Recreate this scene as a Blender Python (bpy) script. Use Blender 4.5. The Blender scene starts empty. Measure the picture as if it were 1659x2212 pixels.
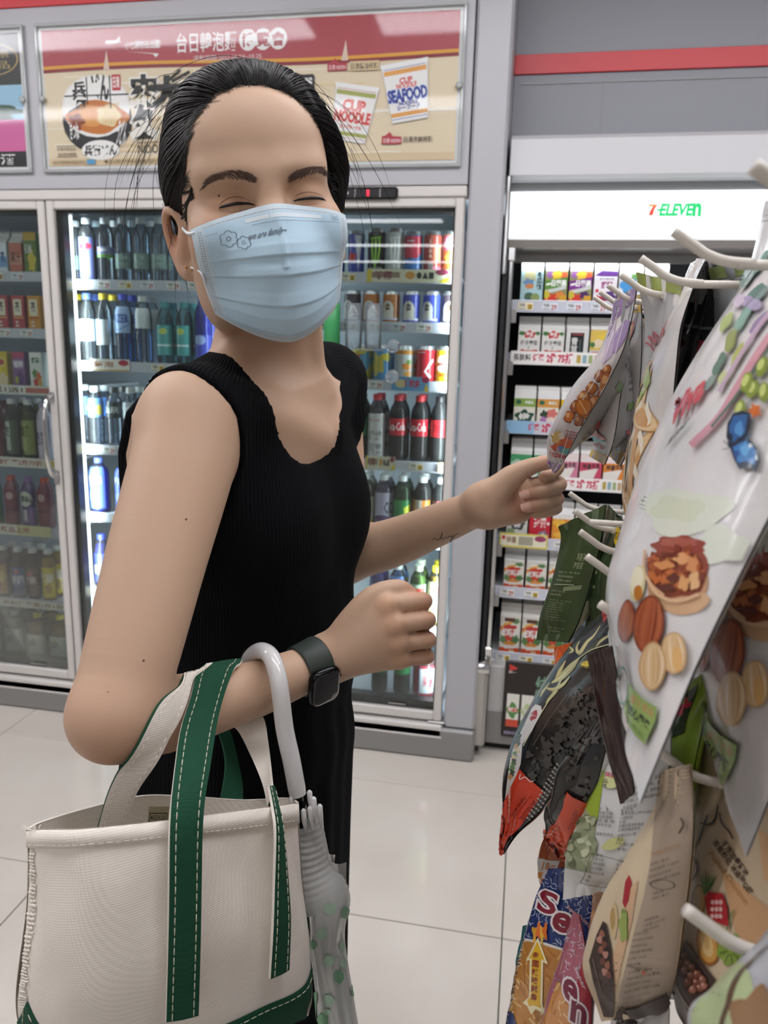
import bpy, bmesh, math, random
import numpy as np
from mathutils import Vector, Matrix
rnd = random.Random(7)
SC = bpy.context.scene
COL = SC.collection
# ------------------------------------------------------------------ camera
W_, H_, F_ = 1659, 2212, 1640.0
YAW, PIT, ROL, HC = math.radians(10.32), math.radians(12.4), math.radians(-1.54), 1.40
_f = np.array([-math.sin(YAW)*math.cos(PIT), math.cos(YAW)*math.cos(PIT), -math.sin(PIT)])
_r = np.array([math.cos(YAW), math.sin(YAW), 0.0])
_d = np.cross(_f, _r)
_c, _s = math.cos(ROL), math.sin(ROL)
CR, CD, CF = _c*_r + _s*_d, -_s*_r + _c*_d, _f
CAM = np.array([0.0, 0.0, HC])
cam = bpy.data.objects.new('camera', bpy.data.cameras.new('camera'))
COL.objects.link(cam)
cam.matrix_world = Matrix(((CR[0], -CD[0], -CF[0], 0), (CR[1], -CD[1], -CF[1], 0), (CR[2], -CD[2], -CF[2], HC), (0, 0, 0, 1)))
cam.data.sensor_fit = 'VERTICAL'; cam.data.sensor_height = 36.0; cam.data.sensor_width = 27.0
cam.data.lens = F_/H_*36.0
cam.data.clip_start = 0.02; cam.data.clip_end = 60
cam.data.dof.use_dof = True; cam.data.dof.focus_distance = 0.66; cam.data.dof.aperture_fstop = 11.0
SC.camera = cam
SC.view_settings.view_transform = 'Standard'; SC.view_settings.look = 'None'
SC.view_settings.exposure = 0.0; SC.view_settings.gamma = 1.0
SC.view_settings.use_curve_mapping = False
SC.cycles.use_denoising = True
SC.cycles.max_bounces = 10; SC.cycles.diffuse_bounces = 4; SC.cycles.glossy_bounces = 4
SC.cycles.transmission_bounces = 8; SC.cycles.transparent_max_bounces = 32
SC.cycles.caustics_reflective = False; SC.cycles.caustics_refractive = False
SC.cycles.sample_clamp_indirect = 4.0
wd = bpy.data.worlds.new('world'); SC.world = wd; wd.use_nodes = True
wd.node_tree.nodes['Background'].inputs[0].default_value = (0.8, 0.82, 0.85, 1)
wd.node_tree.nodes['Background'].inputs[1].default_value = 0.25

def ray(px, py):
    return CR*((px-W_/2)/F_) + CD*((py-H_/2)/F_) + CF
def at(px, py, dep):            # a point seen at that place, so deep along the view axis
    return CAM + ray(px, py)*dep
def aty(px, py, y):
    r = ray(px, py); return CAM + r*(y/r[1])
def atx(px, py, x):
    r = ray(px, py); return CAM + r*(x/r[0])

# ------------------------------------------------------------------ colour and materials
def lin(h):
    if not isinstance(h, str): return tuple(h)[:3]
    h = h.lstrip('#')
    o = []
    for i in (0, 2, 4):
        c = int(h[i:i+2], 16)/255
        o.append(c/12.92 if c <= 0.04045 else ((c+0.055)/1.055)**2.4)
    return tuple(o)
MATS = {}
def mat(name, col='#cccccc', rough=0.5, metal=0.0, spec=0.5, emit=0.0, trans=0.0, sss=0.0, coat=0.0, sheen=0.0, bump=None):
    if name in MATS: return MATS[name]
    m = bpy.data.materials.new(name); m.use_nodes = True
    nt = m.node_tree; b = nt.nodes['Principled BSDF']
    c = (*lin(col), 1)
    b.inputs['Base Color'].default_value = c
    b.inputs['Roughness'].default_value = rough; b.inputs['Metallic'].default_value = metal
    b.inputs['Specular IOR Level'].default_value = spec
    b.inputs['Transmission Weight'].default_value = trans
    b.inputs['Coat Weight'].default_value = coat
    b.inputs['Sheen Weight'].default_value = sheen
    if sss:
        b.inputs['Subsurface Weight'].default_value = sss
        b.inputs['Subsurface Radius'].default_value = (0.012, 0.005, 0.003)
        b.inputs['Subsurface Scale'].default_value = 0.6
    if emit:
        b.inputs['Emission Color'].default_value = c; b.inputs['Emission Strength'].default_value = emit
    if bump:                     # (scale, strength, distance)
        t = nt.nodes.new('ShaderNodeTexNoise'); t.inputs['Scale'].default_value = bump[0]; t.inputs['Detail'].default_value = 4
        g = nt.nodes.new('ShaderNodeTexCoord'); nt.links.new(g.outputs['Object'], t.inputs['Vector'])
        bn = nt.nodes.new('ShaderNodeBump'); bn.inputs['Strength'].default_value = bump[1]; bn.inputs['Distance'].default_value = bump[2]
        nt.links.new(t.outputs['Fac'], bn.inputs['Height']); nt.links.new(bn.outputs['Normal'], b.inputs['Normal'])
    MATS[name] = m
    return m
def vcol_mat(name, rough=0.5, spec=0.5, coat=0.0, wrinkle=0.0, wscale=40):
    if name in MATS: return MATS[name]
    m = mat(name, '#ffffff', rough, spec=spec, coat=coat)
    nt = m.node_tree; b = nt.nodes['Principled BSDF']
    a = nt.nodes.new('ShaderNodeAttribute'); a.attribute_name = 'Col'
    nt.links.new(a.outputs['Color'], b.inputs['Base Color'])
    if wrinkle:
        t = nt.nodes.new('ShaderNodeTexNoise'); t.inputs['Scale'].default_value = wscale; t.inputs['Detail'].default_value = 2
        t.inputs['Distortion'].default_value = 0.6
        g = nt.nodes.new('ShaderNodeTexCoord'); nt.links.new(g.outputs['Object'], t.inputs['Vector'])
        bn = nt.nodes.new('ShaderNodeBump'); bn.inputs['Strength'].default_value = wrinkle; bn.inputs['Distance'].default_value = 0.004
        nt.links.new(t.outputs['Fac'], bn.inputs['Height']); nt.links.new(bn.outputs['Normal'], b.inputs['Normal'])
    return m
def clear_mat(name, col, gloss=1.0, rough=0.03, diffuse=0.0, ior=1.45, dcol=None, fmul=1.0):
    """thin clear film, glass or plastic wall: straight-through tint plus a fresnel gloss"""
    if name in MATS: return MATS[name]
    m = bpy.data.materials.new(name); m.use_nodes = True
    nt = m.node_tree; nt.nodes.clear()
    out = nt.nodes.new('ShaderNodeOutputMaterial')
    tr = nt.nodes.new('ShaderNodeBsdfTransparent'); tr.inputs[0].default_value = (*lin(col), 1)
    gl = nt.nodes.new('ShaderNodeBsdfGlossy'); gl.inputs['Roughness'].default_value = rough
    gl.inputs['Color'].default_value = (gloss, gloss, gloss, 1)
    fr = nt.nodes.new('ShaderNodeFresnel'); fr.inputs['IOR'].default_value = ior
    mx = nt.nodes.new('ShaderNodeMixShader')
    src = tr.outputs[0]
    if diffuse:
        df = nt.nodes.new('ShaderNodeBsdfDiffuse'); df.inputs[0].default_value = (*lin(dcol or col), 1)
        m2 = nt.nodes.new('ShaderNodeMixShader'); m2.inputs[0].default_value = diffuse
        nt.links.new(src, m2.inputs[1]); nt.links.new(df.outputs[0], m2.inputs[2]); src = m2.outputs[0]
    f = fr.outputs[0]
    if fmul != 1.0:
        mm = nt.nodes.new('ShaderNodeMath'); mm.operation = 'MULTIPLY'; mm.inputs[1].default_value = fmul; mm.use_clamp = True
        nt.links.new(f, mm.inputs[0]); f = mm.outputs[0]
    nt.links.new(f, mx.inputs[0]); nt.links.new(src, mx.inputs[1]); nt.links.new(gl.outputs[0], mx.inputs[2])
    nt.links.new(mx.outputs[0], out.inputs[0])
    MATS[name] = m
    return m

# ------------------------------------------------------------------ mesh building
class MB:
    def __init__(s): s.v, s.f, s.c, s.n = [], [], [], 0
    def add(s, v, f, col=None):
        v = np.asarray(v, float).reshape(-1, 3); n = s.n
        s.v.append(v); s.n += len(v)
        s.f.extend([tuple(int(i)+n for i in q) for q in f])
        c = np.asarray(col if np.ndim(col) == 2 else lin(col) if col is not None else (0.8, 0.8, 0.8), float)
        s.c.append(np.broadcast_to(c, (len(v), 3)) if c.ndim == 1 else c)
        return s
    def box(s, x0, x1, y0, y1, z0, z1, b=0.0, col=None, M=None):
        if b <= 0:
            v = [(x, y, z) for x in (x0, x1) for y in (y0, y1) for z in (z0, z1)]
            f = [(0, 1, 3, 2), (4, 6, 7, 5), (0, 4, 5, 1), (2, 3, 7, 6), (0, 2, 6, 4), (1, 5, 7, 3)]
        else:
            v = []; idx = {}
            X, Y, Z = (x0, x1), (y0, y1), (z0, z1)
            for i in (0, 1):
                for j in (0, 1):
                    for k in (0, 1):
                        sx, sy, sz = (1-2*i)*b, (1-2*j)*b, (1-2*k)*b
                        for a in range(3):
                            p = [X[i]+sx, Y[j]+sy, Z[k]+sz]; p[a] = (X[i], Y[j], Z[k])[a]
                            idx[i, j, k, a] = len(v); v.append(p)
            f = []
            for a in range(3):
                o = [q for q in range(3) if q != a]
                for e in (0, 1):
                    def K(p, q):
                        t = [0, 0, 0]; t[a] = e; t[o[0]] = p; t[o[1]] = q; return (*t, a)
                    f.append([idx[K(0, 0)], idx[K(1, 0)], idx[K(1, 1)], idx[K(0, 1)]])
                for p in (0, 1):
                    for q in (0, 1):
                        def L(e, ax):
                            t = [0, 0, 0]; t[a] = e; t[o[0]] = p; t[o[1]] = q; return (*t, ax)
                        f.append([idx[L(0, o[0])], idx[L(1, o[0])], idx[L(1, o[1])], idx[L(0, o[1])]])
            for i in (0, 1):
                for j in (0, 1):
                    for k in (0, 1): f.append([idx[i, j, k, 0], idx[i, j, k, 1], idx[i, j, k, 2]])
            cen = np.array([(x0+x1)/2, (y0+y1)/2, (z0+z1)/2]); va = np.array(v)
            for q in f:
                p = va[list(q)]; nn = np.cross(p[1]-p[0], p[2]-p[0])
                if np.dot(nn, p.mean(0)-cen) < 0: q.reverse()
        v = np.array(v, float)
        if M is not None: v = v @ np.array(M)[:3, :3].T + np.array(M)[:3, 3]
        return s.add(v, f, col)
    def lathe(s, prof, n=20, c=(0, 0, 0), col=None, cols=None, sq=0.0):
        a = np.arange(n)*2*math.pi/n
        ca, sa = np.cos(a), np.sin(a)
        k = 1.0
        if sq: k = (np.abs(ca)**(2/(1-sq)) + np.abs(sa)**(2/(1-sq)))**(-(1-sq)/2)
        v = [np.stack([c[0]+r*ca*k, c[1]+r*sa*k, np.full(n, c[2]+z)], 1) for r, z in prof]
        f = [(i*n+j, i*n+(j+1) % n, (i+1)*n+(j+1) % n, (i+1)*n+j) for i in range(len(prof)-1) for j in range(n)]
        f.append(tuple(range(n-1, -1, -1))); f.append(tuple((len(prof)-1)*n+j for j in range(n)))
        if cols is not None: col = np.repeat(np.array([lin(q) for q in cols]), n, 0)
        return s.add(np.concatenate(v), f, col)
    def tube(s, path, r, n=8, col=None, caps=True, up=None):
        P = np.asarray(path, float); m = len(P)
        r = np.broadcast_to(np.asarray(r, float), (m,))
        T = np.gradient(P, axis=0); T /= np.linalg.norm(T, axis=1)[:, None]+1e-12
        u = np.cross(T[0], (0, 0, 1) if abs(T[0][2]) < 0.9 else (1, 0, 0)); u /= np.linalg.norm(u)
        v = []; a = np.arange(n)*2*math.pi/n
        for i in range(m):
            u = u - T[i]*np.dot(u, T[i]); u /= np.linalg.norm(u)+1e-12
            w = np.cross(T[i], u)
            v.append(P[i] + r[i]*(np.cos(a)[:, None]*u + np.sin(a)[:, None]*w))
        f = [(i*n+j, i*n+(j+1) % n, (i+1)*n+(j+1) % n, (i+1)*n+j) for i in range(m-1) for j in range(n)]
        if caps: f.append(tuple(range(n-1, -1, -1))); f.append(tuple((m-1)*n+j for j in range(n)))
        return s.add(np.concatenate(v), f, col)
    def grid(s, P, col=None, wrap=False, flip=False):
        P = np.asarray(P, float); m, n = P.shape[:2]
        f = []
        for i in range(m-1):
            for j in range(n if wrap else n-1):
                q = (i*n+j, i*n+(j+1) % n, (i+1)*n+(j+1) % n, (i+1)*n+j)
                f.append(q[::-1] if flip else q)
        if col is not None and not isinstance(col, str) and np.ndim(col) == 3: col = np.asarray(col).reshape(-1, 3)
        return s.add(P.reshape(-1, 3), f, col)
    def prism(s, pts, y0, y1, col=None):       # outline in x,z extruded along y
        n = len(pts)
        v = [(x, y0, z) for x, z in pts]+[(x, y1, z) for x, z in pts]
        f = [tuple(range(n)), tuple(range(2*n-1, n-1, -1))]+[(i, i+n, (i+1) % n+n, (i+1) % n) for i in range(n)]
        return s.add(v, f, col)
def mesh_from(name, mb, smooth=False, m=None, fix=False):
    me = bpy.data.meshes.new(name)
    v = np.concatenate(mb.v) if mb.v else np.zeros((0, 3))
    me.from_pydata(v.tolist(), [], mb.f)
    c = np.concatenate(mb.c) if mb.c else np.zeros((0, 3))
    at_ = me.color_attributes.new('Col', 'FLOAT_COLOR', 'POINT')
    at_.data.foreach_set('color', np.concatenate([c, np.ones((len(c), 1))], 1).astype(np.float32).ravel())
    if fix:
        bm = bmesh.new(); bm.from_mesh(me); bmesh.ops.recalc_face_normals(bm, faces=bm.faces); bm.to_mesh(me); bm.free()
    if smooth:
        me.polygons.foreach_set('use_smooth', np.ones(len(me.polygons), bool))
    if m is not None: me.materials.append(m)
    return me
def obj(name, mb, m=None, parent=None, smooth=False, fix=False, sharp=None):
    me = mb if isinstance(mb, bpy.types.Mesh) else mesh_from(name, mb, smooth, m, fix)
    if sharp and not isinstance(mb, bpy.types.Mesh): me.set_sharp_from_angle(angle=math.radians(sharp))
    o = bpy.data.objects.new(name, me); COL.objects.link(o)
    if parent is not None: o.parent = parent
    return o
def tag(o, label=None, cat=None, group=None, kind=None):
    if label: o['label'] = label
    if cat: o['category'] = cat
    if group: o['group'] = group
    if kind: o['kind'] = kind
    return o
def thing(name, label, cat, loc=(0, 0, 0), group=None, rz=0.0):
    o = bpy.data.objects.new(name, None); COL.objects.link(o); o.empty_display_size = 0.05
    o.location = loc; o.rotation_euler = (0, 0, rz)
    return tag(o, label, cat, group)
KIDS = {}
def dup(root, loc, label, group=None, rz=0.0):
    r = root.copy(); COL.objects.link(r); r.location = loc; r.rotation_euler = (0, 0, rz); r['label'] = label
    if group: r['group'] = group
    for ch in list(root.children):
        c = ch.copy(); COL.objects.link(c); c.parent = r
        for g in list(ch.children):
            d = g.copy(); COL.objects.link(d); d.parent = c
    return r
def struct(name, mb, m, parent=None, smooth=False):
    o = obj(name, mb, m, parent, smooth)
    if parent is None: o['kind'] = 'structure'
    return o
def spline(pts, n):
    """Catmull-Rom through the points, n samples"""
    P = np.asarray(pts, float); m = len(P)
    Q = np.vstack([2*P[0]-P[1], P, 2*P[-1]-P[-2]])
    t = np.linspace(0, m-1-1e-9, n); i = t.astype(int); u = (t-i)[:, None]
    a, b, c, d = Q[i], Q[i+1], Q[i+2], Q[i+3]
    return 0.5*(2*b+(c-a)*u+(2*a-5*b+4*c-d)*u*u+(3*b-a-3*c+d)*u**3)

# ------------------------------------------------------------------ flat print: shapes and lettering laid on a surface
_TX = {}
def text_geo(s, bold=0.0, res=2):
    k = (s, bold, res)
    if k not in _TX:
        cu = bpy.data.curves.new('t', 'FONT'); cu.body = s; cu.size = 1; cu.resolution_u = res; cu.offset = bold; cu.fill_mode = 'BOTH'
        o = bpy.data.objects.new('t', cu); me = o.to_mesh(); me.calc_loop_triangles()
        v = np.array([p.co[:2] for p in me.vertices]).reshape(-1, 2)
        t = np.array([p.vertices[:] for p in me.loop_triangles], int).reshape(-1, 3)
        o.to_mesh_clear(); bpy.data.objects.remove(o); bpy.data.curves.remove(cu)
        _TX[k] = (v, t)
    v, t = _TX[k]
    return v.copy(), t
def subdiv2(v, t, me):
    """split triangles until no edge is longer than me"""
    for _ in range(9):
        e = np.sort(np.concatenate([t[:, [0, 1]], t[:, [1, 2]], t[:, [2, 0]]]), 1)
        L = np.linalg.norm(v[e[:, 0]]-v[e[:, 1]], axis=1)
        lg = L > me
        if not lg.any(): break
        ue, inv = np.unique(e, axis=0, return_inverse=True); inv = inv.reshape(-1)
        ul = np.zeros(len(ue), bool); ul[inv[lg]] = True
        mid = np.full(len(ue), -1); mid[ul] = len(v)+np.arange(ul.sum())
        v = np.vstack([v, (v[ue[ul, 0]]+v[ue[ul, 1]])/2])
        n = len(t); m0, m1, m2 = mid[inv[:n]], mid[inv[n:2*n]], mid[inv[2*n:]]
        out = []
        for q, a, b, c in zip(t.tolist(), m0.tolist(), m1.tolist(), m2.tolist()):
            A, B, C = q
            k = (a >= 0)+(b >= 0)+(c >= 0)
            if k == 0: out.append(q)
            elif k == 3: out += [[A, a, c], [a, B, b], [c, b, C], [a, b, c]]
            elif k == 1:
                if a >= 0: out += [[A, a, C], [a, B, C]]
                elif b >= 0: out += [[B, b, A], [b, C, A]]
                else: out += [[C, c, B], [c, A, B]]
            else:
                if a < 0: A, B, C, a, b, c = C, A, B, c, a, b
                elif c < 0: A, B, C, a, b, c = B, C, A, b, c, a
                # now a and c split edges AB and CA (b unsplit) or a,c present
                if b < 0: out += [[A, a, c], [a, B, C], [a, C, c]]
                else: out += [[A, a, c], [a, B, C], [a, C, c]]
        t = np.array(out, int)
    return v, t
class Art:
    """asp = height / width of the printed area, so ellipses and letters keep their shape"""
    def __init__(s): s.p = []; s.L = 0; s.hold = False
    def raw(s, v, t, col):
        s.L += 0 if s.hold else 1; s.p.append((np.asarray(v, float), np.asarray(t, int), lin(col), s.L)); return s
    def rect(s, x0, y0, x1, y1, col): return s.raw([(x0, y0), (x1, y0), (x1, y1), (x0, y1)], [(0, 1, 2), (0, 2, 3)], col)
    def poly(s, pts, col):
        from mathutils.geometry import tessellate_polygon
        return s.raw(pts, tessellate_polygon([[Vector((x, y, 0)) for x, y in pts]]), col)
    def ell(s, cx, cy, rx, ry, col, n=20, rot=0.0, a0=0.0, a1=2*math.pi):
        a = np.linspace(a0, a1, n+1); c, q = math.cos(rot), math.sin(rot)
        x, y = rx*np.cos(a), ry*np.sin(a)
        v = np.vstack([[cx, cy], np.stack([cx+x*c-y*q, cy+x*q+y*c], 1)])
        return s.raw(v, [(0, i+1, i+2) for i in range(n)], col)
    def blob(s, cx, cy, rx, ry, col, k=5, amp=0.18, n=28, rot=0.0, ph=0.0):
        a = np.linspace(0, 2*math.pi, n, endpoint=False); r = 1+amp*np.cos(k*a+ph)+amp*0.4*np.cos((k+2)*a+1.7*ph+1)
        x, y = rx*r*np.cos(a), ry*r*np.sin(a); c, q = math.cos(rot), math.sin(rot)
        v = np.vstack([[cx, cy], np.stack([cx+x*c-y*q, cy+x*q+y*c], 1)])
        return s.raw(v, [(0, i+1, (i+1) % n+1) for i in range(n)], col)
    def line(s, pts, w, col, asp=1.0):
        P = np.asarray(pts, float); T = np.gradient(P*[1, asp], axis=0); T /= np.linalg.norm(T, axis=1)[:, None]+1e-12
        N = np.stack([-T[:, 1], T[:, 0]/1.0], 1)*[1, 1/asp]
        wv = np.broadcast_to(np.asarray(w, float), (len(P),))[:, None]
        v = np.vstack([P+N*wv/2, P-N*wv/2]); n = len(P)
        return s.raw(v, [q for i in range(n-1) for q in ((i, i+n, i+1), (i+1, i+n, i+1+n))], col)
    def ring(s, cx, cy, rx, ry, w, col, n=28):
        a = np.linspace(0, 2*math.pi, n, endpoint=False); k = 1-w
        v = np.vstack([np.stack([cx+rx*np.cos(a), cy+ry*np.sin(a)], 1), np.stack([cx+rx*k*np.cos(a), cy+ry*k*np.sin(a)], 1)])
        return s.raw(v, [q for i in range(n) for q in ((i, (i+1) % n, i+n), ((i+1) % n, (i+1) % n+n, i+n))], col)
    def text(s, st, x0, y0, x1, y1, col, bold=0.0, res=2, shear=0.0, rot=0.0, asp=1.0, mirror=False, stroke=None, sw=0.04):
        """lettering stretched into the box; rot turns it about the box centre (asp = real height/width of the area)"""
        if stroke is not None:
            s.text(st, x0, y0, x1, y1, stroke, bold+sw, res, shear, rot, asp, mirror)
            s._ref = None
        v, t = text_geo(st, bold, res)
        if len(v) == 0: return s
        r, _ = text_geo(st, 0.0, res)
        lo, hi = r.min(0), r.max(0)
        v = (v-lo)/np.maximum(hi-lo, 1e-6)
        v[:, 0] += shear*(v[:, 1]-0.5)
        if mirror: v[:, 0] = 1-v[:, 0]
        v = v*[x1-x0, y1-y0]+[x0, y0]
        if rot:
            c, q = math.cos(rot), math.sin(rot); m = np.array([(x0+x1)/2, (y0+y1)/2])
            d = (v-m)*[1, asp]; v = np.stack([d[:, 0]*c-d[:, 1]*q, d[:, 0]*q+d[:, 1]*c], 1)/[1, asp]+m
        return s.raw(v, t, col)
    def spec(s, L, x0=0.0, y0=0.0, x1=1.0, y1=1.0):
        X = lambda x: x0+(x1-x0)*x
        Y = lambda y: y0+(y1-y0)*y
        for e in L:
            k = e[0]
            if k == 'r': s.rect(X(e[1]), Y(e[2]), X(e[3]), Y(e[4]), e[5])
            elif k == 'e': s.ell(X(e[1]), Y(e[2]), (x1-x0)*e[3], (y1-y0)*e[4], e[5])
            elif k == 'b': s.blob(X(e[1]), Y(e[2]), (x1-x0)*e[3], (y1-y0)*e[4], e[5], ph=e[1]*9)
            elif k == 'p': s.poly([(X(a), Y(b)) for a, b in e[1]], e[2])
            elif k == 't': s.text(e[1], X(e[2]), Y(e[3]), X(e[4]), Y(e[5]), e[6], e[7] if len(e) > 7 else 0.01, 1)
            elif k == 'l': s.line([(X(a), Y(b)) for a, b in e[1]], (x1-x0)*e[2], e[3])
        return s.clip(x0, y0, x1, y1)
    def clip(s, x0=0.0, y0=0.0, x1=1.0, y1=1.0):
        s.p = [(np.clip(v, (x0, y0), (x1, y1)) if len(t) < 60 else v, t, c, L) for v, t, c, L in s.p]; return s
    def textq(s, st, o, ux, uy, col, bold=0.0, res=2, stroke=None, sw=0.04):
        """lettering laid along ux with its height along uy, from the lower left corner o"""
        for b, c in (((bold+sw, stroke),) if stroke else ())+((bold, col),):
            v, t = text_geo(st, b, res); r, _ = text_geo(st, 0.0, res)
            lo, hi = r.min(0), r.max(0); v = (v-lo)/np.maximum(hi-lo, 1e-6)
            s.raw(np.asarray(o, float)+v[:, :1]*np.asarray(ux, float)+v[:, 1:]*np.asarray(uy, float), t, c)
        return s
    def build(s, name, fn, m, parent=None, me=None, dl=0.00012, smooth=True, lift=0.0, cap=0.0008):
        """fn maps an array of (u, v) to positions and normals"""
        mb = MB(); dl = min(dl, cap/(s.L+1))
        Q = []
        for v, t, c, L in s.p:
            if len(t) == 0: continue
            if me: v, t = subdiv2(v, t, me)
            Q.append((v, t, c, L))
        P, N = fn(np.concatenate([q[0] for q in Q])); k = 0
        for v, t, c, L in Q:
            n = len(v); mb.add(P[k:k+n]+N[k:k+n]*(dl*(L+1)+lift), t, c); k += n
        return obj(name, mb, m, parent, smooth)
def plane_fn(o, ux, uy, nrm):
    o, ux, uy, nrm = (np.asarray(q, float) for q in (o, ux, uy, nrm))
    return lambda v: (o+v[:, :1]*ux+v[:, 1:]*uy, np.broadcast_to(nrm, (len(v), 3)))
def cyl_fn(r, z0, h, w=1.0):
    """u 0..1 runs round the front from -w*90 to +w*90 degrees (front is -y); v runs up; r may be a function of z"""
    def fn(v):
        a = (v[:, 0]-0.5)*math.pi*w; z = z0+v[:, 1]*h
        rr = r(z) if callable(r) else r
        n = np.stack([np.sin(a), -np.cos(a), np.zeros(len(v))], 1)
        return n*(np.ones(len(v))*rr)[:, None]+np.stack([z*0, z*0, z], 1), n
    return fn
PRINT = vcol_mat('print_matte', 0.45, 0.4)
GLOSS = vcol_mat('print_gloss', 0.2, 0.5)
ORD = ['zeroth', 'first', 'second', 'third', 'fourth', 'fifth', 'sixth', 'seventh', 'eighth', 'ninth']
# ================================================================== the setting
YW = 2.404                                    # front plane of the cooler wall
M_WHITE = mat('white_laminate', '#b0b0b4', 0.35, bump=(60, 0.05, 0.001))
M_CEIL = mat('ceiling_white', '#d6d6d4', 0.7)
M_GREYM = mat('grey_metal', '#8b8a89', 0.35, metal=0.2)
M_ALU = mat('painted_frame', '#cfcbc6', 0.3)
M_CHROME = mat('chrome', '#dcdcdc', 0.12, metal=1.0)
M_STEEL = mat('brushed_steel', '#b9b7b4', 0.3, metal=0.8)
M_DARK = mat('dark_interior', '#1b1c1f', 0.5)
M_BLACK = mat('black_gasket', '#0b0c0f', 0.35)
M_RED = mat('red_band', '#c8202c', 0.35)
# floor: one object per tile, grout seen in the joints
def tile_mat():
    if 'polished_tile' in MATS: return MATS['polished_tile']
    m = mat('polished_tile', '#cdc5b9', 0.1, spec=0.5)
    nt = m.node_tree; b = nt.nodes['Principled BSDF']
    g = nt.nodes.new('ShaderNodeTexCoord'); n = nt.nodes.new('ShaderNodeTexNoise'); n.inputs['Scale'].default_value = 2.5; n.inputs['Detail'].default_value = 6
    oi = nt.nodes.new('ShaderNodeObjectInfo')
    va = nt.nodes.new('ShaderNodeVectorMath'); va.operation = 'ADD'
    nt.links.new(g.outputs['Object'], va.inputs[0]); nt.links.new(oi.outputs['Location'], va.inputs[1]); nt.links.new(va.outputs[0], n.inputs['Vector'])
    r = nt.nodes.new('ShaderNodeValToRGB'); r.color_ramp.elements[0].color = (*lin('#d0c8bc'), 1); r.color_ramp.elements[1].color = (*lin('#dbd4ca'), 1)
    r.color_ramp.elements[0].position = 0.3; r.color_ramp.elements[1].position = 0.7
    nt.links.new(n.outputs['Fac'], r.inputs[0]); nt.links.new(r.outputs[0], b.inputs['Base Color'])
    return m
fl = struct('floor', MB().box(-4.0, 3.0, -2.6, 3.6, -0.06, -0.003), mat('grout', '#4c4a47', 0.8))
tm = mesh_from('tile', MB().box(-0.2985, 0.2985, -0.2985, 0.2985, -0.02, 0, 0.0012), False, tile_mat())
for i in range(-7, 6):
    for j in range(-8, 3):
        x, y = 0.026+0.6*i-0.3, 2.212-0.3+0.6*j
        if -4 < x < 2.9 and -2.6 < y < 3.4:
            t = obj('tile', tm, None, fl); t.location = (x, y, 0)
struct('ceiling', MB().box(-4.0, 3.0, -9.0, 3.6, 2.75, 2.8), M_CEIL)
struct('wall_left', MB().box(-4.08, -4.0, -9.0, 3.6, 0, 2.8), M_WHITE)
struct('wall_right', MB().box(3.0, 3.08, -9.0, 3.6, 0, 2.8), M_WHITE)
struct('wall_front', MB().box(-4.08, 3.08, -9.08, -9.0, 0, 2.8), M_WHITE)
struct('wall_back', MB().box(-4.08, 3.08, 3.5, 3.58, 0, 2.8), M_WHITE)
# header panel over the coolers, and the post at their right
hd = struct('wall_header', MB().box(-4.0, -0.213, YW, YW+0.9, 1.87, 2.75, 0.002), M_WHITE)
struct('trim_1', MB().box(-4.0, -0.105, YW-0.006, YW, 2.402, 2.52, 0.001), M_RED)
po = struct('wall_pillar', MB().box(-0.209, -0.104, YW, YW+0.98, 0.115, 2.75, 0.008), M_WHITE)
struct('baseboard_1', MB().box(-4.0, -0.1, YW-0.012, YW+0.12, 0.0, 0.115, 0.008), M_GREYM)
# recess over the open chiller with its red band
struct('wall_recess', MB().box(-0.104, 2.6, 2.62, 2.75, 1.80, 2.75, 0.002), mat('recess_grey', '#8e8f95', 0.45))
struct('trim_2', MB().box(-0.103, 2.6, 2.612, 2.62, 2.228, 2.283, 0.001), M_RED)
mb = MB()
mb.box(0.17, 0.173, 2.6165, 2.62, 1.95, 2.226); mb.box(-0.08, 2.6, 2.6165, 2.62, 2.2, 2.203)
struct('trim_3', mb, M_GREYM)
# ceiling lamps: long diffuser panels, the light of the shop
def lamp(x0, x1, y, lab, w=0.09):
    e = 18.0 if y > 1 else 15.0 if y > 0 else 5.0 if y > -2 else 9.0
    t = thing('ceiling_light', lab, 'light', ((x0+x1)/2, y, 2.75), 'ceiling strip lights')
    L = (x1-x0)/2
    obj('housing', MB().box(-L-0.03, L+0.03, -w-0.02, w+0.02, -0.05, -0.0005, 0.004), M_CEIL, t)
    obj('diffuser', MB().box(-L, L, -w, w, -0.062, -0.05, 0.003), mat('lamp_diffuser_%d' % e, '#f8f7fc', 0.5, emit=e), t)
lamp(-3.4, -1.0, 1.35, 'long white ceiling strip light nearest the drink coolers, left run')
lamp(-0.7, 1.9, 1.35, 'long white ceiling strip light nearest the drink coolers, right run')
lamp(-3.4, -1.0, 0.3, 'long white ceiling strip light over the aisle, left run')
lamp(-0.7, 1.9, 0.3, 'long white ceiling strip light over the aisle, right run')
lamp(-3.4, -1.0, -1.5, 'long white ceiling strip light behind the viewer, left run')
lamp(-0.7, 1.9, -1.5, 'long white ceiling strip light behind the viewer, right run')

for y in (-3.6, -5.6, -7.6): lamp(-3.4, -1.0, y, 'long white ceiling strip light deep in the shop behind the viewer, left, %s row' % ORD[int(-y/2)]); lamp(-0.7, 1.9, y, 'long white ceiling strip light deep in the shop behind the viewer, right, %s row' % ORD[int(-y/2)])
struct('floor_rear', MB().box(-4.0, 3.0, -9.0, -2.62, -0.06, 0.0), tile_mat())
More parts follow.
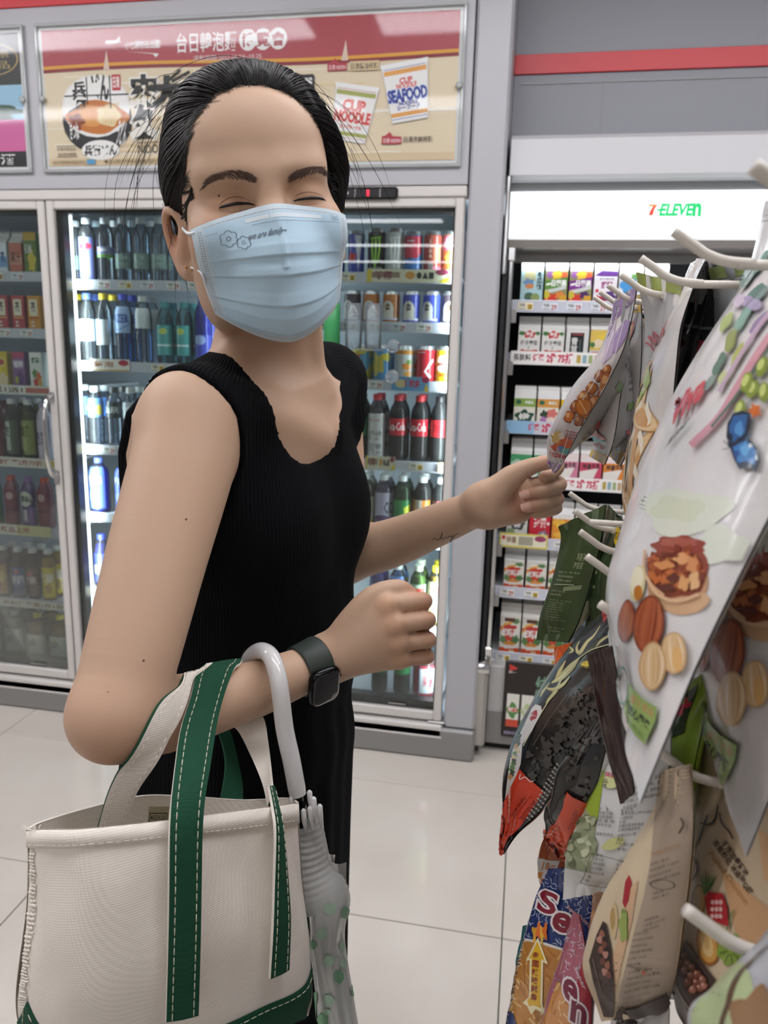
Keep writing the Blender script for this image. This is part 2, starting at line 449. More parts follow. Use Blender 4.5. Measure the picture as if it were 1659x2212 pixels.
# ================================================================== posters on the header
M_ACR = clear_mat('acrylic', '#fdfefe', 0.9, 0.05, ior=1.45, fmul=0.3)
M_ACRE = clear_mat('acrylic_edge', '#e2e6e6', 1.0, 0.1, diffuse=0.5, dcol='#dfe2e2')
def frame_poster(name, label, x0, x1, z0, z1, art):
    t = thing(name, label, 'poster', ((x0+x1)/2, YW, (z0+z1)/2))
    a, b = (x1-x0)/2, (z1-z0)/2
    obj('backing_board', MB().box(-a, a, -0.003, -0.0005, -b, b), mat('backing', '#dedcda', 0.5), t)
    art.clip().build('printed_sheet', plane_fn((-a+0.014, -0.0035, -b+0.012), (2*a-0.028, 0, 0), (0, 0, 2*b-0.024), (0, -1, 0)), PRINT, t, dl=0.00004, cap=0.005)
    obj('clear_cover', MB().box(-a-0.004, a+0.004, -0.011, -0.009, -b-0.004, b+0.004), M_ACR, t)
    e = MB()
    for q in ((-a-0.006, a+0.006, b-0.002, b+0.008), (-a-0.006, a+0.006, -b-0.008, -b+0.002), (-a-0.006, -a+0.004, -b, b), (a-0.004, a+0.006, -b, b)):
        e.box(q[0], q[1], -0.0125, -0.0005, q[2], q[3], 0.002)
    obj('cover_edge', e, M_ACRE, t)
    for sx in (-1, 1):
        obj('stud', MB().tube([(sx*(a-0.008), -0.011, 0), (sx*(a-0.008), -0.018, 0)], [0.011, 0.009], 14), M_ACRE, t, True)
    return t
A = Art()
A.rect(0, 0, 1, 1, '#e6d3b4')
for k in range(26):                                  # streaky straw-coloured ground
    y = rnd.uniform(0.05, 0.68); x = rnd.uniform(-0.1, 0.9); w = rnd.uniform(0.1, 0.35); h = rnd.uniform(0.006, 0.03)
    A.rect(max(0, x), y, min(1, x+w), y+h, rnd.choice(['#dcc39b', '#efe2cb', '#e2c99f', '#f0e6d6']))
A.rect(0, 0, 1, 0.055, '#dcc49f')
n = 40; xs = np.linspace(0, 1, n)
wav = 0.705+0.012*np.sin(xs*7)
def band(lo, hi, c):
    v = np.vstack([np.stack([xs, lo], 1), np.stack([xs, hi], 1)])
    A.raw(v, [q for i in range(n-1) for q in ((i, i+1, i+n), (i+1, i+1+n, i+n))], c)
band(wav-0.012, wav+0.02, '#8c2f36'); band(wav+0.018, wav*0+1, '#b04a52'); band(wav+0.0, wav+0.03, '#8c2f36'); band(wav+0.012, wav+0.036, '#e0a03a')
for x in (0.165, 0.745): A.poly([(x-0.008, 0.70), (x+0.008, 0.70), (x+0.002, 0.84)], '#e0c8b4')
# headline
A.text('台日韓泡麵', 0.345, 0.80, 0.49, 0.935, '#f4f0ee', 0.012, asp=0.31)
for k, ch in enumerate('博覽會'):
    A.ell(0.518+0.036*k, 0.868, 0.021, 0.075, '#f4f0ee'); A.text(ch, 0.503+0.036*k, 0.82, 0.533+0.036*k, 0.915, '#b04a52', 0.025)
A.text('活動期間:2022.08.24~10.25', 0.385, 0.735, 0.55, 0.775, '#ecd9d6', 0.0)
A.poly([(0.165, 0.885), (0.19, 0.885), (0.212, 0.90), (0.2, 0.90), (0.205, 0.935), (0.19, 0.905), (0.168, 0.91)], '#f4f0ee')
A.text('小七帶你去出國!', 0.215, 0.84, 0.305, 0.90, '#f4f0ee', 0.015)
A.poly([(0.22, 0.825), (0.30, 0.80), (0.292, 0.775), (0.285, 0.80)], '#f4f0ee')
# noodle bowl
A.ell(0.135, 0.33, 0.092, 0.24, '#231f22', rot=0.0); A.poly([(0.05, 0.40), (0.22, 0.40), (0.185, 0.10), (0.155, 0.055), (0.11, 0.075)], '#2b2729')
A.ell(0.133, 0.44, 0.089, 0.23, '#f0ece8'); A.ell(0.133, 0.44, 0.083, 0.21, '#f7f3ee')
for c in ((0.06, 0.36, 0.2, 0.52), ): A.blob(0.135, 0.36, 0.078, 0.12, '#c9772f', 4, 0.08)
A.blob(0.12, 0.37, 0.045, 0.075, '#df9a4c', 4, 0.1); A.blob(0.165, 0.37, 0.03, 0.08, '#ecd5a4', 5, 0.1); A.blob(0.08, 0.33, 0.02, 0.06, '#8d4325', 5, 0.2)
for k in range(5): A.line([(0.15+0.007*k, 0.30), (0.16+0.008*k, 0.46)], 0.0025, '#d9b67a', 0.31)
A.text('どん', 0.125, 0.49, 0.168, 0.665, '#1c1a1c', 0.05);
A.text('兵', 0.075, 0.525, 0.108, 0.62, '#1c1a1c', 0.04); A.text('衛', 0.075, 0.425, 0.108, 0.52, '#1c1a1c', 0.04)
for q in ([(0.112, 0.655), (0.112, 0.45)], [(0.172, 0.66), (0.172, 0.42)], [(0.052, 0.52), (0.22, 0.52)], [(0.06, 0.40), (0.105, 0.47)]): A.line(q, 0.003, '#1c1a1c', 0.31)
A.rect(0.178, 0.55, 0.2, 0.665, '#c03a3e'); A.text('日清', 0.181, 0.57, 0.197, 0.65, '#f7f3ee', 0.02)
A.ell(0.14, 0.115, 0.05, 0.075, '#f4f0ec'); A.text('兵衛どん', 0.098, 0.075, 0.182, 0.15, '#1c1a1c', 0.04)
A.text('うどん', 0.186, 0.15, 0.21, 0.33, '#f4f0ec', 0.03, rot=-0.2, asp=0.31); A.text('きつね', 0.062, 0.2, 0.085, 0.32, '#f4f0ec', 0.03)
A.text('日清兵衛豆皮', 0.025, 0.115, 0.075, 0.14, '#5d4630'); A.text('油豆腐烏龍麵', 0.025, 0.075, 0.075, 0.10, '#5d4630')
for y in (0.15, 0.068): A.line([(0.022, y), (0.078, y)], 0.0012, '#5d4630', 0.31)
# brush calligraphy
A.text('來', 0.228, 0.425, 0.29, 0.645, '#f2ebe0', 0.12); A.text('來', 0.228, 0.425, 0.29, 0.645, '#24211f', 0.06)
A.text('夂', 0.228, 0.21, 0.285, 0.43, '#f2ebe0', 0.12); A.text('夂', 0.228, 0.21, 0.285, 0.43, '#24211f', 0.06)
A.text('大', 0.285, 0.43, 0.35, 0.63, '#24211f', 0.07)
A.line([(0.33, 0.6), (0.375, 0.665)], 0.006, '#24211f', 0.31); A.line([(0.318, 0.6), (0.352, 0.68)], 0.006, '#24211f', 0.31)
A.text('NOODLE', 0.238, 0.085, 0.33, 0.15, '#3a322b', 0.0); A.line([(0.236, 0.165), (0.33, 0.165)], 0.0015, '#3a322b', 0.31)
A.poly([(0.612, 0.48), (0.616, 0.465), (0.672, 0.47), (0.676, 0.485), (0.676, 0.60), (0.672, 0.615), (0.616, 0.61), (0.612, 0.595)], '#2b2a2b')
A.text('任選', 0.618, 0.485, 0.67, 0.59, '#f1efec', 0.04)
# two paper cups
def cup(cx, cy, w, h, tilt, main, trim_, words, wc, sub):
    c, q = math.cos(tilt), math.sin(tilt)
    def T(x, y): x *= w; y *= h*1.0; X, Y = x, y*0.31; return (cx+X*c-Y*q, cy+(X*q+Y*c)/0.31)
    P = lambda L: [T(*p) for p in L]
    A.poly(P([(-0.52, 0.5), (0.52, 0.5), (0.40, -0.5), (-0.40, -0.5)]), '#d8d4d0'); A.poly(P([(-0.5, 0.49), (0.5, 0.49), (0.385, -0.48), (-0.385, -0.48)]), main)
    A.poly(P([(-0.53, 0.52), (0.53, 0.52), (0.52, 0.46), (-0.52, 0.46)]), '#f3f0ee')
    for y0, y1 in ((0.32, 0.40), (-0.40, -0.33)): A.poly(P([(-0.47+0.02*(y0 < 0)*3, y1), (0.47-0.02*(y0 < 0)*3, y1), (0.465-0.02*(y0 < 0)*3, y0), (-0.465+0.02*(y0 < 0)*3, y0)]), trim_)
    for y in (0.43, -0.43): A.poly(P([(-0.46+0.07*(y < 0), y), (0.46-0.07*(y < 0), y), (0.46-0.07*(y < 0), y-0.012), (-0.46+0.07*(y < 0), y-0.012)]), wc)
    for wd_, x0, y0, x1, y1, col_, st in words:
        X0, Y0 = cx+w*x0, cy+h*y0; X1, Y1 = cx+w*x1, cy+h*y1
        a, b = (X0+X1)/2, (Y0+Y1)/2; m = T((x0+x1)/2, (y0+y1)/2); dx, dy = m[0]-a, m[1]-b
        A.text(wd_, X0+dx, Y0+dy, X1+dx, Y1+dy, col_, 0.05, rot=tilt, asp=0.31, stroke=st, sw=0.05)
cup(0.766, 0.33, 0.098, 0.39, -0.16, '#f1edea', '#a9ac5e', [('CUP', -0.26, 0.05, 0.26, 0.24, '#d8504c', '#f8e6e0'), ('NOODLE', -0.42, -0.15, 0.42, 0.04, '#d8504c', '#f8e6e0'), ('カップヌードル', -0.25, -0.27, 0.25, -0.2, '#d8504c', None)], '#c98f8c', None)
cup(0.889, 0.47, 0.102, 0.40, 0.14, '#f1edea', '#e3a254', [('CUP', -0.14, 0.16, 0.14, 0.25, '#d8605c', None), ('NOODLE', -0.22, 0.07, 0.22, 0.155, '#d8605c', None), ('SEAFOOD', -0.43, -0.14, 0.43, 0.06, '#35449a', '#dfe6f4'), ('NOODLE', -0.2, -0.21, 0.2, -0.15, '#35449a', None), ('シーフード', -0.25, -0.29, 0.25, -0.22, '#35449a', None)], '#6a78b4', None)
for x, y in ((0.706, 0.69-0.06), (0.834, 0.115)):
    A.poly([(x, y), (x+0.045, y), (x+0.045, y+0.05), (x+0.025, y+0.055), (x+0.018, y+0.085), (x+0.008, y+0.06), (x, y+0.055)], '#b8404a')
    A.text('日清 NISSIN', x+0.004, y+0.008, x+0.042, y+0.04, '#f3dede', 0.01)
A.rect(0.757, 0.625, 0.825, 0.69, '#d9c19a'); A.text('日清醬油杯麵', 0.76, 0.635, 0.822, 0.675, '#4a3c2c', 0.01)
A.text('日清海鮮杯麵', 0.885, 0.125, 0.95, 0.165, '#4a3c2c', 0.01)
A.text('※商品以門市實際販售為準 數量有限 售完為止', 0.01, 0.012, 0.10, 0.04, '#7a6044'); A.rect(0.103, 0.01, 0.125, 0.045, '#58a0cf')
A.text('●本活動不得與其他優惠併用●詳細活動辦法依店內公告為準●本公司保留修改活動內容之權利', 0.15, 0.012, 0.62, 0.042, '#7a6044')
frame_poster('noodle_poster', 'long framed instant noodle fair poster with red banner and two paper cups', -1.585, -0.241, 1.926, 2.345, A)
A = Art()
A.rect(0, 0, 1, 1, '#3a3937'); A.rect(0, 0.32, 1, 0.62, '#9cc4dc'); A.blob(0.75, 0.42, 0.3, 0.06, '#2e4a3c', 6); A.rect(0, 0.12, 1, 0.36, '#d46aa0'); A.rect(0, 0, 1, 0.12, '#2b2a2b')
A.ring(0.905, 0.81, 0.09, 0.12, 0.06, '#b59a66'); A.text('國際', 0.845, 0.82, 0.965, 0.88, '#b59a66', 0.0); A.text('精品', 0.845, 0.74, 0.965, 0.80, '#b59a66', 0.0)
A.rect(0.80, 0.27, 0.91, 0.55, '#dfd9cc'); A.blob(0.85, 0.42, 0.045, 0.07, '#d5703a', 5); A.text('清酒', 0.86, 0.02, 0.96, 0.10, '#f1efec', 0.02)
for k in range(5): A.text('酒', 0.05+0.14*k, 0.68, 0.15+0.14*k, 0.86, '#b59a66', 0.0)
frame_poster('wine_poster', 'dark framed drinks poster with gold ring, cut off at the left edge', -2.72, -1.638, 1.926, 2.345, A)
# ================================================================== walk-in cooler cabinet with three glass doors
XL, XD = -2.31, (-2.292, -1.602, -0.909, -0.216)      # door edges
YS = 2.50                                             # front edge of the shelves
M_CINT = mat('cooler_inside', '#b4bcc2', 0.5)
M_SHELF = mat('shelf_white', '#d8dce0', 0.4)
M_RAIL = mat('price_rail', '#cfd2dc', 0.25)
M_TAG = vcol_mat('tag_print', 0.4)
M_LED = mat('led_strip', '#eef6ff', 0.4, emit=5.0)
ck = thing('drink_cooler', 'wide white walk-in drink cooler with three glass doors under the posters', 'cooler', (0, 0, 0))
mb = MB(); mb.box(XL, -0.213, YW+0.0, YW+0.09, 1.842, 1.868, 0.004).box(XL, -0.213, YW-0.004, YW+0.012, 1.836, 1.866, 0.004)
obj('top_rail', mb, M_ALU, ck)
obj('controller_display', MB().box(-0.60, -0.42, YW-0.014, YW-0.004, 1.829, 1.864, 0.006), M_BLACK, ck)
A = Art(); A.text('0', 0.46, 0.2, 0.53, 0.8, '#ff3040', 0.05)
obj('display_digit', MB().box(-0.515, -0.507, YW-0.0155, YW-0.014, 1.838, 1.855, 0.001), mat('red_digit', '#ff2840', 0.5, emit=2.0), ck)
for q in ((-0.475, -0.472, 1.834, 1.859), (-0.552, -0.549, 1.834, 1.859), (-0.585, -0.57, 1.843, 1.851)): obj('display_button', MB().box(q[0], q[1], YW-0.0155, YW-0.014, q[2], q[3], 0.0007), M_STEEL, ck)
obj('bottom_rail', MB().box(XL, -0.213, YW-0.012, YW+0.07, 0.075, 0.126, 0.006).box(XL, -0.213, YW-0.014, YW, 0.078, 0.086, 0.002), M_ALU, ck)
for q in ((XL, -0.205, 3.20, 3.22, 0.07, 1.86), (XL-0.02, XL, YW+0.06, 3.2, 0.07, 1.86), (-0.213, -0.209, YW+0.06, 3.2, 0.07, 1.86), (XL, -0.205, YW+0.06, 3.2, 1.855, 1.869)): obj('inner_wall', MB().box(*q), M_CINT, ck)
obj('cabinet_floor', MB().box(XL, -0.213, YW+0.05, 3.2, 0.09, 0.13), M_CINT, ck)
for x in (XD[1], XD[2]): obj('mullion', MB().box(x-0.018, x+0.018, YW+0.062, YW+0.09, 0.132, 1.798, 0.003), M_BLACK, ck)
tagmesh = []
for k in range(4):
    A = Art(); c = ['#f2f2ee', '#f2f2ee', '#f4efd8', '#e8eef4'][k]
    A.rect(0, 0, 1, 1, c)
    if k in (0, 2): A.rect(0.62, 0.1, 0.95, 0.75, '#e3c04a'); A.text('25', 0.68, 0.15, 0.9, 0.65, '#4a3a20', 0.03)
    else: A.text('29', 0.6, 0.1, 0.92, 0.72, '#b4343c', 0.03)
    A.text('飲料', 0.06, 0.4, 0.5, 0.85, '#555555', 0.02); A.rect(0.06, 0.12, 0.5, 0.22, '#8a8a8a')
    o = A.build('price_tag', plane_fn((-0.024, -0.0015, -0.012), (0.048, 0, 0), (0, 0, 0.024), (0, -1, 0)), M_TAG)
    tagmesh.append(o.data); bpy.data.objects.remove(o)
def shelf(parent, x0, x1, z, y0, y1, seed, promos=(), rail_h=0.032, tagp=0.085):
    s = obj('shelf', MB().box(x0, x1, y0+0.006, y1, z-0.014, z-0.002), M_SHELF, parent)
    obj('price_rail', MB().box(x0, x1, y0-0.002, y0+0.006, z-rail_h*0.8, z+rail_h*0.2, 0.0015).box(x0, x1, y0-0.008, y0, z-rail_h*0.8-0.002, z-rail_h*0.8+0.002), M_RAIL, s)
    r = random.Random(seed); x = x0+0.045
    while x < x1-0.03:
        if not any(p[0]-0.02 < x < p[1]+0.02 for p in promos):
            t = obj('price_tag', tagmesh[r.randrange(4)], None, s); t.location = (x, y0-0.003, z-rail_h*0.33)
        x += tagp*r.uniform(0.9, 1.15)
    for p in promos:
        A = Art().spec(p[3])
        w, h = p[1]-p[0], p[2]
        A.build('promo_strip', plane_fn((p[0], y0-0.011, z-rail_h*0.8), (w, 0, 0), (0, 0, h), (0, -1, 0)), PRINT, s)
        obj('strip_backing', MB().box(p[0], p[1], y0-0.0105, y0-0.0085, z-rail_h*0.8, z-rail_h*0.8+h), M_RAIL, s)
    return s
TWO_OFF = [('r', 0, 0, 1, 1, '#f4efe6'), ('r', 0, 0, 1, 0.1, '#e0b84a'), ('r', 0, 0.92, 1, 1, '#e0b84a'), ('t', '水類', 0.05, 0.2, 0.25, 0.85, '#444444', 0.03), ('t', '任選', 0.3, 0.2, 0.52, 0.85, '#c43040', 0.04), ('t', '2件', 0.56, 0.15, 0.8, 0.88, '#c43040', 0.05), ('r', 0.83, 0.2, 0.97, 0.8, '#e7c65a')]
YELLOW = [('r', 0, 0, 1, 1, '#e7e3c8'), ('r', 0, 0, 0.06, 1, '#e5cf50'), ('r', 0.06, 0.35, 0.4, 0.8, '#a08a78'), ('t', '特價', 0.1, 0.25, 0.3, 0.85, '#8c4a50', 0.04), ('e', 0.52, 0.55, 0.06, 0.3, '#d8a050'), ('t', '●▲■', 0.6, 0.3, 0.8, 0.8, '#3c3a34', 0.02), ('e', 0.9, 0.8, 0.08, 0.22, '#98405a'), ('p', [(0.85, 0), (1, 0), (1, 0.6)], '#e8d23c')]
BLUEP = [('r', 0, 0, 1, 1, '#6cabd8'), ('e', 0.25, 0.5, 0.14, 0.3, '#ead6a0'), ('t', '任選2件', 0.35, 0.25, 0.75, 0.8, '#c43a5a', 0.04), ('e', 0.9, 0.85, 0.1, 0.24, '#b02c54'), ('p', [(0.86, 0), (1, 0), (0.93, 0.6)], '#e8c83c')]
# shelves: (height of the shelf top, promo strips)
SH_A = [(1.612, []), (1.418, []), (1.216, [(-1.93, -1.66, 0.032, [('r', 0, 0, 1, 1, '#e9ebe0'), ('t', '買1送1', 0.05, 0.2, 0.5, 0.85, '#7a4a40', 0.02), ('r', 0.55, 0.2, 0.9, 0.8, '#c8766a')])]), (0.948, [(-1.96, -1.68, 0.036, [('r', 0, 0, 1, 1, '#ece8da'), ('t', '茶飲任選2件79折', 0.04, 0.2, 0.8, 0.8, '#b05048', 0.02), ('r', 0.84, 0.2, 0.98, 0.8, '#e5c85a')])]), (0.686, [(-1.94, -1.72, 0.04, [('r', 0, 0, 1, 1, '#f0ecdf'), ('r', 0.35, 0, 1, 1, '#ded8a4'), ('t', '新品上市', 0.05, 0.25, 0.6, 0.8, '#a84a48', 0.02)])]), (0.398, [(-1.96, -1.66, 0.03, [('r', 0, 0, 1, 1, '#e4e2d8'), ('t', '飲料任選第2件6折', 0.04, 0.2, 0.9, 0.8, '#8e6a50', 0.02)])]), (0.142, [])]
SH_B = [(1.588, []), (1.312, [(-1.52, -1.37, 0.04, [('r', 0, 0, 1, 1, '#f2efe4'), ('r', 0, 0, 1, 0.1, '#d8b050'), ('t', '氣泡', 0.1, 0.3, 0.6, 0.8, '#b06a4a', 0.02), ('e', 0.85, 0.7, 0.13, 0.26, '#b83048')])]), (1.014, [(-1.375, -1.20, 0.045, TWO_OFF)]), (0.762, [(-1.36, -1.22, 0.038, [('r', 0, 0, 1, 1, '#f0ece0'), ('r', 0, 0.9, 1, 1, '#c8a048'), ('t', '49元', 0.1, 0.2, 0.9, 0.8, '#77706a', 0.02)])]), (0.472, []), (0.222, [])]
SH_C = [(1.622, [(-0.53, -0.26, 0.04, YELLOW)]), (1.468, []), (1.281, [(-0.44, -0.315, 0.045, BLUEP)]), (1.015, [(-0.52, -0.42, 0.045, YELLOW), (-0.275, -0.235, 0.034, [('r', 0, 0, 1, 1, '#e0c468'), ('r', 0.06, 0.1, 0.94, 0.9, '#f4f2ec'), ('t', '39', 0.2, 0.2, 0.8, 0.8, '#8a6a50', 0.02)])]), (0.752, []), (0.438, []), (0.162, [])]
for L, x0, x1, sd in ((SH_A, XD[0]+0.03, XD[1]-0.075, 1), (SH_B, XD[1]-0.07, XD[2]-0.02, 2), (SH_C, XD[2]+0.02, XD[3]-0.015, 3)):
    for k, (z, pr) in enumerate(L): shelf(ck, x0, x1, z, YS, YS+0.62, sd*20+k, pr)
# upright LED strips behind the mullions
for x in (XD[1]+0.048, XD[3]-0.022, XD[2]-0.03, XD[2]+0.03, XD[1]-0.032):
    s = obj('led_strip', MB().box(x-0.006, x+0.006, YW+0.062, YW+0.072, 0.20, 1.80, 0.003), M_LED if x != XD[1]-0.032 else M_SHELF, ck)
for x in (XD[1]+0.06, XD[2]-0.05, XD[2]+0.05, XD[3]-0.03):       # the light the strips give
    ld = bpy.data.lights.new('cooler_led', 'AREA'); ld.shape = 'RECTANGLE'; ld.size = 0.03; ld.size_y = 1.55; ld.energy = 6.5; ld.color = (0.82, 0.93, 1.0)
    lo = bpy.data.objects.new('cooler_led', ld); COL.objects.link(lo); lo.parent = ck
    lo.location = (x, YW+0.075, 1.0); lo.rotation_euler = (math.radians(90), 0, 0)
# doors
M_PANE = clear_mat('door_glass', '#f2f7f5', 1.0, 0.01, ior=1.5, fmul=0.85)
def door(x0, x1, label, hx, hinge):
    t = thing('cooler_door', label, 'door', (x0, YW, 0.135), 'glass doors of the drink cooler')
    w, h, f = x1-x0, 1.70, 0.027
    a, b = 0.003, w-0.003
    for q in ((a, a+f, 0, 0.045, 0, h), (b-f, b, 0, 0.045, 0, h), (a+f, b-f, 0.001, 0.045, h-f, h), (a+f, b-f, 0.001, 0.045, 0, f+0.006)): obj('frame_rail', MB().box(*q, 0.004), M_ALU, t)
    for q in ((a+f, a+f+0.02, f, h-f), (b-f-0.006, b-f, f, h-f), (a+f, b-f, h-f-0.012, h-f), (a+f, b-f, f+0.006, f+0.035)): obj('gasket', MB().box(q[0], q[1], 0.02, 0.058, q[2], q[3]), M_BLACK, t)
    obj('glass_pane', MB().box(a+f, b-f, 0.016, 0.019, f, h-f), M_PANE, t)
    obj('sill_strip', MB().box(b-f-0.16, b-f-0.1, 0.010, 0.013, f+0.016, f+0.02), M_STEEL, t)
    if hx is not None:
        p = [(hx, -0.004, 0.78), (hx, -0.03, 0.79), (hx+0.0, -0.05, 0.85), (hx, -0.052, 0.92), (hx, -0.05, 0.99), (hx, -0.03, 1.05), (hx, -0.004, 1.06)]
        ha = obj('handle', MB().tube(spline(p, 20), 0.0085, 10), M_CHROME, t, True)
        obj('handle_mount', MB().box(hx-0.011, hx+0.011, -0.006, 0.0, 0.75, 0.80, 0.003).box(hx-0.011, hx+0.011, -0.006, 0.0, 1.04, 1.075, 0.003), M_CHROME, ha)
    if hinge is not None:
        obj('hinge', MB().box(hinge-0.03, hinge+0.03, -0.002, 0.03, -0.0085, -0.0005, 0.002), M_STEEL, t)
        obj('hinge_cap', MB().lathe([(0.009, -0.002), (0.009, 0.0004), (0.006, 0.0008)], 12, (hinge, 0.02, h)), M_ALU, t)
door(XD[0], XD[1], 'left glass cooler door with curved chrome handle, cartons and teas behind it', XD[1]-XD[0]-0.02, None)
door(XD[1], XD[2], 'middle glass cooler door with lit strip and water bottles behind it', XD[2]-XD[1]-0.02, 0.02)
door(XD[2], XD[3], 'right glass cooler door with cans and cola bottles, behind the woman', 0.02, XD[3]-XD[2]-0.02)
# ================================================================== drinks
def blend(m1, col): return m1
def pet(tint): return clear_mat('pet_'+tint.strip('#'), tint, 0.8, 0.06, ior=1.35, diffuse=0.03, dcol='#ffffff')
def cap_mat(c): return mat('cap_'+c.strip('#'), c, 0.35)
def liq(c): return mat('drink_'+c.strip('#'), c, 0.12, coat=0.6)
PROTO = {}
def bottle(kind, body, cap, lab, labz, spec_, r=0.0255, h=0.215, liquid=None, sq=0.0, wob=0.0, glossy=True, word_w=0.8):
    """a bottle standing at the origin, front to -y; returns its root"""
    t = thing(kind, '', 'bottle')
    nk = 0.0125
    zz = h-0.028
    base = [(r*0.55, 0.002), (r*0.86, 0), (r*0.97, 0.006), (r, 0.014)]
    mid = []
    for k in range(1, 13):
        z = 0.014+(h*0.66-0.014)*k/13
        mid.append((r*(1-wob*(k % 2)), z))
    sh = [(r, h*0.66), (r*0.96, h*0.715), (r*0.82, h*0.775), (r*0.58, h*0.83), (nk*1.15, h*0.87), (nk, zz), ]
    prof = base+mid+sh
    m = liq(body) if liquid == 'opaque' else pet(body)
    obj('bottle_body', MB().lathe(prof, 20, sq=sq), m, t, True)
    if liquid not in (None, 'opaque'):
        q = [(max(a*0.93, 0.001), z) for a, z in prof if 0.003 < z < h*0.80]
        obj('drink', MB().lathe(q, 16, sq=sq), liq(liquid), t, True)
    obj('cap', MB().lathe([(nk*1.22, zz-0.004), (nk*1.25, zz-0.002), (nk*1.25, zz+0.014), (nk*1.1, zz+0.0165)], 18), cap_mat(cap), t, True, sharp=40)
    if lab:
        z0, z1 = h*labz[0], h*labz[1]
        def rr(z):
            zs = np.array([p[1] for p in prof]); rs = np.array([p[0] for p in prof]); return np.interp(z, zs, rs)
        if sq:
            def fn(v):
                a = (v[:, 0]-0.5)*math.pi*2; z = z0+v[:, 1]*(z1-z0)
                ca, sa = np.sin(a), -np.cos(a); k = (np.abs(ca)**(2/(1-sq))+np.abs(sa)**(2/(1-sq)))**(-(1-sq)/2)
                n = np.stack([ca, sa, 0*z], 1); return n*((np.interp(z, [p[1] for p in prof], [p[0] for p in prof])*k+0.0006)[:, None])+np.stack([0*z, 0*z, z], 1), n
        else: fn = cyl_fn(lambda z: np.maximum(rr(z)*1.0, r*0.9 if z1 < h*0.7 else 0)+0.0006, z0, z1-z0, 2.0)
        A = Art(); A.rect(0, 0, 1, 1, lab)
        A.spec(spec_, 0.5-0.25*word_w, 0, 0.5+0.25*word_w, 1)
        A.build('label', fn, GLOSS if glossy else PRINT, t, me=0.045, dl=0.00015)
    return t
def can(kind, base, spec_, r=0.0265, h=0.133, top='#c9c9cc'):
    t = thing(kind, '', 'can')
    obj('lid', MB().lathe([(r*0.78, h), (r*0.84, h+0.0015), (r*0.88, h), (r*0.9, h-0.002), (r*0.99, h-0.011), (r*0.9, h-0.012)], 22).lathe([(r*0.8, 0.0), (r*0.86, 0.0), (r*0.98, 0.007), (r*0.9, 0.008)], 22).lathe([(0.006, h-0.002), (0.006, h+0.002)], 8, (0, -r*0.3, 0)), mat('can_metal', top, 0.25, metal=0.9), t, True, sharp=40)
    obj('can_wall', MB().lathe([(r*0.985, 0.006), (r, 0.010), (r, h-0.015), (r*0.985, h-0.0105)], 24, col=base), vcol_mat('can_paint', 0.22, 0.6), t, True)
    A = Art().spec(spec_)
    A.build('can_print', cyl_fn(r+0.0004, 0.009, h-0.023, 0.85), GLOSS, t, me=0.15, dl=0.00012)
    return t
def carton(kind, spec_, w=0.070, d=0.070, h=0.105, gable=True, side='#e6e4de', top='#e3e2de', fin=0.014):
    t = thing(kind, '', 'carton')
    a, b = w/2, d/2
    obj('carton_body', MB().box(-a, a, -b, b, 0, h, 0.0015), mat('board_'+side.strip('#'), side, 0.45), t)
    if gable:
        g = 0.024
        mb = MB().add([(-a, -b, h), (a, -b, h), (a, b, h), (-a, b, h), (-a, -0.002, h+g), (a, -0.002, h+g), (a, 0.002, h+g), (-a, 0.002, h+g)], [(0, 1, 5, 4), (2, 3, 7, 6), (0, 4, 7, 3), (1, 2, 6, 5), (4, 5, 6, 7)])
        mb.box(-a, a, -0.002, 0.002, h+g-0.001, h+g+fin)
        obj('gable_top', mb, mat('board_'+top.strip('#'), top, 0.45), t)
    Art().spec(spec_).build('carton_print', plane_fn((-a+0.0005, -b, 0.0005), (w-0.001, 0, 0), (0, 0, h-0.001), (0, -1, 0)), GLOSS, t)
    return t
def txt(s, col='#ffffff', y0=0.35, y1=0.7, x0=0.1, x1=0.9, b=0.03): return ('t', s, x0, y0, x1, y1, col, b)
K = {}   # kind -> (maker, short description, category)
def defk(key, desc, cat, f): K[key] = (f, desc, cat)
J = carton
def JA(*p, **k): return carton(*p, **{'w': 0.049, 'd': 0.049, **k})
defk('a_milk', 'white and blue milk carton', 'carton', lambda: JA('milk_carton', [('r', 0, 0, 1, 1, '#dfe6ee'), ('r', 0, 0.2, 1, 0.55, '#7aa4d6'), txt('鮮乳', '#2c4c8c')], side='#d9dfe6'))
defk('a_red_pouch', 'salmon red drink carton', 'carton', lambda: JA('juice_carton', [('r', 0, 0, 1, 1, '#c0705c'), ('r', 0, 0.3, 1, 0.6, '#d89a80'), txt('果汁', '#6a2c24')], side='#a8604c'))
defk('a_green', 'yellow-topped green tea carton', 'carton', lambda: JA('tea_carton', [('r', 0, 0, 1, 1, '#5d7a3c'), ('r', 0, 0.8, 1, 1, '#d8b440'), ('b', 0.6, 0.3, 0.3, 0.25, '#d6c23c'), ('r', 0.1, 0.5, 0.6, 0.7, '#e8e8dc'), txt('綠茶', '#2f4a20', 0.5, 0.7, 0.15, 0.55)], side='#5d7a3c', gable=False, h=0.14))
RC = lambda c, e: [('r', 0, 0, 1, 1, c), ('r', 0.12, 0.42, 0.8, 0.9, '#efe4c4'), ('e', 0.46, 0.66, 0.3, 0.22, '#f4ecd6'), ('t', '茶', 0.3, 0.52, 0.62, 0.82, '#4a2a20', 0.04), ('r', 0.25, 0.2, 0.45, 0.26, '#f0dcd0'), ('r', 0.25, 0.1, 0.5, 0.15, '#f0dcd0'), ('r', 0.1, 0.34, 0.9, 0.38, e)]
defk('a_redcart', 'crimson tea carton with cream label', 'carton', lambda: JA('tea_carton', RC('#b83c48', '#e0b050'), h=0.12, side='#a8323e', gable=False))
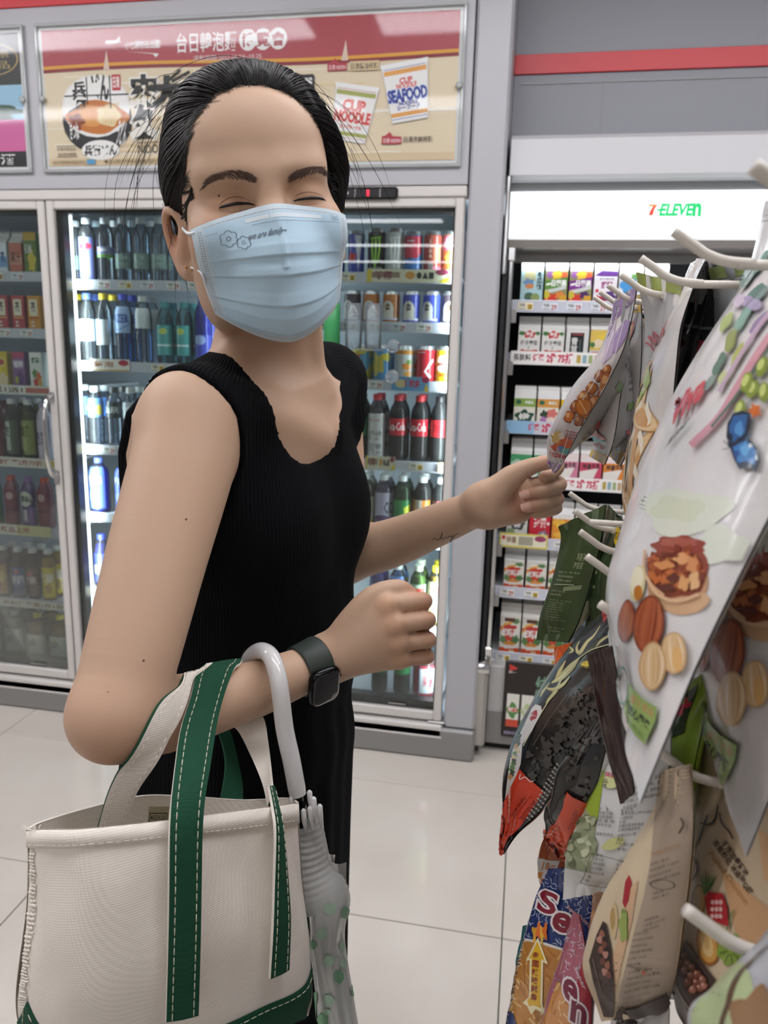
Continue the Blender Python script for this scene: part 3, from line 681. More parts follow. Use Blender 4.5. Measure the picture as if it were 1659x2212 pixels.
defk('a_orangecart', 'amber tea carton with cream label', 'carton', lambda: JA('tea_carton', RC('#d89a3c', '#b0502c'), h=0.12, side='#c88a30', gable=False))
defk('a_yel', 'yellow milk tea carton with cream swirl', 'carton', lambda: JA('tea_carton', [('r', 0, 0, 1, 1, '#dcc232'), ('e', 0.5, 0.7, 0.4, 0.14, '#f0dc74'), ('e', 0.5, 0.7, 0.28, 0.09, '#b03a30'), ('b', 0.55, 0.2, 0.5, 0.2, '#ead6a8'), ('r', 0.1, 0.4, 0.6, 0.55, '#f0d818')], h=0.125, gable=False, side='#d0b628'))
defk('a_pur', 'purple grape drink carton', 'carton', lambda: JA('juice_carton', [('r', 0, 0, 1, 1, '#8a6496'), ('r', 0, 0.82, 1, 1, '#b84468'), ('r', 0.12, 0.55, 0.88, 0.75, '#b9a6c4'), ('b', 0.6, 0.25, 0.3, 0.2, '#5c3c74'), ('b', 0.3, 0.2, 0.16, 0.12, '#a8a84a'), txt('葡萄', '#f0e8f4', 0.56, 0.74)], h=0.125, gable=False, side='#7a5688'))
defk('a_veg', 'white vegetable juice carton', 'carton', lambda: JA('juice_carton', [('r', 0, 0, 1, 1, '#e8ece6'), ('r', 0, 0.84, 1, 1, '#f4f6f2'), ('b', 0.4, 0.4, 0.22, 0.12, '#5c8c48'), ('b', 0.7, 0.3, 0.2, 0.14, '#d86a3a'), ('b', 0.45, 0.15, 0.2, 0.12, '#c8402c'), ('b', 0.8, 0.14, 0.16, 0.12, '#d8a03c'), txt('野菜', '#3c7a44', 0.7, 0.86, 0.2, 0.8)], h=0.125, gable=False, side='#dfe4dd'))
B = bottle
defk('a_redb', 'red tea bottle with dark cap', 'bottle', lambda: B('tea_bottle', '#8c2a28', '#5c1c1c', '#a03430', (0.1, 0.6), [txt('紅茶', '#f0d8c8')], liquid='opaque', h=0.22))
defk('a_dkg', 'dark green tea bottle with white cap', 'bottle', lambda: B('tea_bottle', '#8fa070', '#e8eae8', '#4c5c44', (0.08, 0.62), [('r', 0.15, 0.1, 0.55, 0.95, '#b9c6b8'), ('t', '茶', 0.2, 0.5, 0.5, 0.8, '#3c4c34', 0.04)], liquid='#4d5a28', h=0.235))
defk('a_lg', 'olive green tea bottle with white cap', 'bottle', lambda: B('tea_bottle', '#b0b878', '#e8eae8', '#8d9a52', (0.08, 0.62), [('r', 0.1, 0.1, 0.5, 0.9, '#aab268'), txt('綠茶', '#4a5a2c', 0.5, 0.85, 0.2, 0.7)], liquid='#8a8c38', h=0.235))
defk('a_whp', 'white and violet milk tea bottle', 'bottle', lambda: B('tea_bottle', '#cfc8d2', '#b8a8c8', '#d8d0dc', (0.05, 0.65), [txt('奶茶', '#7a5a98')], liquid='opaque', h=0.225))
defk('a_grn2', 'emerald drink bottle', 'bottle', lambda: B('tea_bottle', '#2f7a5c', '#2f7a4c', '#2c8060', (0.05, 0.65), [txt('抹茶', '#d8e8dc')], liquid='opaque', h=0.2))
defk('a_rmt', 'maroon milk tea bottle with orange cap', 'bottle', lambda: B('tea_bottle', '#7c3240', '#d85a34', '#843848', (0.02, 0.72), [('e', 0.5, 0.8, 0.2, 0.1, '#c8a8a4'), ('r', 0.2, 0.4, 0.8, 0.46, '#602430')], liquid='opaque', h=0.205, sq=0.4))
defk('a_pmt', 'purple drink bottle with pale round label', 'bottle', lambda: B('tea_bottle', '#564070', '#a478b8', '#5c4478', (0.02, 0.74), [('e', 0.45, 0.72, 0.4, 0.2, '#d8dcc8'), ('t', '草本', 0.25, 0.64, 0.65, 0.8, '#3c4a2c', 0.04), ('r', 0.7, 0.0, 1.0, 0.5, '#8a60b0'), ('t', '紫蘇', 0.3, 0.1, 0.55, 0.45, '#e8e0f0', 0.02)], liquid='opaque', h=0.205, sq=0.3))
defk('a_oj', 'orange fruit tea bottle with white cap', 'bottle', lambda: B('juice_bottle', '#c8a078', '#e8e8e8', '#b88038', (0.06, 0.6), [('b', 0.4, 0.3, 0.3, 0.25, '#b84428'), ('b', 0.7, 0.6, 0.2, 0.2, '#c8a83c')], liquid='#8c4a1c', h=0.215))
defk('a_blu', 'navy-labelled sports drink bottle with white cap', 'bottle', lambda: B('sports_bottle', '#b8b0b0', '#e8e8e8', '#4a5e9a', (0.06, 0.58), [('e', 0.5, 0.85, 0.1, 0.08, '#d04a4a'), ('r', 0.1, 0.1, 0.9, 0.3, '#2c4a84'), txt('舒跑', '#e0e4f0', 0.4, 0.7)], liquid='#5a4a50', h=0.215))
defk('a_drd', 'dark berry drink bottle with white cap', 'bottle', lambda: B('juice_bottle', '#b0a4a4', '#e8e8e8', '#6c4448', (0.06, 0.58), [('e', 0.5, 0.8, 0.12, 0.08, '#c84858'), ('r', 0.05, 0.1, 0.5, 0.4, '#4c3034'), txt('莓果', '#e8d4d4', 0.45, 0.7)], liquid='#4a2c30', h=0.215))
defk('a_ylw', 'bright yellow drink bottle with white cap', 'bottle', lambda: B('juice_bottle', '#e8dc80', '#e8e8e8', '#dcc424', (0.06, 0.62), [('b', 0.6, 0.3, 0.2, 0.16, '#b08c1c'), txt('檸檬', '#f8f4d8', 0.5, 0.8)], liquid='#cdb020', h=0.215))
defk('a_sqw', 'squat square bottle with grey cap', 'bottle', lambda: B('square_bottle', '#b4b0a8', '#9aa2a8', '#c4c4c0', (0.1, 0.62), [('t', 'pure', 0.3, 0.35, 0.6, 0.7, '#44423e', 0.01)], liquid='#86847c', h=0.2, r=0.036, sq=0.5))
defk('a_sqy', 'squat square bottle with yellow cap', 'bottle', lambda: B('square_bottle', '#c8b870', '#dcc830', '#c9c9c0', (0.1, 0.55), [('t', 'pure', 0.3, 0.35, 0.6, 0.75, '#44423e', 0.01), ('r', 0.42, 0.78, 0.5, 0.86, '#c8a030')], liquid='#c0a020', h=0.2, r=0.036, sq=0.5))
CW = '#dfeaf2'
defk('b_bigblue', 'large blue-labelled water bottle with red oval', 'bottle', lambda: B('water_bottle', CW, '#e4e8ea', '#8088c8', (0.05, 0.66), [('e', 0.6, 0.78, 0.3, 0.09, '#c8384c'), ('r', 0.5, 0.1, 0.75, 0.55, '#dce6f2')], r=0.0285, h=0.225))
defk('b_bigclr', 'large clear water bottle with violet label', 'bottle', lambda: B('water_bottle', CW, '#e4e8ea', '#7f88ac', (0.36, 0.52), [('r', 0, 0, 1, 0.3, '#6a9a4c'), ('e', 0.4, 0.7, 0.25, 0.14, '#d8dce8')], r=0.0285, h=0.225))
defk('b_bigpl', 'large clear ribbed plain water bottle', 'bottle', lambda: B('water_bottle', CW, '#e4e8ea', '#7c9690', (0.2, 0.42), [], r=0.0285, h=0.225, wob=0.05))
defk('b_tealbig', 'large teal mineral water bottle', 'bottle', lambda: B('water_bottle', '#9fd0d4', '#3c9094', '#58a8a8', (0.15, 0.6), [('e', 0.5, 0.8, 0.2, 0.1, '#c8d860'), ('r', 0.1, 0.3, 0.9, 0.36, '#d8eef0')], r=0.0285, h=0.225))
defk('b_fin0', 'clear sparkling water bottle with blue cap', 'bottle', lambda: B('water_bottle', CW, '#5a78d0', '#c8dcec', (0.3, 0.6), [], r=0.0285, h=0.25, wob=0.03))
defk('b_ycap', 'clear water bottle with yellow cap', 'bottle', lambda: B('water_bottle', CW, '#d8bc30', '#cfd8dc', (0.25, 0.6), [], r=0.0285, h=0.25))
defk('b_ozer', 'light blue water bottle, dark blue cap', 'bottle', lambda: B('water_bottle', '#9cc4ec', '#4858c8', '#a4c4ec', (0.42, 0.78), [('t', 'OZER', 0.1, 0.4, 0.9, 0.7, '#4860b0', 0.04), ('l', [(0.05, 0.2), (0.4, 0.1), (0.95, 0.35)], 0.05, '#4860b0')], r=0.0295, h=0.25))
defk('b_clr2', 'clear water bottle with white cap', 'bottle', lambda: B('water_bottle', CW, '#d8dcd8', '#d4dce0', (0.5, 0.78), [('r', 0.1, 0.1, 0.2, 0.5, '#5058b0')], r=0.029, h=0.245))
defk('b_fanta', 'deep blue soda bottle with blue cap', 'bottle', lambda: B('soda_bottle', '#98a8e8', '#4c60d0', '#4a54b8', (0.08, 0.42), [('e', 0.4, 0.8, 0.3, 0.2, '#9cb0e4')], liquid='#4f5cc4', r=0.029, h=0.25))
defk('b_aqua', 'blue-labelled water bottle with white cap', 'bottle', lambda: B('water_bottle', '#d4e2f2', '#ecf0f2', '#6c98dc', (0.46, 0.76), [('e', 0.8, 0.4, 0.16, 0.3, '#c8bc5a'), ('r', 0.2, 0.5, 0.5, 0.6, '#d0e0f4')], r=0.0285, h=0.225, wob=0.06))
defk('b_blk', 'black-labelled water bottle with black cap', 'bottle', lambda: B('water_bottle', CW, '#3a3c3e', '#3c4444', (0.46, 0.72), [txt('山泉', '#b8c0c0', 0.3, 0.7)], r=0.0285, h=0.225))
defk('b_clrl', 'clear mountain water bottle with white letters', 'bottle', lambda: B('water_bottle', CW, '#c8ccc8', '#b8c4cc', (0.46, 0.72), [txt('ハズム', '#f4f8fa', 0.2, 0.8)], r=0.0285, h=0.225, wob=0.04))
defk('b_finpk', 'tall blue sports water bottle lettered FIN', 'bottle', lambda: B('sports_bottle', '#8ca0ec', '#6c80e0', '#6c84e4', (0.08, 0.8), [('t', 'FIN', 0.15, 0.62, 0.85, 0.78, '#e0e8fc', 0.03), ('t', 'deep', 0.3, 0.54, 0.7, 0.6, '#d8e2fa', 0.01), ('b', 0.4, 0.3, 0.3, 0.1, '#90a4f0')], liquid='#6a80de', r=0.036, h=0.215))
defk('b_cobalt', 'cobalt blue sports bottle', 'bottle', lambda: B('sports_bottle', '#6a74dc', '#4450b8', '#4048b4', (0.1, 0.62), [('e', 0.5, 0.45, 0.4, 0.16, '#e4e8f8'), ('r', 0.2, 0.42, 0.8, 0.46, '#4048b4')], liquid='#3c44b0', r=0.029, h=0.215))
defk('b_redtop', 'clear soda water bottle with red cap', 'bottle', lambda: B('soda_bottle', CW, '#c83c3c', '#d4e8ec', (0.2, 0.6), [], r=0.036, h=0.2))
C_ = can
MON = lambda c, b: [('l', [(0.36, 0.88), (0.34, 0.6), (0.4, 0.25)], 0.07, c), ('l', [(0.5, 0.88), (0.5, 0.55), (0.48, 0.1)], 0.07, c), ('l', [(0.64, 0.88), (0.66, 0.6), (0.58, 0.22)], 0.07, c), ('l', [(0.28, 0.86), (0.72, 0.9)], 0.04, c), ('t', 'MONSTER', 0.2, 0.04, 0.8, 0.11, '#c8ccc8', 0.02)]
defk('c_rb', 'slim blue and silver energy drink can', 'can', lambda: C_('energy_can', '#3c48a0', [('p', [(0.55, 1), (0.9, 1), (0.7, 0)], '#c0c4d0'), ('b', 0.4, 0.4, 0.2, 0.12, '#b0343c')], h=0.135))
defk('c_mon', 'black can with green claw mark', 'can', lambda: C_('energy_can', '#17191b', MON('#8cc43c', 0), r=0.029, h=0.142))
defk('c_monw', 'silver can with grey claw mark', 'can', lambda: C_('energy_can', '#bcc0be', MON('#e9edec', 0), r=0.029, h=0.142))
defk('c_rbl', 'red-topped blue soda can', 'can', lambda: C_('soda_can', '#4878b8', [('r', 0, 0.5, 1, 1, '#c03c50'), ('r', 0.35, 0.84, 0.65, 0.88, '#e8c8d0'), ('b', 0.5, 0.48, 0.4, 0.1, '#c03c50')], r=0.029))
defk('c_brn', 'copper red can with lettering', 'can', lambda: C_('soda_can', '#a85044', [('r', 0.6, 0.3, 0.95, 0.75, '#cc8468'), ('r', 0.55, 0, 1, 0.15, '#d87a94'), ('r', 0.4, 0.05, 0.6, 0.25, '#d8d4d0'), ('t', '|||||', 0.42, 0.07, 0.58, 0.23, '#3a3636', 0.02), ('t', 'S\nO\nD\nA', 0.42, 0.4, 0.56, 0.9, '#ecdcd0', 0.02)], r=0.029))
defk('c_pink', 'pink and orange fruit can', 'can', lambda: C_('soda_can', '#c87040', [('r', 0, 0.6, 1, 1, '#d06c84'), ('b', 0.35, 0.8, 0.2, 0.12, '#f0c8d4'), ('b', 0.5, 0.4, 0.3, 0.14, '#e0a04c')], r=0.029))
COF = lambda c, k: [('e', 0.4, 0.45, 0.28, 0.34, '#e0dcd2'), ('r', 0.12, 0.08, 0.68, 0.3, '#e0dcd2'), ('b', 0.4, 0.55, 0.12, 0.14, k), ('r', 0.12, 0.04, 0.9, 0.12, '#d8d8e4')]
defk('c_orc', 'orange coffee can with white bell label', 'can', lambda: C_('coffee_can', '#b8702c', COF('#b8702c', '#7a4a20'), r=0.028, h=0.104))
defk('c_blc', 'royal blue coffee can with white bell label', 'can', lambda: C_('coffee_can', '#4450b0', COF('#4450b0', '#5c5a50'), r=0.028, h=0.104))
defk('c_dkc', 'dark brown coffee can with white bell label', 'can', lambda: C_('coffee_can', '#4c4048', COF('#4c4048', '#6a5444'), r=0.028, h=0.104))
defk('c_yb', 'yellow and blue fruit soda can', 'can', lambda: C_('soda_can', '#d8c83c', [('b', 0.3, 0.65, 0.3, 0.2, '#c85a5c'), ('b', 0.7, 0.6, 0.26, 0.3, '#6aa8cc'), ('b', 0.4, 0.2, 0.3, 0.16, '#e0d860')], r=0.031, h=0.118))
defk('c_bly', 'sky blue and yellow fruit soda can', 'can', lambda: C_('soda_can', '#5c9cd0', [('b', 0.3, 0.5, 0.3, 0.36, '#d8c85c'), ('b', 0.7, 0.75, 0.2, 0.14, '#dcd040')], r=0.031, h=0.118))
defk('c_wor', 'white soda can with oranges', 'can', lambda: C_('soda_can', '#d4d8d8', [('r', 0, 0.86, 1, 1, '#d8943c'), ('b', 0.7, 0.45, 0.2, 0.12, '#d88c3c'), ('b', 0.8, 0.6, 0.12, 0.08, '#7aa04c'), ('b', 0.75, 0.2, 0.16, 0.1, '#d8a04c')], r=0.031, h=0.118))
defk('c_coke', 'red cola can with white ribbon', 'can', lambda: C_('cola_can', '#c02c38', [('l', [(0.85, 0.1), (0.62, 0.3), (0.8, 0.55), (0.95, 0.7)], 0.09, '#ece4e4'), ('r', 0.2, 0.93, 0.6, 0.96, '#e8c0c4')], r=0.031, h=0.118))
defk('c_ylw', 'yellow tonic can, white label', 'can', lambda: C_('soda_can', '#d8b824', [('e', 0.5, 0.7, 0.3, 0.16, '#f0ece0'), ('e', 0.5, 0.42, 0.34, 0.12, '#f0ece0'), ('t', 'LEMON', 0.24, 0.52, 0.76, 0.62, '#b03430', 0.04), ('e', 0.5, 0.2, 0.2, 0.08, '#a8581c')], r=0.031, h=0.118))
CC = lambda c='#c82c38', w='Coca-Cola': [('t', w, 0.12, 0.3, 0.88, 0.78, '#f4eeee', 0.015)]
def cola(kind, lab, w): return lambda: B(kind, '#6a5a58', '#c8343c', lab, (0.38, 0.62), CC(w=w), liquid='#1a0f0e', r=0.030, h=0.235, word_w=0.95)
defk('c_cola', 'red-capped cola bottle, red label', 'bottle', cola('cola_bottle', '#c02c38', 'Coca-Cola'))
defk('c_colad', 'dark-capped cola bottle, red label', 'bottle', lambda: B('cola_bottle', '#6a5a58', '#2a2628', '#d02f36', (0.38, 0.62), [('t', 'ZERO', 0.2, 0.35, 0.6, 0.7, '#8c1c24', 0.02)], liquid='#1a0f0e', r=0.030, h=0.235))
defk('c_whl', 'white-sleeved cola bottle', 'bottle', lambda: B('cola_bottle', '#b8b4b4', '#c8343c', '#cfcfcd', (0.03, 0.68), [('t', 'PLUS', 0.2, 0.82, 0.7, 0.88, '#b04a50', 0.02), ('t', '纖維', 0.2, 0.4, 0.8, 0.62, '#8c8a88', 0.02), ('t', '可樂', 0.2, 0.12, 0.8, 0.34, '#8c8a88', 0.02)], liquid='#241a1a', r=0.030, h=0.235))
defk('c_gsoda', 'green soda bottle', 'bottle', lambda: B('soda_bottle', '#4c8c5c', '#e8ecea', '#2c7a44', (0.35, 0.6), [], liquid='#2c6a40', r=0.030, h=0.235))
defk('c_clrw', 'pale yogurt soda bottle with white cap', 'bottle', lambda: B('soda_bottle', '#d0d4cc', '#e8ecea', '#c4cabc', (0.1, 0.6), [('r', 0, 0.0, 1, 0.3, '#c8c078')], liquid='#b4b8ac', r=0.031, h=0.225))
defk('c_cc', 'violet and white grape soda bottle', 'bottle', lambda: B('soda_bottle', '#b8b4c4', '#e8ecea', '#b4aec4', (0.1, 0.68), [('e', 0.4, 0.2, 0.5, 0.2, '#54406c'), ('t', 'CC', 0.5, 0.45, 0.9, 0.75, '#4c4a54', 0.03)], liquid='#8a84a0', r=0.031, h=0.225))
defk('c_spr', 'green lemon soda bottle with yellow flash', 'bottle', lambda: B('soda_bottle', '#6ab070', '#e8ecea', '#2c8848', (0.12, 0.58), [('p', [(0.6, 0.5), (1, 0.6), (1, 0.9), (0.55, 0.75)], '#d4d838'), ('t', 'Sprite', 0.05, 0.1, 0.8, 0.4, '#f0f4ec', 0.03)], liquid='#2f7c4a', r=0.031, h=0.225))
defk('c_sarsi', 'root beer bottle with orange label', 'bottle', lambda: B('soda_bottle', '#8c7c74', '#e8ecea', '#c87c34', (0.1, 0.6), [('r', 0.3, 0.0, 0.6, 1, '#d8c8b8'), ('t', '沙士', 0.62, 0.3, 0.95, 0.8, '#6a3418', 0.02)], liquid='#2a1a16', r=0.031, h=0.225))
defk('c_redl', 'dark soda bottle, red-white label', 'bottle', lambda: B('soda_bottle', '#8c7c74', '#e8ecea', '#b8b4b8', (0.1, 0.6), [('r', 0.1, 0.7, 1, 1, '#c03440'), ('r', 0, 0, 0.3, 1, '#3c3034')], liquid='#2a1a1c', r=0.031, h=0.225))
defk('c_gtea', 'pale green tea bottle with lettered label', 'bottle', lambda: B('tea_bottle', '#c0d8a8', '#dfe8d0', '#b8d8b8', (0.08, 0.66), [('r', 0.25, 0.1, 0.75, 0.6, '#3f7a58'), ('t', '茶裏', 0.3, 0.2, 0.7, 0.5, '#e0ecdc', 0.02), ('r', 0.3, 0.75, 0.8, 0.9, '#c84c44')], liquid='#98b858', r=0.0285, h=0.225))
defk('c_ytea', 'yellow honey tea bottle with yellow cap', 'bottle', lambda: B('tea_bottle', '#e8e0a0', '#dcc838', '#e4e0bc', (0.08, 0.72), [('b', 0.6, 0.8, 0.2, 0.1, '#d84c3c'), ('l', [(0.3, 0.1), (0.5, 0.5), (0.4, 0.7)], 0.08, '#6aa05c'), ('r', 0.2, 0.1, 0.8, 0.3, '#d8d888')], liquid='#d0b848', r=0.030, h=0.225))
defk('c_redw', 'large red drink bottle with white panel label', 'bottle', lambda: B('juice_bottle', '#b07078', '#c8343c', '#a83c48', (0.05, 0.62), [('r', 0.45, 0.08, 1, 0.9, '#dfe4e8'), ('r', 0.42, 0.05, 0.45, 0.93, '#4880b0'), ('t', '果醋', 0.55, 0.3, 0.9, 0.7, '#b0505a', 0.02)], liquid='#7c2c38', r=0.043, h=0.2))
DOORN = {'A': 'left', 'B': 'middle', 'C': 'right'}
ROWS = [  # door, shelf, [(pixel x, kind)], second row?
 ('A', 0, [(10, 'a_milk'), (42, 'a_red_pouch'), (74, 'a_green')]), ('A', 1, [(-22, 'a_redcart'), (13, 'a_redcart'), (48, 'a_redcart'), (82, 'a_orangecart')]),
 ('A', 2, [(-25, 'a_yel'), (12, 'a_yel'), (49, 'a_pur'), (86, 'a_veg')]), ('A', 3, [(-8, 'a_redb'), (30, 'a_dkg'), (65, 'a_lg'), (98, 'a_whp')]),
 ('A', 4, [(-8, 'a_grn2'), (28, 'a_rmt'), (65, 'a_pmt'), (100, 'a_rmt')]), ('A', 5, [(8, 'a_oj'), (42, 'a_blu'), (74, 'a_drd'), (107, 'a_ylw')]),
 ('A', 6, [(-14, 'a_sqw'), (35, 'a_sqw'), (85, 'a_sqy'), (133, 'a_sqy')]),
 ('B', 0, [(143, 'b_bigpl'), (190, 'b_bigblue'), (230, 'b_bigclr'), (268, 'b_bigpl'), (307, 'b_bigpl'), (346, 'b_bigpl')]),
 ('B', 1, [(150, 'b_ycap'), (192, 'b_fin0'), (228, 'b_ycap'), (270, 'b_ozer'), (312, 'b_clr2'), (358, 'b_tealbig'), (400, 'b_tealbig'), (440, 'b_fanta')]),
 ('B', 2, [(165, 'b_aqua'), (208, 'b_aqua'), (249, 'b_blk'), (285, 'b_clrl'), (320, 'b_clrl'), (356, 'b_clr2')]),
 ('B', 3, [(172, 'b_cobalt'), (216, 'b_finpk'), (272, 'b_finpk')]), ('B', 4, [(178, 'b_cobalt'), (222, 'b_cobalt'), (262, 'b_cobalt')]), ('B', 5, [(186, 'b_redtop'), (226, 'b_redtop')]),
 ('C', 0, [(728, 'c_rb'), (770, 'c_rb'), (814, 'c_mon'), (853, 'c_monw'), (893, 'c_rbl'), (935, 'c_brn'), (972, 'c_pink')]),
 ('C', 1, [(762, 'c_dkc'), (802, 'c_orc'), (846, 'c_orc'), (889, 'c_blc'), (933, 'c_blc'), (974, 'c_dkc')]),
 ('C', 2, [(782, 'c_yb'), (826, 'c_bly'), (875, 'c_wor'), (920, 'c_coke'), (961, 'c_ylw')]),
 ('C', 3, [(774, 'c_gsoda'), (814, 'c_whl'), (859, 'c_cola'), (905, 'c_cola'), (948, 'c_colad')]),
 ('C', 4, [(789, 'c_clrw'), (824, 'c_cc'), (868, 'c_spr'), (911, 'c_sarsi'), (951, 'c_redl')]),
 ('C', 5, [(815, 'b_cobalt'), (858, 'b_aqua'), (902, 'c_gtea'), (940, 'c_ytea')]), ('C', 6, [(820, 'c_gsoda'), (868, 'c_gsoda'), (918, 'c_redw')]),
]
SHM = {'A': SH_A, 'B': SH_B, 'C': SH_C}
SECOND = {('A', 3), ('A', 5), ('A', 6), ('B', 0), ('B', 1), ('B', 2), ('C', 3), ('C', 4), ('C', 2), ('C', 5)}
GN = {}
def radius(key):
    if key not in PROTO: o = K[key][0](); o['fresh'] = 1; PROTO[key] = o
    return max(abs(v.co[0]) for c in PROTO[key].children for v in c.data.vertices)+0.0007
def place(key, x, y, z, label, cat, group, rz=0.0):
    o = PROTO[key]
    if o.get('fresh'):
        del o['fresh']; o.location = (x, y, z); o.rotation_euler = (0, 0, rz); return tag(o, label, cat, group)
    return dup(o, (x, y, z), label, group, rz)
for dn, k, L in ROWS:
    z = SHM[dn][k][0]; di = 'ABC'.index(dn); last = XD[di]+(0.045 if dn != 'B' else -0.065)
    for q, (px, key) in enumerate(L):
        f, desc, cat = K[key]; rr = radius(key)
        y = YS+0.012+rr*(1.0 if cat != 'carton' else 1.0)
        x = aty(px, 800, y)[0]
        for _ in range(4):                           # the column of pixels leans: take x on the drink's own height
            v = np.array([x, y, z+0.08])-CAM; x = aty(px, H_/2+F_*np.dot(v, CD)/np.dot(v, CF), y)[0]
        x = max(x, last+rr+0.001); last = x+rr
        if last > XD[di+1]-(0.016 if dn != 'A' else 0.078): continue
        lab = f'{desc}, {ORD[q+1]} from left, {ORD[k+1]} shelf, {DOORN[dn]} door'
        place(key, x, y, z, lab, cat, f'drinks on the {ORD[k+1]} shelf of the {DOORN[dn]} cooler door', rnd.uniform(-0.25, 0.25) if cat != 'carton' and 'sq' not in key else 0)
        if (dn, k) in SECOND:
            lab = f'{desc}, back row behind {ORD[q+1]} drink, {ORD[k+1]} shelf, {DOORN[dn]} door'
            place(key, x, y+2*rr+0.006, z, lab, cat, f'drinks at the back of the {ORD[k+1]} shelf of the {DOORN[dn]} cooler door', rnd.uniform(-0.6, 0.6) if cat != 'carton' and 'sq' not in key else 0)
# clear cup display stuck to the right door with suction cups
M_TUBE = clear_mat('tube_clear', '#e8eef0', 0.8, 0.05, ior=1.3, diffuse=0.2, dcol='#d8e4ec')
c0 = aty(770, 700, YW+0.006)
t = thing('cup_display', 'clear plastic tubes hung by suction cups on the right cooler door', 'display', (c0[0], YW-0.02, c0[2]-0.075))
for k, dx in enumerate((-0.07, 0.0, 0.062)):
    obj('clear_tube', MB().lathe([(0.024, 0), (0.026, 0.001), (0.026, 0.135), (0.0245, 0.136)], 20, (dx, -0.012, 0)), M_TUBE if k else mat('green_can', '#3f9a5c', 0.3), t, True)
obj('tray', MB().box(-0.1, 0.1, -0.042, 0.016, -0.006, -0.001, 0.002), M_TUBE, t)
for dz in (0.01, -0.085):
    obj('suction_cup', MB().tube([(0.12, 0.02, dz), (0.12, 0.0225, dz), (0.12, 0.03, dz)], [0.021, 0.022, 0.006], 18).box(0.1, 0.115, 0.0, 0.006, dz-0.004, dz+0.004), M_TUBE, t, True)
# ================================================================== open chiller at the right
YC = 2.55
oc = thing('open_chiller', 'open drink chiller with lit sign, standing right of the white post', 'chiller', (0, 0, 0))
X0, X1 = -0.098, 1.9
obj('side_panel', MB().box(X0, X0+0.012, 2.44, 3.2, 0.02, 1.80, 0.002), M_DARK, oc)
obj('back_panel', MB().box(X0, X1, 3.05, 3.1, 0.02, 1.9), M_DARK, oc)
obj('top_panel', MB().box(X0, X1, 2.56, 3.1, 1.78, 1.80), M_DARK, oc)
def slab(name, prof, m): return obj(name, MB().add([(x, y, z) for x in (X0+0.005, X1) for y, z in prof], [tuple(range(len(prof))), tuple(range(2*len(prof)-1, len(prof)-1, -1))]+[(i, i+len(prof), (i+1) % len(prof)+len(prof), (i+1) % len(prof)) for i in range(len(prof))]), m, oc, fix=True)
slab('canopy', [(2.45, 1.892), (2.43, 1.90), (2.44, 2.0), (2.47, 2.017), (2.60, 2.03), (2.61, 1.892)], mat('canopy_white', '#c6c6c8', 0.4))
obj('canopy_gap', MB().box(X0+0.005, X1, 2.50, 2.6, 1.86, 1.892), M_GREYM, oc)
sg = slab('sign_box', [(2.47, 1.728), (2.475, 1.862), (2.56, 1.862), (2.56, 1.728)], mat('sign_white', '#f3faff', 0.4, emit=1.15))
A = Art()
A.poly([(0.02, 0.98), (0.175, 0.98), (0.175, 0.86), (0.13, 0.5), (0.115, 0.02), (0.03, 0.02), (0.05, 0.4), (0.10, 0.8), (0.02, 0.8)], '#e8402c')
A.poly([(0.02, 0.98), (0.17, 0.98), (0.17, 0.86), (0.155, 0.8), (0.02, 0.8)], '#f0803c'); A.rect(0.18, 0.40, 0.24, 0.58, '#14a85c')
A.text('ELEVE', 0.25, 0.02, 0.83, 0.98, '#14b060', 0.045, shear=0.05); A.text('n', 0.85, 0.02, 0.98, 0.98, '#14b060', 0.05)
p = aty(1397, 466, 2.4715); q = aty(1517, 440, 2.4715)
art = A.build('sign_lettering', plane_fn((p[0], 2.4705, p[2]), (q[0]-p[0], 0, 0), (0, 0.0009, q[2]-p[2]), (0, -1, 0)), mat('sign_ink', '#ffffff', 0.5), sg)
m = MATS['sign_ink']; nt = m.node_tree; a_ = nt.nodes.new('ShaderNodeAttribute'); a_.attribute_name = 'Col'
nt.links.new(a_.outputs['Color'], nt.nodes['Principled BSDF'].inputs['Base Color']); nt.links.new(a_.outputs['Color'], nt.nodes['Principled BSDF'].inputs['Emission Color']); nt.nodes['Principled BSDF'].inputs['Emission Strength'].default_value = 0.8
slab('sign_lip', [(2.46, 1.70), (2.455, 1.722), (2.47, 1.729), (2.58, 1.729), (2.58, 1.69)], M_STEEL)
slab('air_curtain_edge', [(2.54, 1.665), (2.54, 1.70), (2.553, 1.70), (2.553, 1.665)], M_GREYM)
ld = bpy.data.lights.new('chiller_led', 'AREA'); ld.shape = 'RECTANGLE'; ld.size = 1.7; ld.size_y = 0.05; ld.energy = 1.6; ld.color = (0.95, 0.97, 1.0)
lo = bpy.data.objects.new('chiller_led', ld); COL.objects.link(lo); lo.parent = oc; lo.location = (0.8, 2.56, 1.66); lo.rotation_euler = (math.radians(35), 0, 0)
# chrome upright and crash rail
obj('upright_post', MB().box(-0.082, -0.066, 2.47, 2.486, 0.33, 1.70, 0.004), M_CHROME, oc)
for q in ((1.66, 1.705), (0.33, 0.40)): obj('post_cap', MB().box(-0.087, -0.060, 2.462, 2.49, *q, 0.005), M_CHROME, oc)
obj('corner_guard', MB().box(-0.125, -0.068, 2.425, 2.47, 0.04, 0.33, 0.012), M_STEEL, oc)
obj('guard_cap', MB().tube([(-0.13, 2.44, 0.335), (-0.065, 2.44, 0.335)], 0.024, 16), M_CHROME, oc, True)
obj('outer_edge_post', MB().box(-0.1, -0.086, 2.425, 2.46, 1.62, 1.9, 0.004), M_CHROME, oc)
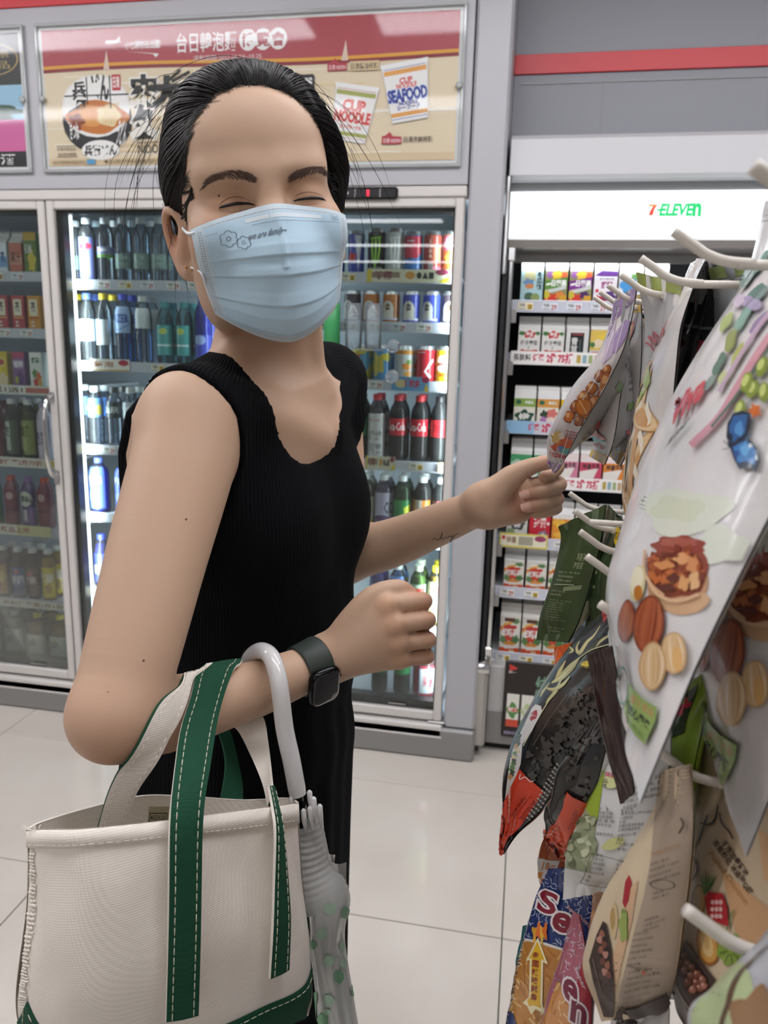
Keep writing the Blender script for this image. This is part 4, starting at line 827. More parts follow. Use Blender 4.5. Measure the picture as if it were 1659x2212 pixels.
# lower front
obj('kick_panel', MB().box(X0+0.03, X1, 2.49, 2.55, 0.05, 0.325, 0.004), mat('cream_panel', '#c6c4c2', 0.4), oc)
obj('kick_plate', MB().box(X0+0.03, X1, 2.484, 2.49, 0.035, 0.16, 0.002), M_GREYM, oc)
obj('plinth', MB().box(X0+0.02, X1, 2.52, 3.1, 0.0, 0.05), M_BLACK, oc)
A = Art(); A.rect(0, 0, 1, 1, '#2e2826')
A.text('純', 0.52, 0.58, 0.72, 0.84, '#7da088', 0.02); A.text('喫', 0.76, 0.58, 0.96, 0.84, '#7da088', 0.02)
A.blob(0.11, 0.92, 0.06, 0.035, '#c8403c', 3, 0.3); A.text('統一', 0.05, 0.85, 0.17, 0.88, '#e8e4e0', 0.02)
def mini(x, y, w, h, c1, c2):
    A.rect(x, y, x+w, y+h, '#e4e2d8'); A.rect(x, y, x+w, y+h*0.22, c1); A.blob(x+w*0.5, y+h*0.5, w*0.46, h*0.22, c2, 4); A.rect(x+w*0.1, y+h*0.46, x+w*0.9, y+h*0.58, c1); A.text('純喫茶', x+w*0.12, y+h*0.45, x+w*0.88, y+h*0.59, '#f4f0ea', 0.03)
mini(0.05, 0.14, 0.21, 0.44, '#c8503a', '#5c8c4c'); mini(0.30, 0.14, 0.21, 0.44, '#6a8c4c', '#b8c890'); mini(0.55, 0.14, 0.21, 0.44, '#a8884c', '#c8b890')
A.text('純粹好喝', 0.03, 0.03, 0.3, 0.08, '#a8a0c0', 0.01)
tt = thing('tea_poster', 'dark lacquer tea board with three little cartons on the chiller front', 'poster', (0.02, 2.483, 0.0))
p = aty(1082, 1588, 2.48); q = aty(1225, 1437, 2.48)
obj('board', MB().box(p[0]-0.02, q[0]-0.02, -0.012, -0.0005, p[2], q[2], 0.004), mat('board_dark', '#2e2826', 0.35), tt)
A.build('printed_face', plane_fn((p[0]-0.017, -0.0125, p[2]+0.003), (q[0]-p[0]-0.006, 0, 0), (0, 0, q[2]-p[2]-0.006), (0, -1, 0)), PRINT, tt)
# shelves
PR25 = lambda t: [('r', 0, 0, 1, 1, '#f1eeea'), ('t', t, 0.03, 0.28, 0.2, 0.78, '#444040', 0.02), ('t', '任選', 0.22, 0.25, 0.33, 0.8, '#cc3c5c', 0.03), ('t', '2件', 0.36, 0.18, 0.45, 0.86, '#cc3c5c', 0.05), ('t', '75折', 0.47, 0.18, 0.61, 0.86, '#cc3c5c', 0.05)]+[('r', 0.65+0.057*k, 0.2, 0.69+0.057*k, 0.8, ['#b8a050', '#8cb0b8', '#a0b07c', '#c0a078', '#7c6890', '#6c6c70'][k]) for k in range(6)]
CH = [(1.545, 5, []), (1.380, 4, [(-0.06, 0.26, 0.042, PR25('茶飲料'))]), (1.156, 4, [(-0.06, 0.26, 0.042, [('r', 0, 0, 0.28, 1, '#94bede')]+PR25('')[1:])]), (0.977, 6, [(-0.06, 0.06, 0.04, PR25('豆漿')), (0.08, 0.36, 0.042, PR25('乳飲'))]), (0.768, 6, [(-0.06, 0.1, 0.05, [('r', 0, 0, 1, 1, '#d8cc58'), ('r', 0.03, 0.12, 0.97, 0.88, '#ece6cc'), ('r', 0.05, 0.55, 0.12, 0.8, '#c83c3c'), ('t', '特惠', 0.15, 0.3, 0.35, 0.75, '#8a6a50', 0.02), ('r', 0.4, 0.2, 0.7, 0.8, '#a8a490'), ('e', 0.85, 0.7, 0.12, 0.2, '#9c4468')])]), (0.588, 6, []), (0.348, 6, [])]
E = [J]
def orow(lst): return lst
defk('d_winter', 'teal winter melon tea carton', 'carton', lambda: J('juice_carton', [('r', 0, 0, 1, 1, '#a9ccd0'), ('r', 0, 0.88, 1, 1, '#dfe4e4'), ('r', 0.15, 0.6, 0.65, 0.85, '#b8b890'), ('b', 0.35, 0.55, 0.24, 0.1, '#6a90b8'), ('b', 0.4, 0.45, 0.2, 0.07, '#c8804c'), ('e', 0.4, 0.16, 0.22, 0.12, '#4c6a54'), ('e', 0.68, 0.14, 0.2, 0.12, '#8a9a60'), ('t', '冬\n瓜\n飲', 0.72, 0.35, 0.95, 0.85, '#2c3438', 0.03)], h=0.112, side='#a0c0c4'))
FR = lambda c, t, tc: [('r', 0, 0, 1, 1, '#8a8c5c'), ('r', 0, 0.88, 1, 1, '#e4e6e4'), ('b', 0.2, 0.78, 0.16, 0.1, '#8a5c98'), ('b', 0.55, 0.76, 0.25, 0.12, '#d8b83c'), ('b', 0.85, 0.75, 0.14, 0.1, '#d8603c'), ('p', [(0, 0.35), (0, 0.6), (1, 0.72), (1, 0.46)], c), ('t', t, 0.3, 0.46, 0.96, 0.63, '#f0f0ec', 0.04), ('l', [(0.05, 0.5), (0.28, 0.53)], 0.05, '#f0f0ec'), ('l', [(0.05, 0.3), (0.5, 0.36), (0.95, 0.44)], 0.1, '#c8ccc8'), ('b', 0.3, 0.12, 0.3, 0.14, '#d0402c'), ('b', 0.7, 0.22, 0.2, 0.1, tc), ('b', 0.85, 0.1, 0.2, 0.12, '#d0a030'), ('b', 0.1, 0.22, 0.14, 0.12, '#c8b840')]
defk('d_green', 'green fruit and vegetable juice carton', 'carton', lambda: J('juice_carton', FR('#5c8a3c', '日蔬果', '#d8803c'), h=0.112, side='#7a8c50'))
defk('d_purple', 'purple fruit and vegetable juice carton', 'carton', lambda: J('juice_carton', FR('#7c3488', '日蔬果', '#4c2c64'), h=0.112, side='#6c3c7c'))
defk('d_berry', 'white berry juice carton with violet band', 'carton', lambda: J('juice_carton', [('r', 0, 0, 1, 1, '#e8e4ea'), ('p', [(0, 0.76), (0.3, 0.9), (1, 0.88), (1, 0.74), (0.3, 0.74)], '#5c3480'), ('t', 'BOURJOIE', 0.25, 0.64, 0.85, 0.7, '#5c3480', 0.02), ('t', '野莓', 0.32, 0.42, 0.8, 0.6, '#a04c84', 0.03), ('b', 0.15, 0.35, 0.08, 0.05, '#c83c4c'), ('b', 0.25, 0.12, 0.2, 0.1, '#b83c4c'), ('b', 0.75, 0.2, 0.22, 0.16, '#5c4078'), ('b', 0.5, 0.1, 0.18, 0.1, '#8c2c54')], h=0.112, side='#dcd8e0'))
defk('d_bluew', 'white carton with sky blue heart shape', 'carton', lambda: J('juice_carton', [('r', 0, 0, 1, 1, '#d4dce2'), ('r', 0, 0.8, 1, 1, '#e8eaea'), ('b', 0.4, 0.5, 0.35, 0.22, '#4c94d0'), ('b', 0.7, 0.75, 0.2, 0.08, '#6a9c5c'), ('r', 0, 0, 1, 0.2, '#a0584c')], h=0.112))
TOM = [('r', 0, 0, 1, 1, '#e9e8e2'), ('b', 0.5, 0.78, 0.28, 0.13, '#c83c3c'), ('b', 0.15, 0.82, 0.14, 0.08, '#4c7c44'), ('b', 0.88, 0.82, 0.1, 0.07, '#4c7c44'), ('t', '蕃茄', 0.34, 0.7, 0.66, 0.86, '#f4ecec', 0.03), ('t', '梅子蕃茄', 0.12, 0.38, 0.88, 0.55, '#4c4c48', 0.02), ('l', [(0.5, 0.36), (0.48, 0.22)], 0.03, '#5c8c4c'), ('b', 0.3, 0.08, 0.28, 0.12, '#c4342c'), ('b', 0.72, 0.08, 0.3, 0.12, '#cc3c30')]
defk('d_tomato', 'white carton with red tomatoes', 'carton', lambda: J('juice_carton', TOM, h=0.085))
defk('d_blackl', 'white carton with black calligraphy label', 'carton', lambda: J('juice_carton', [('r', 0, 0, 1, 1, '#dededa'), ('r', 0.18, 0.0, 0.8, 0.88, '#26282a'), ('r', 0.26, 0.78, 0.74, 0.86, '#8c4444'), ('t', '青\n草', 0.24, 0.1, 0.52, 0.7, '#d8d8d4', 0.03), ('r', 0.58, 0.15, 0.7, 0.65, '#484c4c')], h=0.085, side='#d0d0cc'))
defk('d_yelj', 'yellow peach juice carton', 'carton', lambda: J('juice_carton', [('r', 0, 0, 1, 1, '#e0c060'), ('r', 0, 0.0, 1, 0.24, '#c8d4d8'), ('t', '蜜桃', 0.1, 0.03, 0.9, 0.2, '#c85a4c', 0.03), ('b', 0.4, 0.5, 0.32, 0.16, '#e8d8b8'), ('b', 0.6, 0.75, 0.3, 0.12, '#e8cc50'), ('b', 0.1, 0.45, 0.12, 0.1, '#4c7c44')], h=0.085, side='#d8d0b0'))
COW = lambda c: [('r', 0, 0, 1, 1, '#e4e2d4'), ('r', 0, 0.68, 1, 1, c), ('e', 0.2, 0.86, 0.13, 0.09, '#3c6c54'), ('t', '林鳳營', 0.5, 0.8, 0.9, 0.92, '#e8ece0', 0.03)]
defk('d_cow', 'green-topped milk carton with cow', 'carton', lambda: J('milk_carton', COW('#8cac54')+[('b', 0.5, 0.3, 0.42, 0.24, '#2f5444'), ('b', 0.35, 0.3, 0.1, 0.12, '#e8e8e0'), ('b', 0.62, 0.32, 0.12, 0.1, '#e8e8e0'), ('r', 0.46, 0.18, 0.54, 0.44, '#e8e8e0')], h=0.085))
defk('d_fruit', 'orange-topped fruit milk carton', 'carton', lambda: J('milk_carton', COW('#d89a4c')+[('b', 0.35, 0.4, 0.2, 0.16, '#3c4c3c'), ('b', 0.7, 0.45, 0.24, 0.18, '#d87c74'), ('b', 0.35, 0.2, 0.2, 0.12, '#b07cb0'), ('b', 0.65, 0.18, 0.22, 0.12, '#ecd8cc'), ('r', 0, 0, 1, 0.06, '#d89a4c')], h=0.085, side='#d8b890'))
defk('d_yel', 'plain bright yellow milk tea carton', 'carton', lambda: J('milk_carton', [('r', 0, 0, 1, 1, '#e4bc28'), ('e', 0.25, 0.84, 0.13, 0.09, '#b88c20'), ('t', '木瓜', 0.5, 0.78, 0.9, 0.92, '#c84c30', 0.03), ('t', '牛乳', 0.15, 0.35, 0.85, 0.6, '#c89418', 0.03), ('l', [(0.1, 0.2), (0.9, 0.26)], 0.06, '#d8a818')], h=0.085, side='#d8b020'))
defk('d_soy', 'green and white soy drink carton', 'carton', lambda: J('soy_carton', [('r', 0, 0, 1, 1, '#4ca06c'), ('r', 0, 0.0, 1, 0.45, '#d8e4d8'), ('b', 0.4, 0.5, 0.5, 0.16, '#b8d8c0'), ('r', 0, 0.88, 1, 1, '#e6e8e4'), ('t', '豆漿', 0.2, 0.1, 0.8, 0.36, '#3c7a54', 0.03)], h=0.09, side='#88b898'))
FRM = lambda c: [('r', 0, 0, 1, 1, c), ('r', 0, 0.7, 1, 1, '#e8dcd8'), ('p', [(0, 0), (0.6, 0), (0.85, 0.5), (0.0, 0.35)], '#ece6dc'), ('t', '特濃', 0.12, 0.44, 0.5, 0.64, '#443c3c', 0.03), ('t', '牛乳', 0.54, 0.46, 0.92, 0.66, '#443c3c', 0.03)]
defk('d_pink', 'pale pink milk carton', 'carton', lambda: J('milk_carton', FRM('#d88ca4'), h=0.09, side='#d8a8b4'))
defk('d_rose', 'rose red milk carton', 'carton', lambda: J('milk_carton', FRM('#d0506c'), h=0.09, side='#c86c80'))
defk('d_orng', 'orange milk carton', 'carton', lambda: J('milk_carton', FRM('#e08c3c'), h=0.09, side='#d89c5c'))
defk('d_bw', 'white carton with dark flower drawing', 'carton', lambda: J('tea_carton', [('r', 0, 0, 1, 1, '#d6d6cc'), ('b', 0.5, 0.5, 0.36, 0.2, '#4c504c'), ('b', 0.5, 0.5, 0.18, 0.1, '#d8d0d4'), ('b', 0.2, 0.25, 0.2, 0.12, '#8a9a74'), ('b', 0.8, 0.75, 0.16, 0.1, '#8a9a74')], h=0.09, side='#ccccc4'))
defk('d_apple', 'bright red apple black tea carton', 'carton', lambda: J('tea_carton', [('r', 0, 0, 1, 1, '#c82c3c'), ('t', '蘋果', 0.22, 0.7, 0.8, 0.92, '#f4e8e4', 0.03), ('t', '紅茶', 0.22, 0.45, 0.8, 0.67, '#f4e8e4', 0.03), ('b', 0.68, 0.18, 0.24, 0.16, '#8c7c84'), ('b', 0.68, 0.18, 0.1, 0.07, '#d8d0cc'), ('e', 0.9, 0.62, 0.07, 0.06, '#f0e4e0')], h=0.09, side='#b02834'))
LP = lambda c1, c2: [('r', 0, 0, 1, 1, c1), ('r', 0, 0.84, 1, 1, '#e4e2dc'), ('b', 0.3, 0.7, 0.3, 0.12, c2), ('e', 0.52, 0.58, 0.34, 0.13, '#e8cc34'), ('e', 0.52, 0.58, 0.25, 0.08, '#c8502c'), ('t', 'Lipton', 0.3, 0.54, 0.74, 0.62, '#f4e8d4', 0.03), ('b', 0.5, 0.2, 0.4, 0.16, c2), ('b', 0.75, 0.14, 0.2, 0.1, '#d8b83c')]
defk('d_lipo', 'orange tea carton with yellow oval badge', 'carton', lambda: J('tea_carton', LP('#e0903c', '#e8b44c'), h=0.09, side='#d88c3c'))
defk('d_lipg', 'lime green tea carton with yellow oval badge', 'carton', lambda: J('tea_carton', LP('#a4bc54', '#d8d060'), h=0.09, side='#98ac50'))
defk('d_mag', 'magenta-banded white tea carton', 'carton', lambda: J('tea_carton', [('r', 0, 0, 1, 1, '#dcd6d4'), ('r', 0, 0.5, 1, 0.78, '#a83c6c'), ('t', '奶茶', 0.2, 0.52, 0.8, 0.74, '#f0e4ea', 0.03), ('r', 0, 0.0, 1, 0.2, '#b85480')], h=0.09))
PT = lambda: [('r', 0, 0, 1, 1, '#e6e2d4'), ('p', [(0, 0.75), (0.3, 0.95), (1, 0.8), (1, 0.95), (0.7, 1), (0, 1)], '#d8d8cc'), ('b', 0.75, 0.88, 0.22, 0.07, '#5c8454'), ('b', 0.42, 0.66, 0.4, 0.14, '#c83c34'), ('l', [(0.0, 0.58), (0.2, 0.78), (0.6, 0.84)], 0.07, '#e0a84c'), ('b', 0.2, 0.35, 0.22, 0.12, '#5c8450'), ('b', 0.75, 0.38, 0.24, 0.12, '#4c7848'), ('b', 0.45, 0.42, 0.2, 0.1, '#c8442c'), ('t', '純喫茶', 0.12, 0.46, 0.92, 0.66, '#f6f0ea', 0.05), ('r', 0, 0, 1, 0.14, '#d0542c'), ('l', [(0, 0.28), (0.3, 0.14), (0.7, 0.16), (1, 0.26)], 0.07, '#e8e4da'), ('b', 0.5, 0.26, 0.3, 0.05, '#d88c3c'), ('r', 0.5, 0.03, 0.75, 0.08, '#d8d0a0')]
defk('d_tea', 'red and green black tea carton', 'carton', lambda: J('tea_carton', PT(), h=0.098, w=0.068, side='#c8bca0'))
defk('d_teat', 'tall red and green tea carton', 'carton', lambda: J('tea_carton', PT()+[('r', 0.2, 0.86, 0.72, 0.96, '#5c342c')], h=0.135, w=0.07, side='#c8bca0', top='#d8d4cc'))
CROWS = [['d_winter', 'd_green', 'd_purple', 'd_berry', 'd_bluew', 'd_bluew'], ['d_tomato', 'd_tomato', 'd_blackl', 'd_yelj', 'd_yelj', 'd_tomato'], ['d_cow', 'd_fruit', 'd_yel', 'd_yel', 'd_cow', 'd_fruit'], ['d_soy', 'd_soy', 'd_pink', 'd_rose', 'd_orng', 'd_orng'], ['d_bw', 'd_apple', 'd_lipo', 'd_lipg', 'd_mag', 'd_mag'], ['d_tea', 'd_tea', 'd_tea'], ['d_teat', 'd_teat', 'd_teat']]
for k, (z, n, pr) in enumerate(CH):
    s = shelf(oc, X0+0.03, X1, z, YC, YC+0.45, 80+k, pr, rail_h=0.036, tagp=0.076)
    obj('shelf_bracket', MB().box(X0+0.03, X0+0.048, YC-0.012, YC+0.006, z-0.065, z-0.02, 0.002), M_STEEL, s)
    for q, key in enumerate(CROWS[k]):
        f, desc, cat = K[key]
        x = -0.0075+0.0757*q+(0.003 if k else 0)
        radius(key); place(key, x, YC+0.012+0.036, z, f'{desc}, {ORD[q+1]} from left, {ORD[k+1]} shelf of open chiller', cat, f'cartons on the {ORD[k+1]} shelf of the open chiller')
        if k >= 1 and q < 3:
            radius(key); place(key, x, YC+0.012+0.036+0.075, z, f'{desc}, behind {ORD[q+1]} front carton, {ORD[k+1]} chiller shelf', cat, f'cartons at the back of the {ORD[k+1]} shelf of the open chiller')
from mathutils.kdtree import KDTree
# ================================================================== snack rack at the right with its peg hooks
M_PEG = mat('peg_cream', '#cfc8bd', 0.3)
M_RACK = mat('rack_panel', '#8f8d8a', 0.5)
rk = thing('snack_rack', 'tall snack rack at the right edge with rows of cream peg hooks', 'rack', (0.34, 0.2, 0))
obj('panel', MB().box(0.0, 0.02, -0.9, 0.72, 0.1, 1.62, 0.003), M_RACK, rk)
obj('base_deck', MB().box(-0.2, 0.02, -0.9, 0.72, 0.0, 0.12, 0.004), M_RACK, rk)
for y in (-0.9, -0.1, 0.70): obj('upright', MB().box(0.02, 0.06, y, y+0.03, 0, 1.66, 0.003), M_STEEL, rk)
def peg(x, y, z, drop=0.0125, run=0.02, r=0.0025):
    p = [(x, y, z), (x+run*0.45, y, z-drop*0.47), (x+run*0.8, y, z-drop*0.83), (x+run*1.25, y, z-drop*1.07), (x+run*1.9, y, z-drop*1.16), (0.1, y, z-drop*1.2) if x+run*1.9 < 0.095 else (x+run*2.5, y, z-drop*1.2), (0.34, y, z-drop*1.25)]
    rr = [r*1.06]+[r]*30
    o = obj('peg_hook', MB().tube(np.vstack([spline(p, 30)])-np.array([0.34, 0.2, 0]), r, 10), M_PEG, rk, True)
    return o
for y in (0.264, 0.397, 0.508, 0.615, 0.712, 0.791, 0.868): peg(0.063, y, 1.456)
for y in (0.398, 0.494, 0.564, 0.639, 0.72): peg(0.045, y, 1.269)
peg(0.0455, 0.496, 1.2915, 0.0, 0.02, 0.002)
a, b = atx(1481, 1965, 0.072), atx(1421, 1622, 0.08)
peg(*a, r=0.0027); peg(*b, r=0.0026)
for y in (0.452, 0.521): peg(0.05, y, 1.0)
# ------------------------------------------------------------------ pouches
FILM = vcol_mat('pouch_film', 0.22, 0.5, coat=0.25, wrinkle=0.25, wscale=45)
FOIL = vcol_mat('pouch_print', 0.25, 0.5, coat=0.2)
DULL = vcol_mat('pouch_paper', 0.45, 0.35, wrinkle=0.15, wscale=40)
def seen_fn(fn):
    """print traced from the photograph: each traced point is taken to the place of the surface where the photograph shows it"""
    uu, vv = np.meshgrid(np.linspace(0, 1, 90), np.linspace(0, 1, 130)); S = np.stack([uu.ravel(), vv.ravel()], 1)
    def sp(uv):
        p = fn(uv)[0]-CAM+fn.c; d = p @ CF; return np.stack([p @ CR/d*F_+W_/2, p @ CD/d*F_+H_/2], 1)
    SP = sp(S); kd = KDTree(len(SP))
    for i, x in enumerate(SP): kd.insert((x[0], x[1], 0), i)
    kd.balance()
    def f(q):
        uv = np.array([S[kd.find((x[0], x[1], 0))[1]] for x in q])
        for _ in range(5):
            e = 2e-3; b = sp(uv); J1 = (sp(uv+[e, 0])-b)/e; J2 = (sp(uv+[0, e])-b)/e; r = q-b
            det = J1[:, 0]*J2[:, 1]-J1[:, 1]*J2[:, 0]; det = np.where(np.abs(det) < 200, np.inf, det)
            du = np.stack([(r[:, 0]*J2[:, 1]-r[:, 1]*J2[:, 0])/det, (J1[:, 0]*r[:, 1]-J1[:, 1]*r[:, 0])/det], 1)
            uv = np.clip(uv+np.clip(du, -0.03, 0.03), 0.002, 0.998)
        return fn(uv)
    return f
def pouch(name, label, rows, bA=0.012, bB=0.012, colA='#d8d4d0', colB=None, artA=None, artB=None, group='snack pouches on the rack', traced=None, m=None, wr=0.0012, seed=0, cat='snack', top=0.93, bot=0.05, pm=None, seal=True):
    """rows: left and right edge points (pixel, pixel, depth) from top to bottom of the face we see; bA bulges that face, bB the far face"""
    L = spline([at(*r[0]) for r in rows], 201)[::-1]; R = spline([at(*r[1]) for r in rows], 201)[::-1]
    C_ = (L+R)/2; dd = np.concatenate([[0], np.cumsum(np.linalg.norm(np.diff(C_, axis=0), axis=1))]); ii = np.linspace(0, dd[-1], 41)
    L, R = (np.stack([np.interp(ii, dd, Q[:, k]) for k in range(3)], 1) for Q in (L, R))
    cen = (L[-1]+R[-1])/2
    L, R = L-cen, R-cen
    rg = random.Random(seed+len(label)); ph = [rg.uniform(0, 6.3) for _ in range(6)]
    def base(u, v):
        t = np.clip(v, 0, 1)*40; i = np.minimum(t.astype(int), 39); w = (t-i)[:, None]
        l = L[i]*(1-w)+L[i+1]*w; r = R[i]*(1-w)+R[i+1]*w
        return l*(1-u[:, None])+r*u[:, None]
    def shape(u, v):
        pu = np.clip(1-(2*u-1)**2, 0, 1)**0.62
        pv = np.clip((v-bot)/0.22, 0, 1)*np.clip((top-v)/0.42, 0, 1); pv = pv*pv*(3-2*pv)
        return pu*pv**0.7
    def wrk(u, v):
        e = np.clip(1-(2*u-1)**2, 0, 1)
        k = np.exp(-((v-top)/0.2)**2)+np.exp(-((v-bot)/0.16)**2)
        return wr*e*(k*np.sin(u*19+ph[0]+3*v)*1.0+0.6*np.sin(9*u+13*v+ph[1])+0.5*np.sin(23*v-7*u+ph[2])*np.abs(2*u-1))
    def side(sg):
        def fn(uv):
            u, v = uv[:, 0].copy(), uv[:, 1]
            if sg < 0: u = 1-u
            e = 1e-3
            P = lambda a, b: base(a, b)
            du = P(np.clip(u+e, 0, 1), v)-P(np.clip(u-e, 0, 1), v); dv = P(u, np.clip(v+e, 0, 1))-P(u, np.clip(v-e, 0, 1))
            n = np.cross(du, dv); n /= np.linalg.norm(n, axis=1)[:, None]+1e-12
            def S(a, b): return P(a, b)+n*(sg*((bA if sg > 0 else bB)*shape(a, b)+wrk(a, b)+0.0004))[:, None]
            p = S(u, v)
            d1 = S(np.clip(u+e, 0, 1), v)-S(np.clip(u-e, 0, 1), v); d2 = S(u, np.clip(v+e, 0, 1))-S(u, np.clip(v-e, 0, 1))
            m_ = np.cross(d1, d2)*sg; m_ /= np.linalg.norm(m_, axis=1)[:, None]+1e-12
            return p, m_
        fn.c = cen; return fn
    t = thing(name, label, cat, tuple(cen), group)
    gu, gv = np.meshgrid(np.linspace(0, 1, 33), np.linspace(0, 1, 61))
    mb = MB()
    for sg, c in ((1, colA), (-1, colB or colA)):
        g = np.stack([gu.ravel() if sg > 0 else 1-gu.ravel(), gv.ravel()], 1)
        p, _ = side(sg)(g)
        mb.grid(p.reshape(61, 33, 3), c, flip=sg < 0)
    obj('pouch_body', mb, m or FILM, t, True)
    if traced: traced.build('front_print', seen_fn(side(1)), pm or FOIL, t, me=4.5, dl=0.00006, lift=0.0003, cap=0.002)
    if artA: artA.build('front_print', side(1), pm or FOIL, t, me=0.03, dl=0.00007, lift=0.0004)
    if artB: artB.build('back_print', side(-1), pm or FOIL, t, me=0.03, dl=0.00007, lift=0.0004)
    if seal:
        s = MB()
        for k in range(3):
            for sg in (1, -1):
                v0 = 0.957+0.011*k
                uu = np.linspace(0.02, 0.98, 12)
                q = np.stack([np.concatenate([uu, uu]), np.concatenate([np.full(12, v0), np.full(12, v0+0.004)])], 1)
                p, n = side(sg)(q); p = p+n*0.0004
                s.grid(p.reshape(2, 12, 3), colA, flip=sg < 0)
        o = obj('seal_rib', s, m or FILM, t); o['kind'] = 'stuff'
    return t
def bl(A, x, y, rx, ry, c, k=3, amp=0.06, rot=0.0, ph=None): A.blob(x, y, rx, ry, c, k, amp, 30, rot, x*0.37 if ph is None else ph)
def striped(A, x, y, rx, ry, rot, cols):
    bl(A, x, y, rx, ry, cols[0], 2, 0.05, rot); bl(A, x, y, rx*0.86, ry*0.92, cols[1], 2, 0.05, rot)
    c, q = math.cos(rot), math.sin(rot)
    for k, cc in zip((-0.55, -0.25, 0.1, 0.4, 0.66), (3, 2, 3, 0, 2)):
        yy = np.linspace(-0.82, 0.82, 9)*ry; xx = rx*k*np.sqrt(1-(yy/ry)**2)*1.1
        A.line(np.stack([x+xx*c-yy*q, y+xx*q+yy*c], 1), np.array([0.3, 0.7, 1, 1.2, 1.3, 1.2, 1, 0.7, 0.3])*rx*0.11, cols[min(cc, len(cols)-1)])
ALM = ('#7c3a26', '#a5583a', '#b36642', '#964a30'); HAZ = ('#c09a6c', '#d8b88c', '#e8d3b0', '#cda878')
def nut(A, x, y, rx, ry, rot=0.0, c=('#8c4a26', '#b8683a', '#d89a62')):
    A.blob(x, y, rx, ry, c[0], 4, 0.06, rot=rot, ph=x*20); A.blob(x-rx*0.08, y+ry*0.06, rx*0.85, ry*0.85, c[1], 4, 0.08, rot=rot, ph=y*17); A.blob(x-rx*0.2, y+ry*0.2, rx*0.45, ry*0.5, c[2], 3, 0.1, rot=rot, ph=x*31)
def pista(A, x, y, rx, ry, rot=0.0):
    A.blob(x, y, rx, ry, '#c89a64', 2, 0.06, rot=rot); A.blob(x, y, rx*0.9, ry*0.92, '#e2c496', 2, 0.06, rot=rot); A.blob(x+rx*0.1, y-ry*0.1, rx*0.55, ry*0.72, '#d09a5c', 2, 0.1, rot=rot)
    A.line([(x+rx*0.62, y-ry*0.6), (x+rx*0.55, y), (x+rx*0.2, y+ry*0.85)], rx*0.13, '#f0e2c8'); A.line([(x-rx*0.7, y-ry*0.4), (x-rx*0.6, y+ry*0.2), (x-rx*0.1, y+ry*0.85)], rx*0.11, '#f0e2c8')
def lines(A, x0, x1, y0, y1, n, col, words=None, h=0.6):
    W = words or ['原料:腰果、杏仁、核桃、開心果', '本產品含有堅果類製品', '保存期限:12個月', '請置於陰涼乾燥處', '有效日期:標示於包裝', '原產地:台灣', '淨重:120公克', '開封後請儘速食用']
    dy = (y1-y0)/n
    for k in range(n):
        s = W[k % len(W)]; w = (x1-x0)*min(1, 0.35+0.045*len(s))
        A.text(s, x0, y1-dy*(k+1)+dy*(1-h)/2, x0+w, y1-dy*k-dy*(1-h)/2, col, 0.0, 1)
# --- mixed nut pouches, held one first
def heldpx():
    P = Art(); li = '#9c7eaa'
    P.poly([(1326, 655), (1378, 612), (1380, 640), (1352, 668), (1322, 700)], li); P.poly([(1352, 690), (1364, 694), (1350, 735), (1330, 765), (1316, 760), (1318, 735)], '#a98db6'); P.poly([(1318, 700), (1332, 690), (1322, 770), (1300, 790)], '#c3b2c9'); P.poly([(1178, 990), (1196, 1000), (1218, 1004), (1198, 1026), (1186, 1010)], li)
    N3 = (('#8c4c28', '#bd7440', '#e2a878'), ('#7c4630', '#a4664a', '#c99a7c'), ('#9c5a30', '#c98450', '#e8b88c'))
    for k, (x, y, rx, ry) in enumerate(((1312, 800, 9, 13), (1296, 812, 10, 14), (1322, 822, 9, 15), (1280, 838, 12, 14), (1302, 845, 10, 16), (1262, 858, 12, 15), (1284, 868, 12, 17), (1246, 878, 12, 14), (1266, 888, 13, 16), (1232, 900, 11, 14), (1252, 908, 9, 12))):
        c = N3[k % 3]; bl(P, x, y, rx, ry, c[0], 4, 0.08, 0.5); bl(P, x-1, y-1, rx*0.82, ry*0.82, c[1], 4, 0.08, 0.5); bl(P, x-3, y-4, rx*0.4, ry*0.4, c[2], 3, 0.1)
    bl(P, 1262, 878, 17, 20, '#a45c28', 3, 0.05, 0.3); bl(P, 1262, 877, 14, 17, '#cd7e3c', 3, 0.05, 0.3); P.line(spline([(1254, 864), (1262, 878), (1268, 892)], 7), 2, '#ecc090'); bl(P, 1310, 822, 12, 18, '#c27a42', 3, 0.08, 0.4); bl(P, 1308, 818, 6, 9, '#e6b27c', 3, 0.08, 0.4)
    P.line([(1224, 928), (1252, 934)], 1.6, '#a8404a'); P.line([(1224, 942), (1248, 946)], 1.6, '#a8404a'); P.textq('萬歲牌 綜合堅果', (1225, 940), (25, 5), (1, -8), '#a8404a', 0.01)
    bl(P, 1208, 944, 14, 13, '#d2b26c', 5, 0.1); bl(P, 1224, 956, 15, 13, '#cf7050', 4, 0.12); bl(P, 1205, 964, 12, 8, '#c8583c', 4, 0.12); bl(P, 1214, 968, 8, 7, '#6a8fc0', 3, 0.1); bl(P, 1226, 972, 12, 6, '#6fb0a6', 3, 0.1); bl(P, 1216, 940, 6, 7, '#e6d6c6', 4, 0.1)
    P.textq('每日堅果新包裝', (1190, 982), (36, 10), (1, -9), '#b03c48', 0.04); P.textq('35g', (1212, 1002), (10, 3), (2, -9), '#3c3c44', 0.02)
    for q in ([(1330, 720), (1300, 800), (1262, 862)], [(1352, 700), (1322, 800), (1296, 850)], [(1240, 905), (1226, 950), (1214, 990)]): P.line(spline(q, 12), 1.2, '#f2efee')
    return P
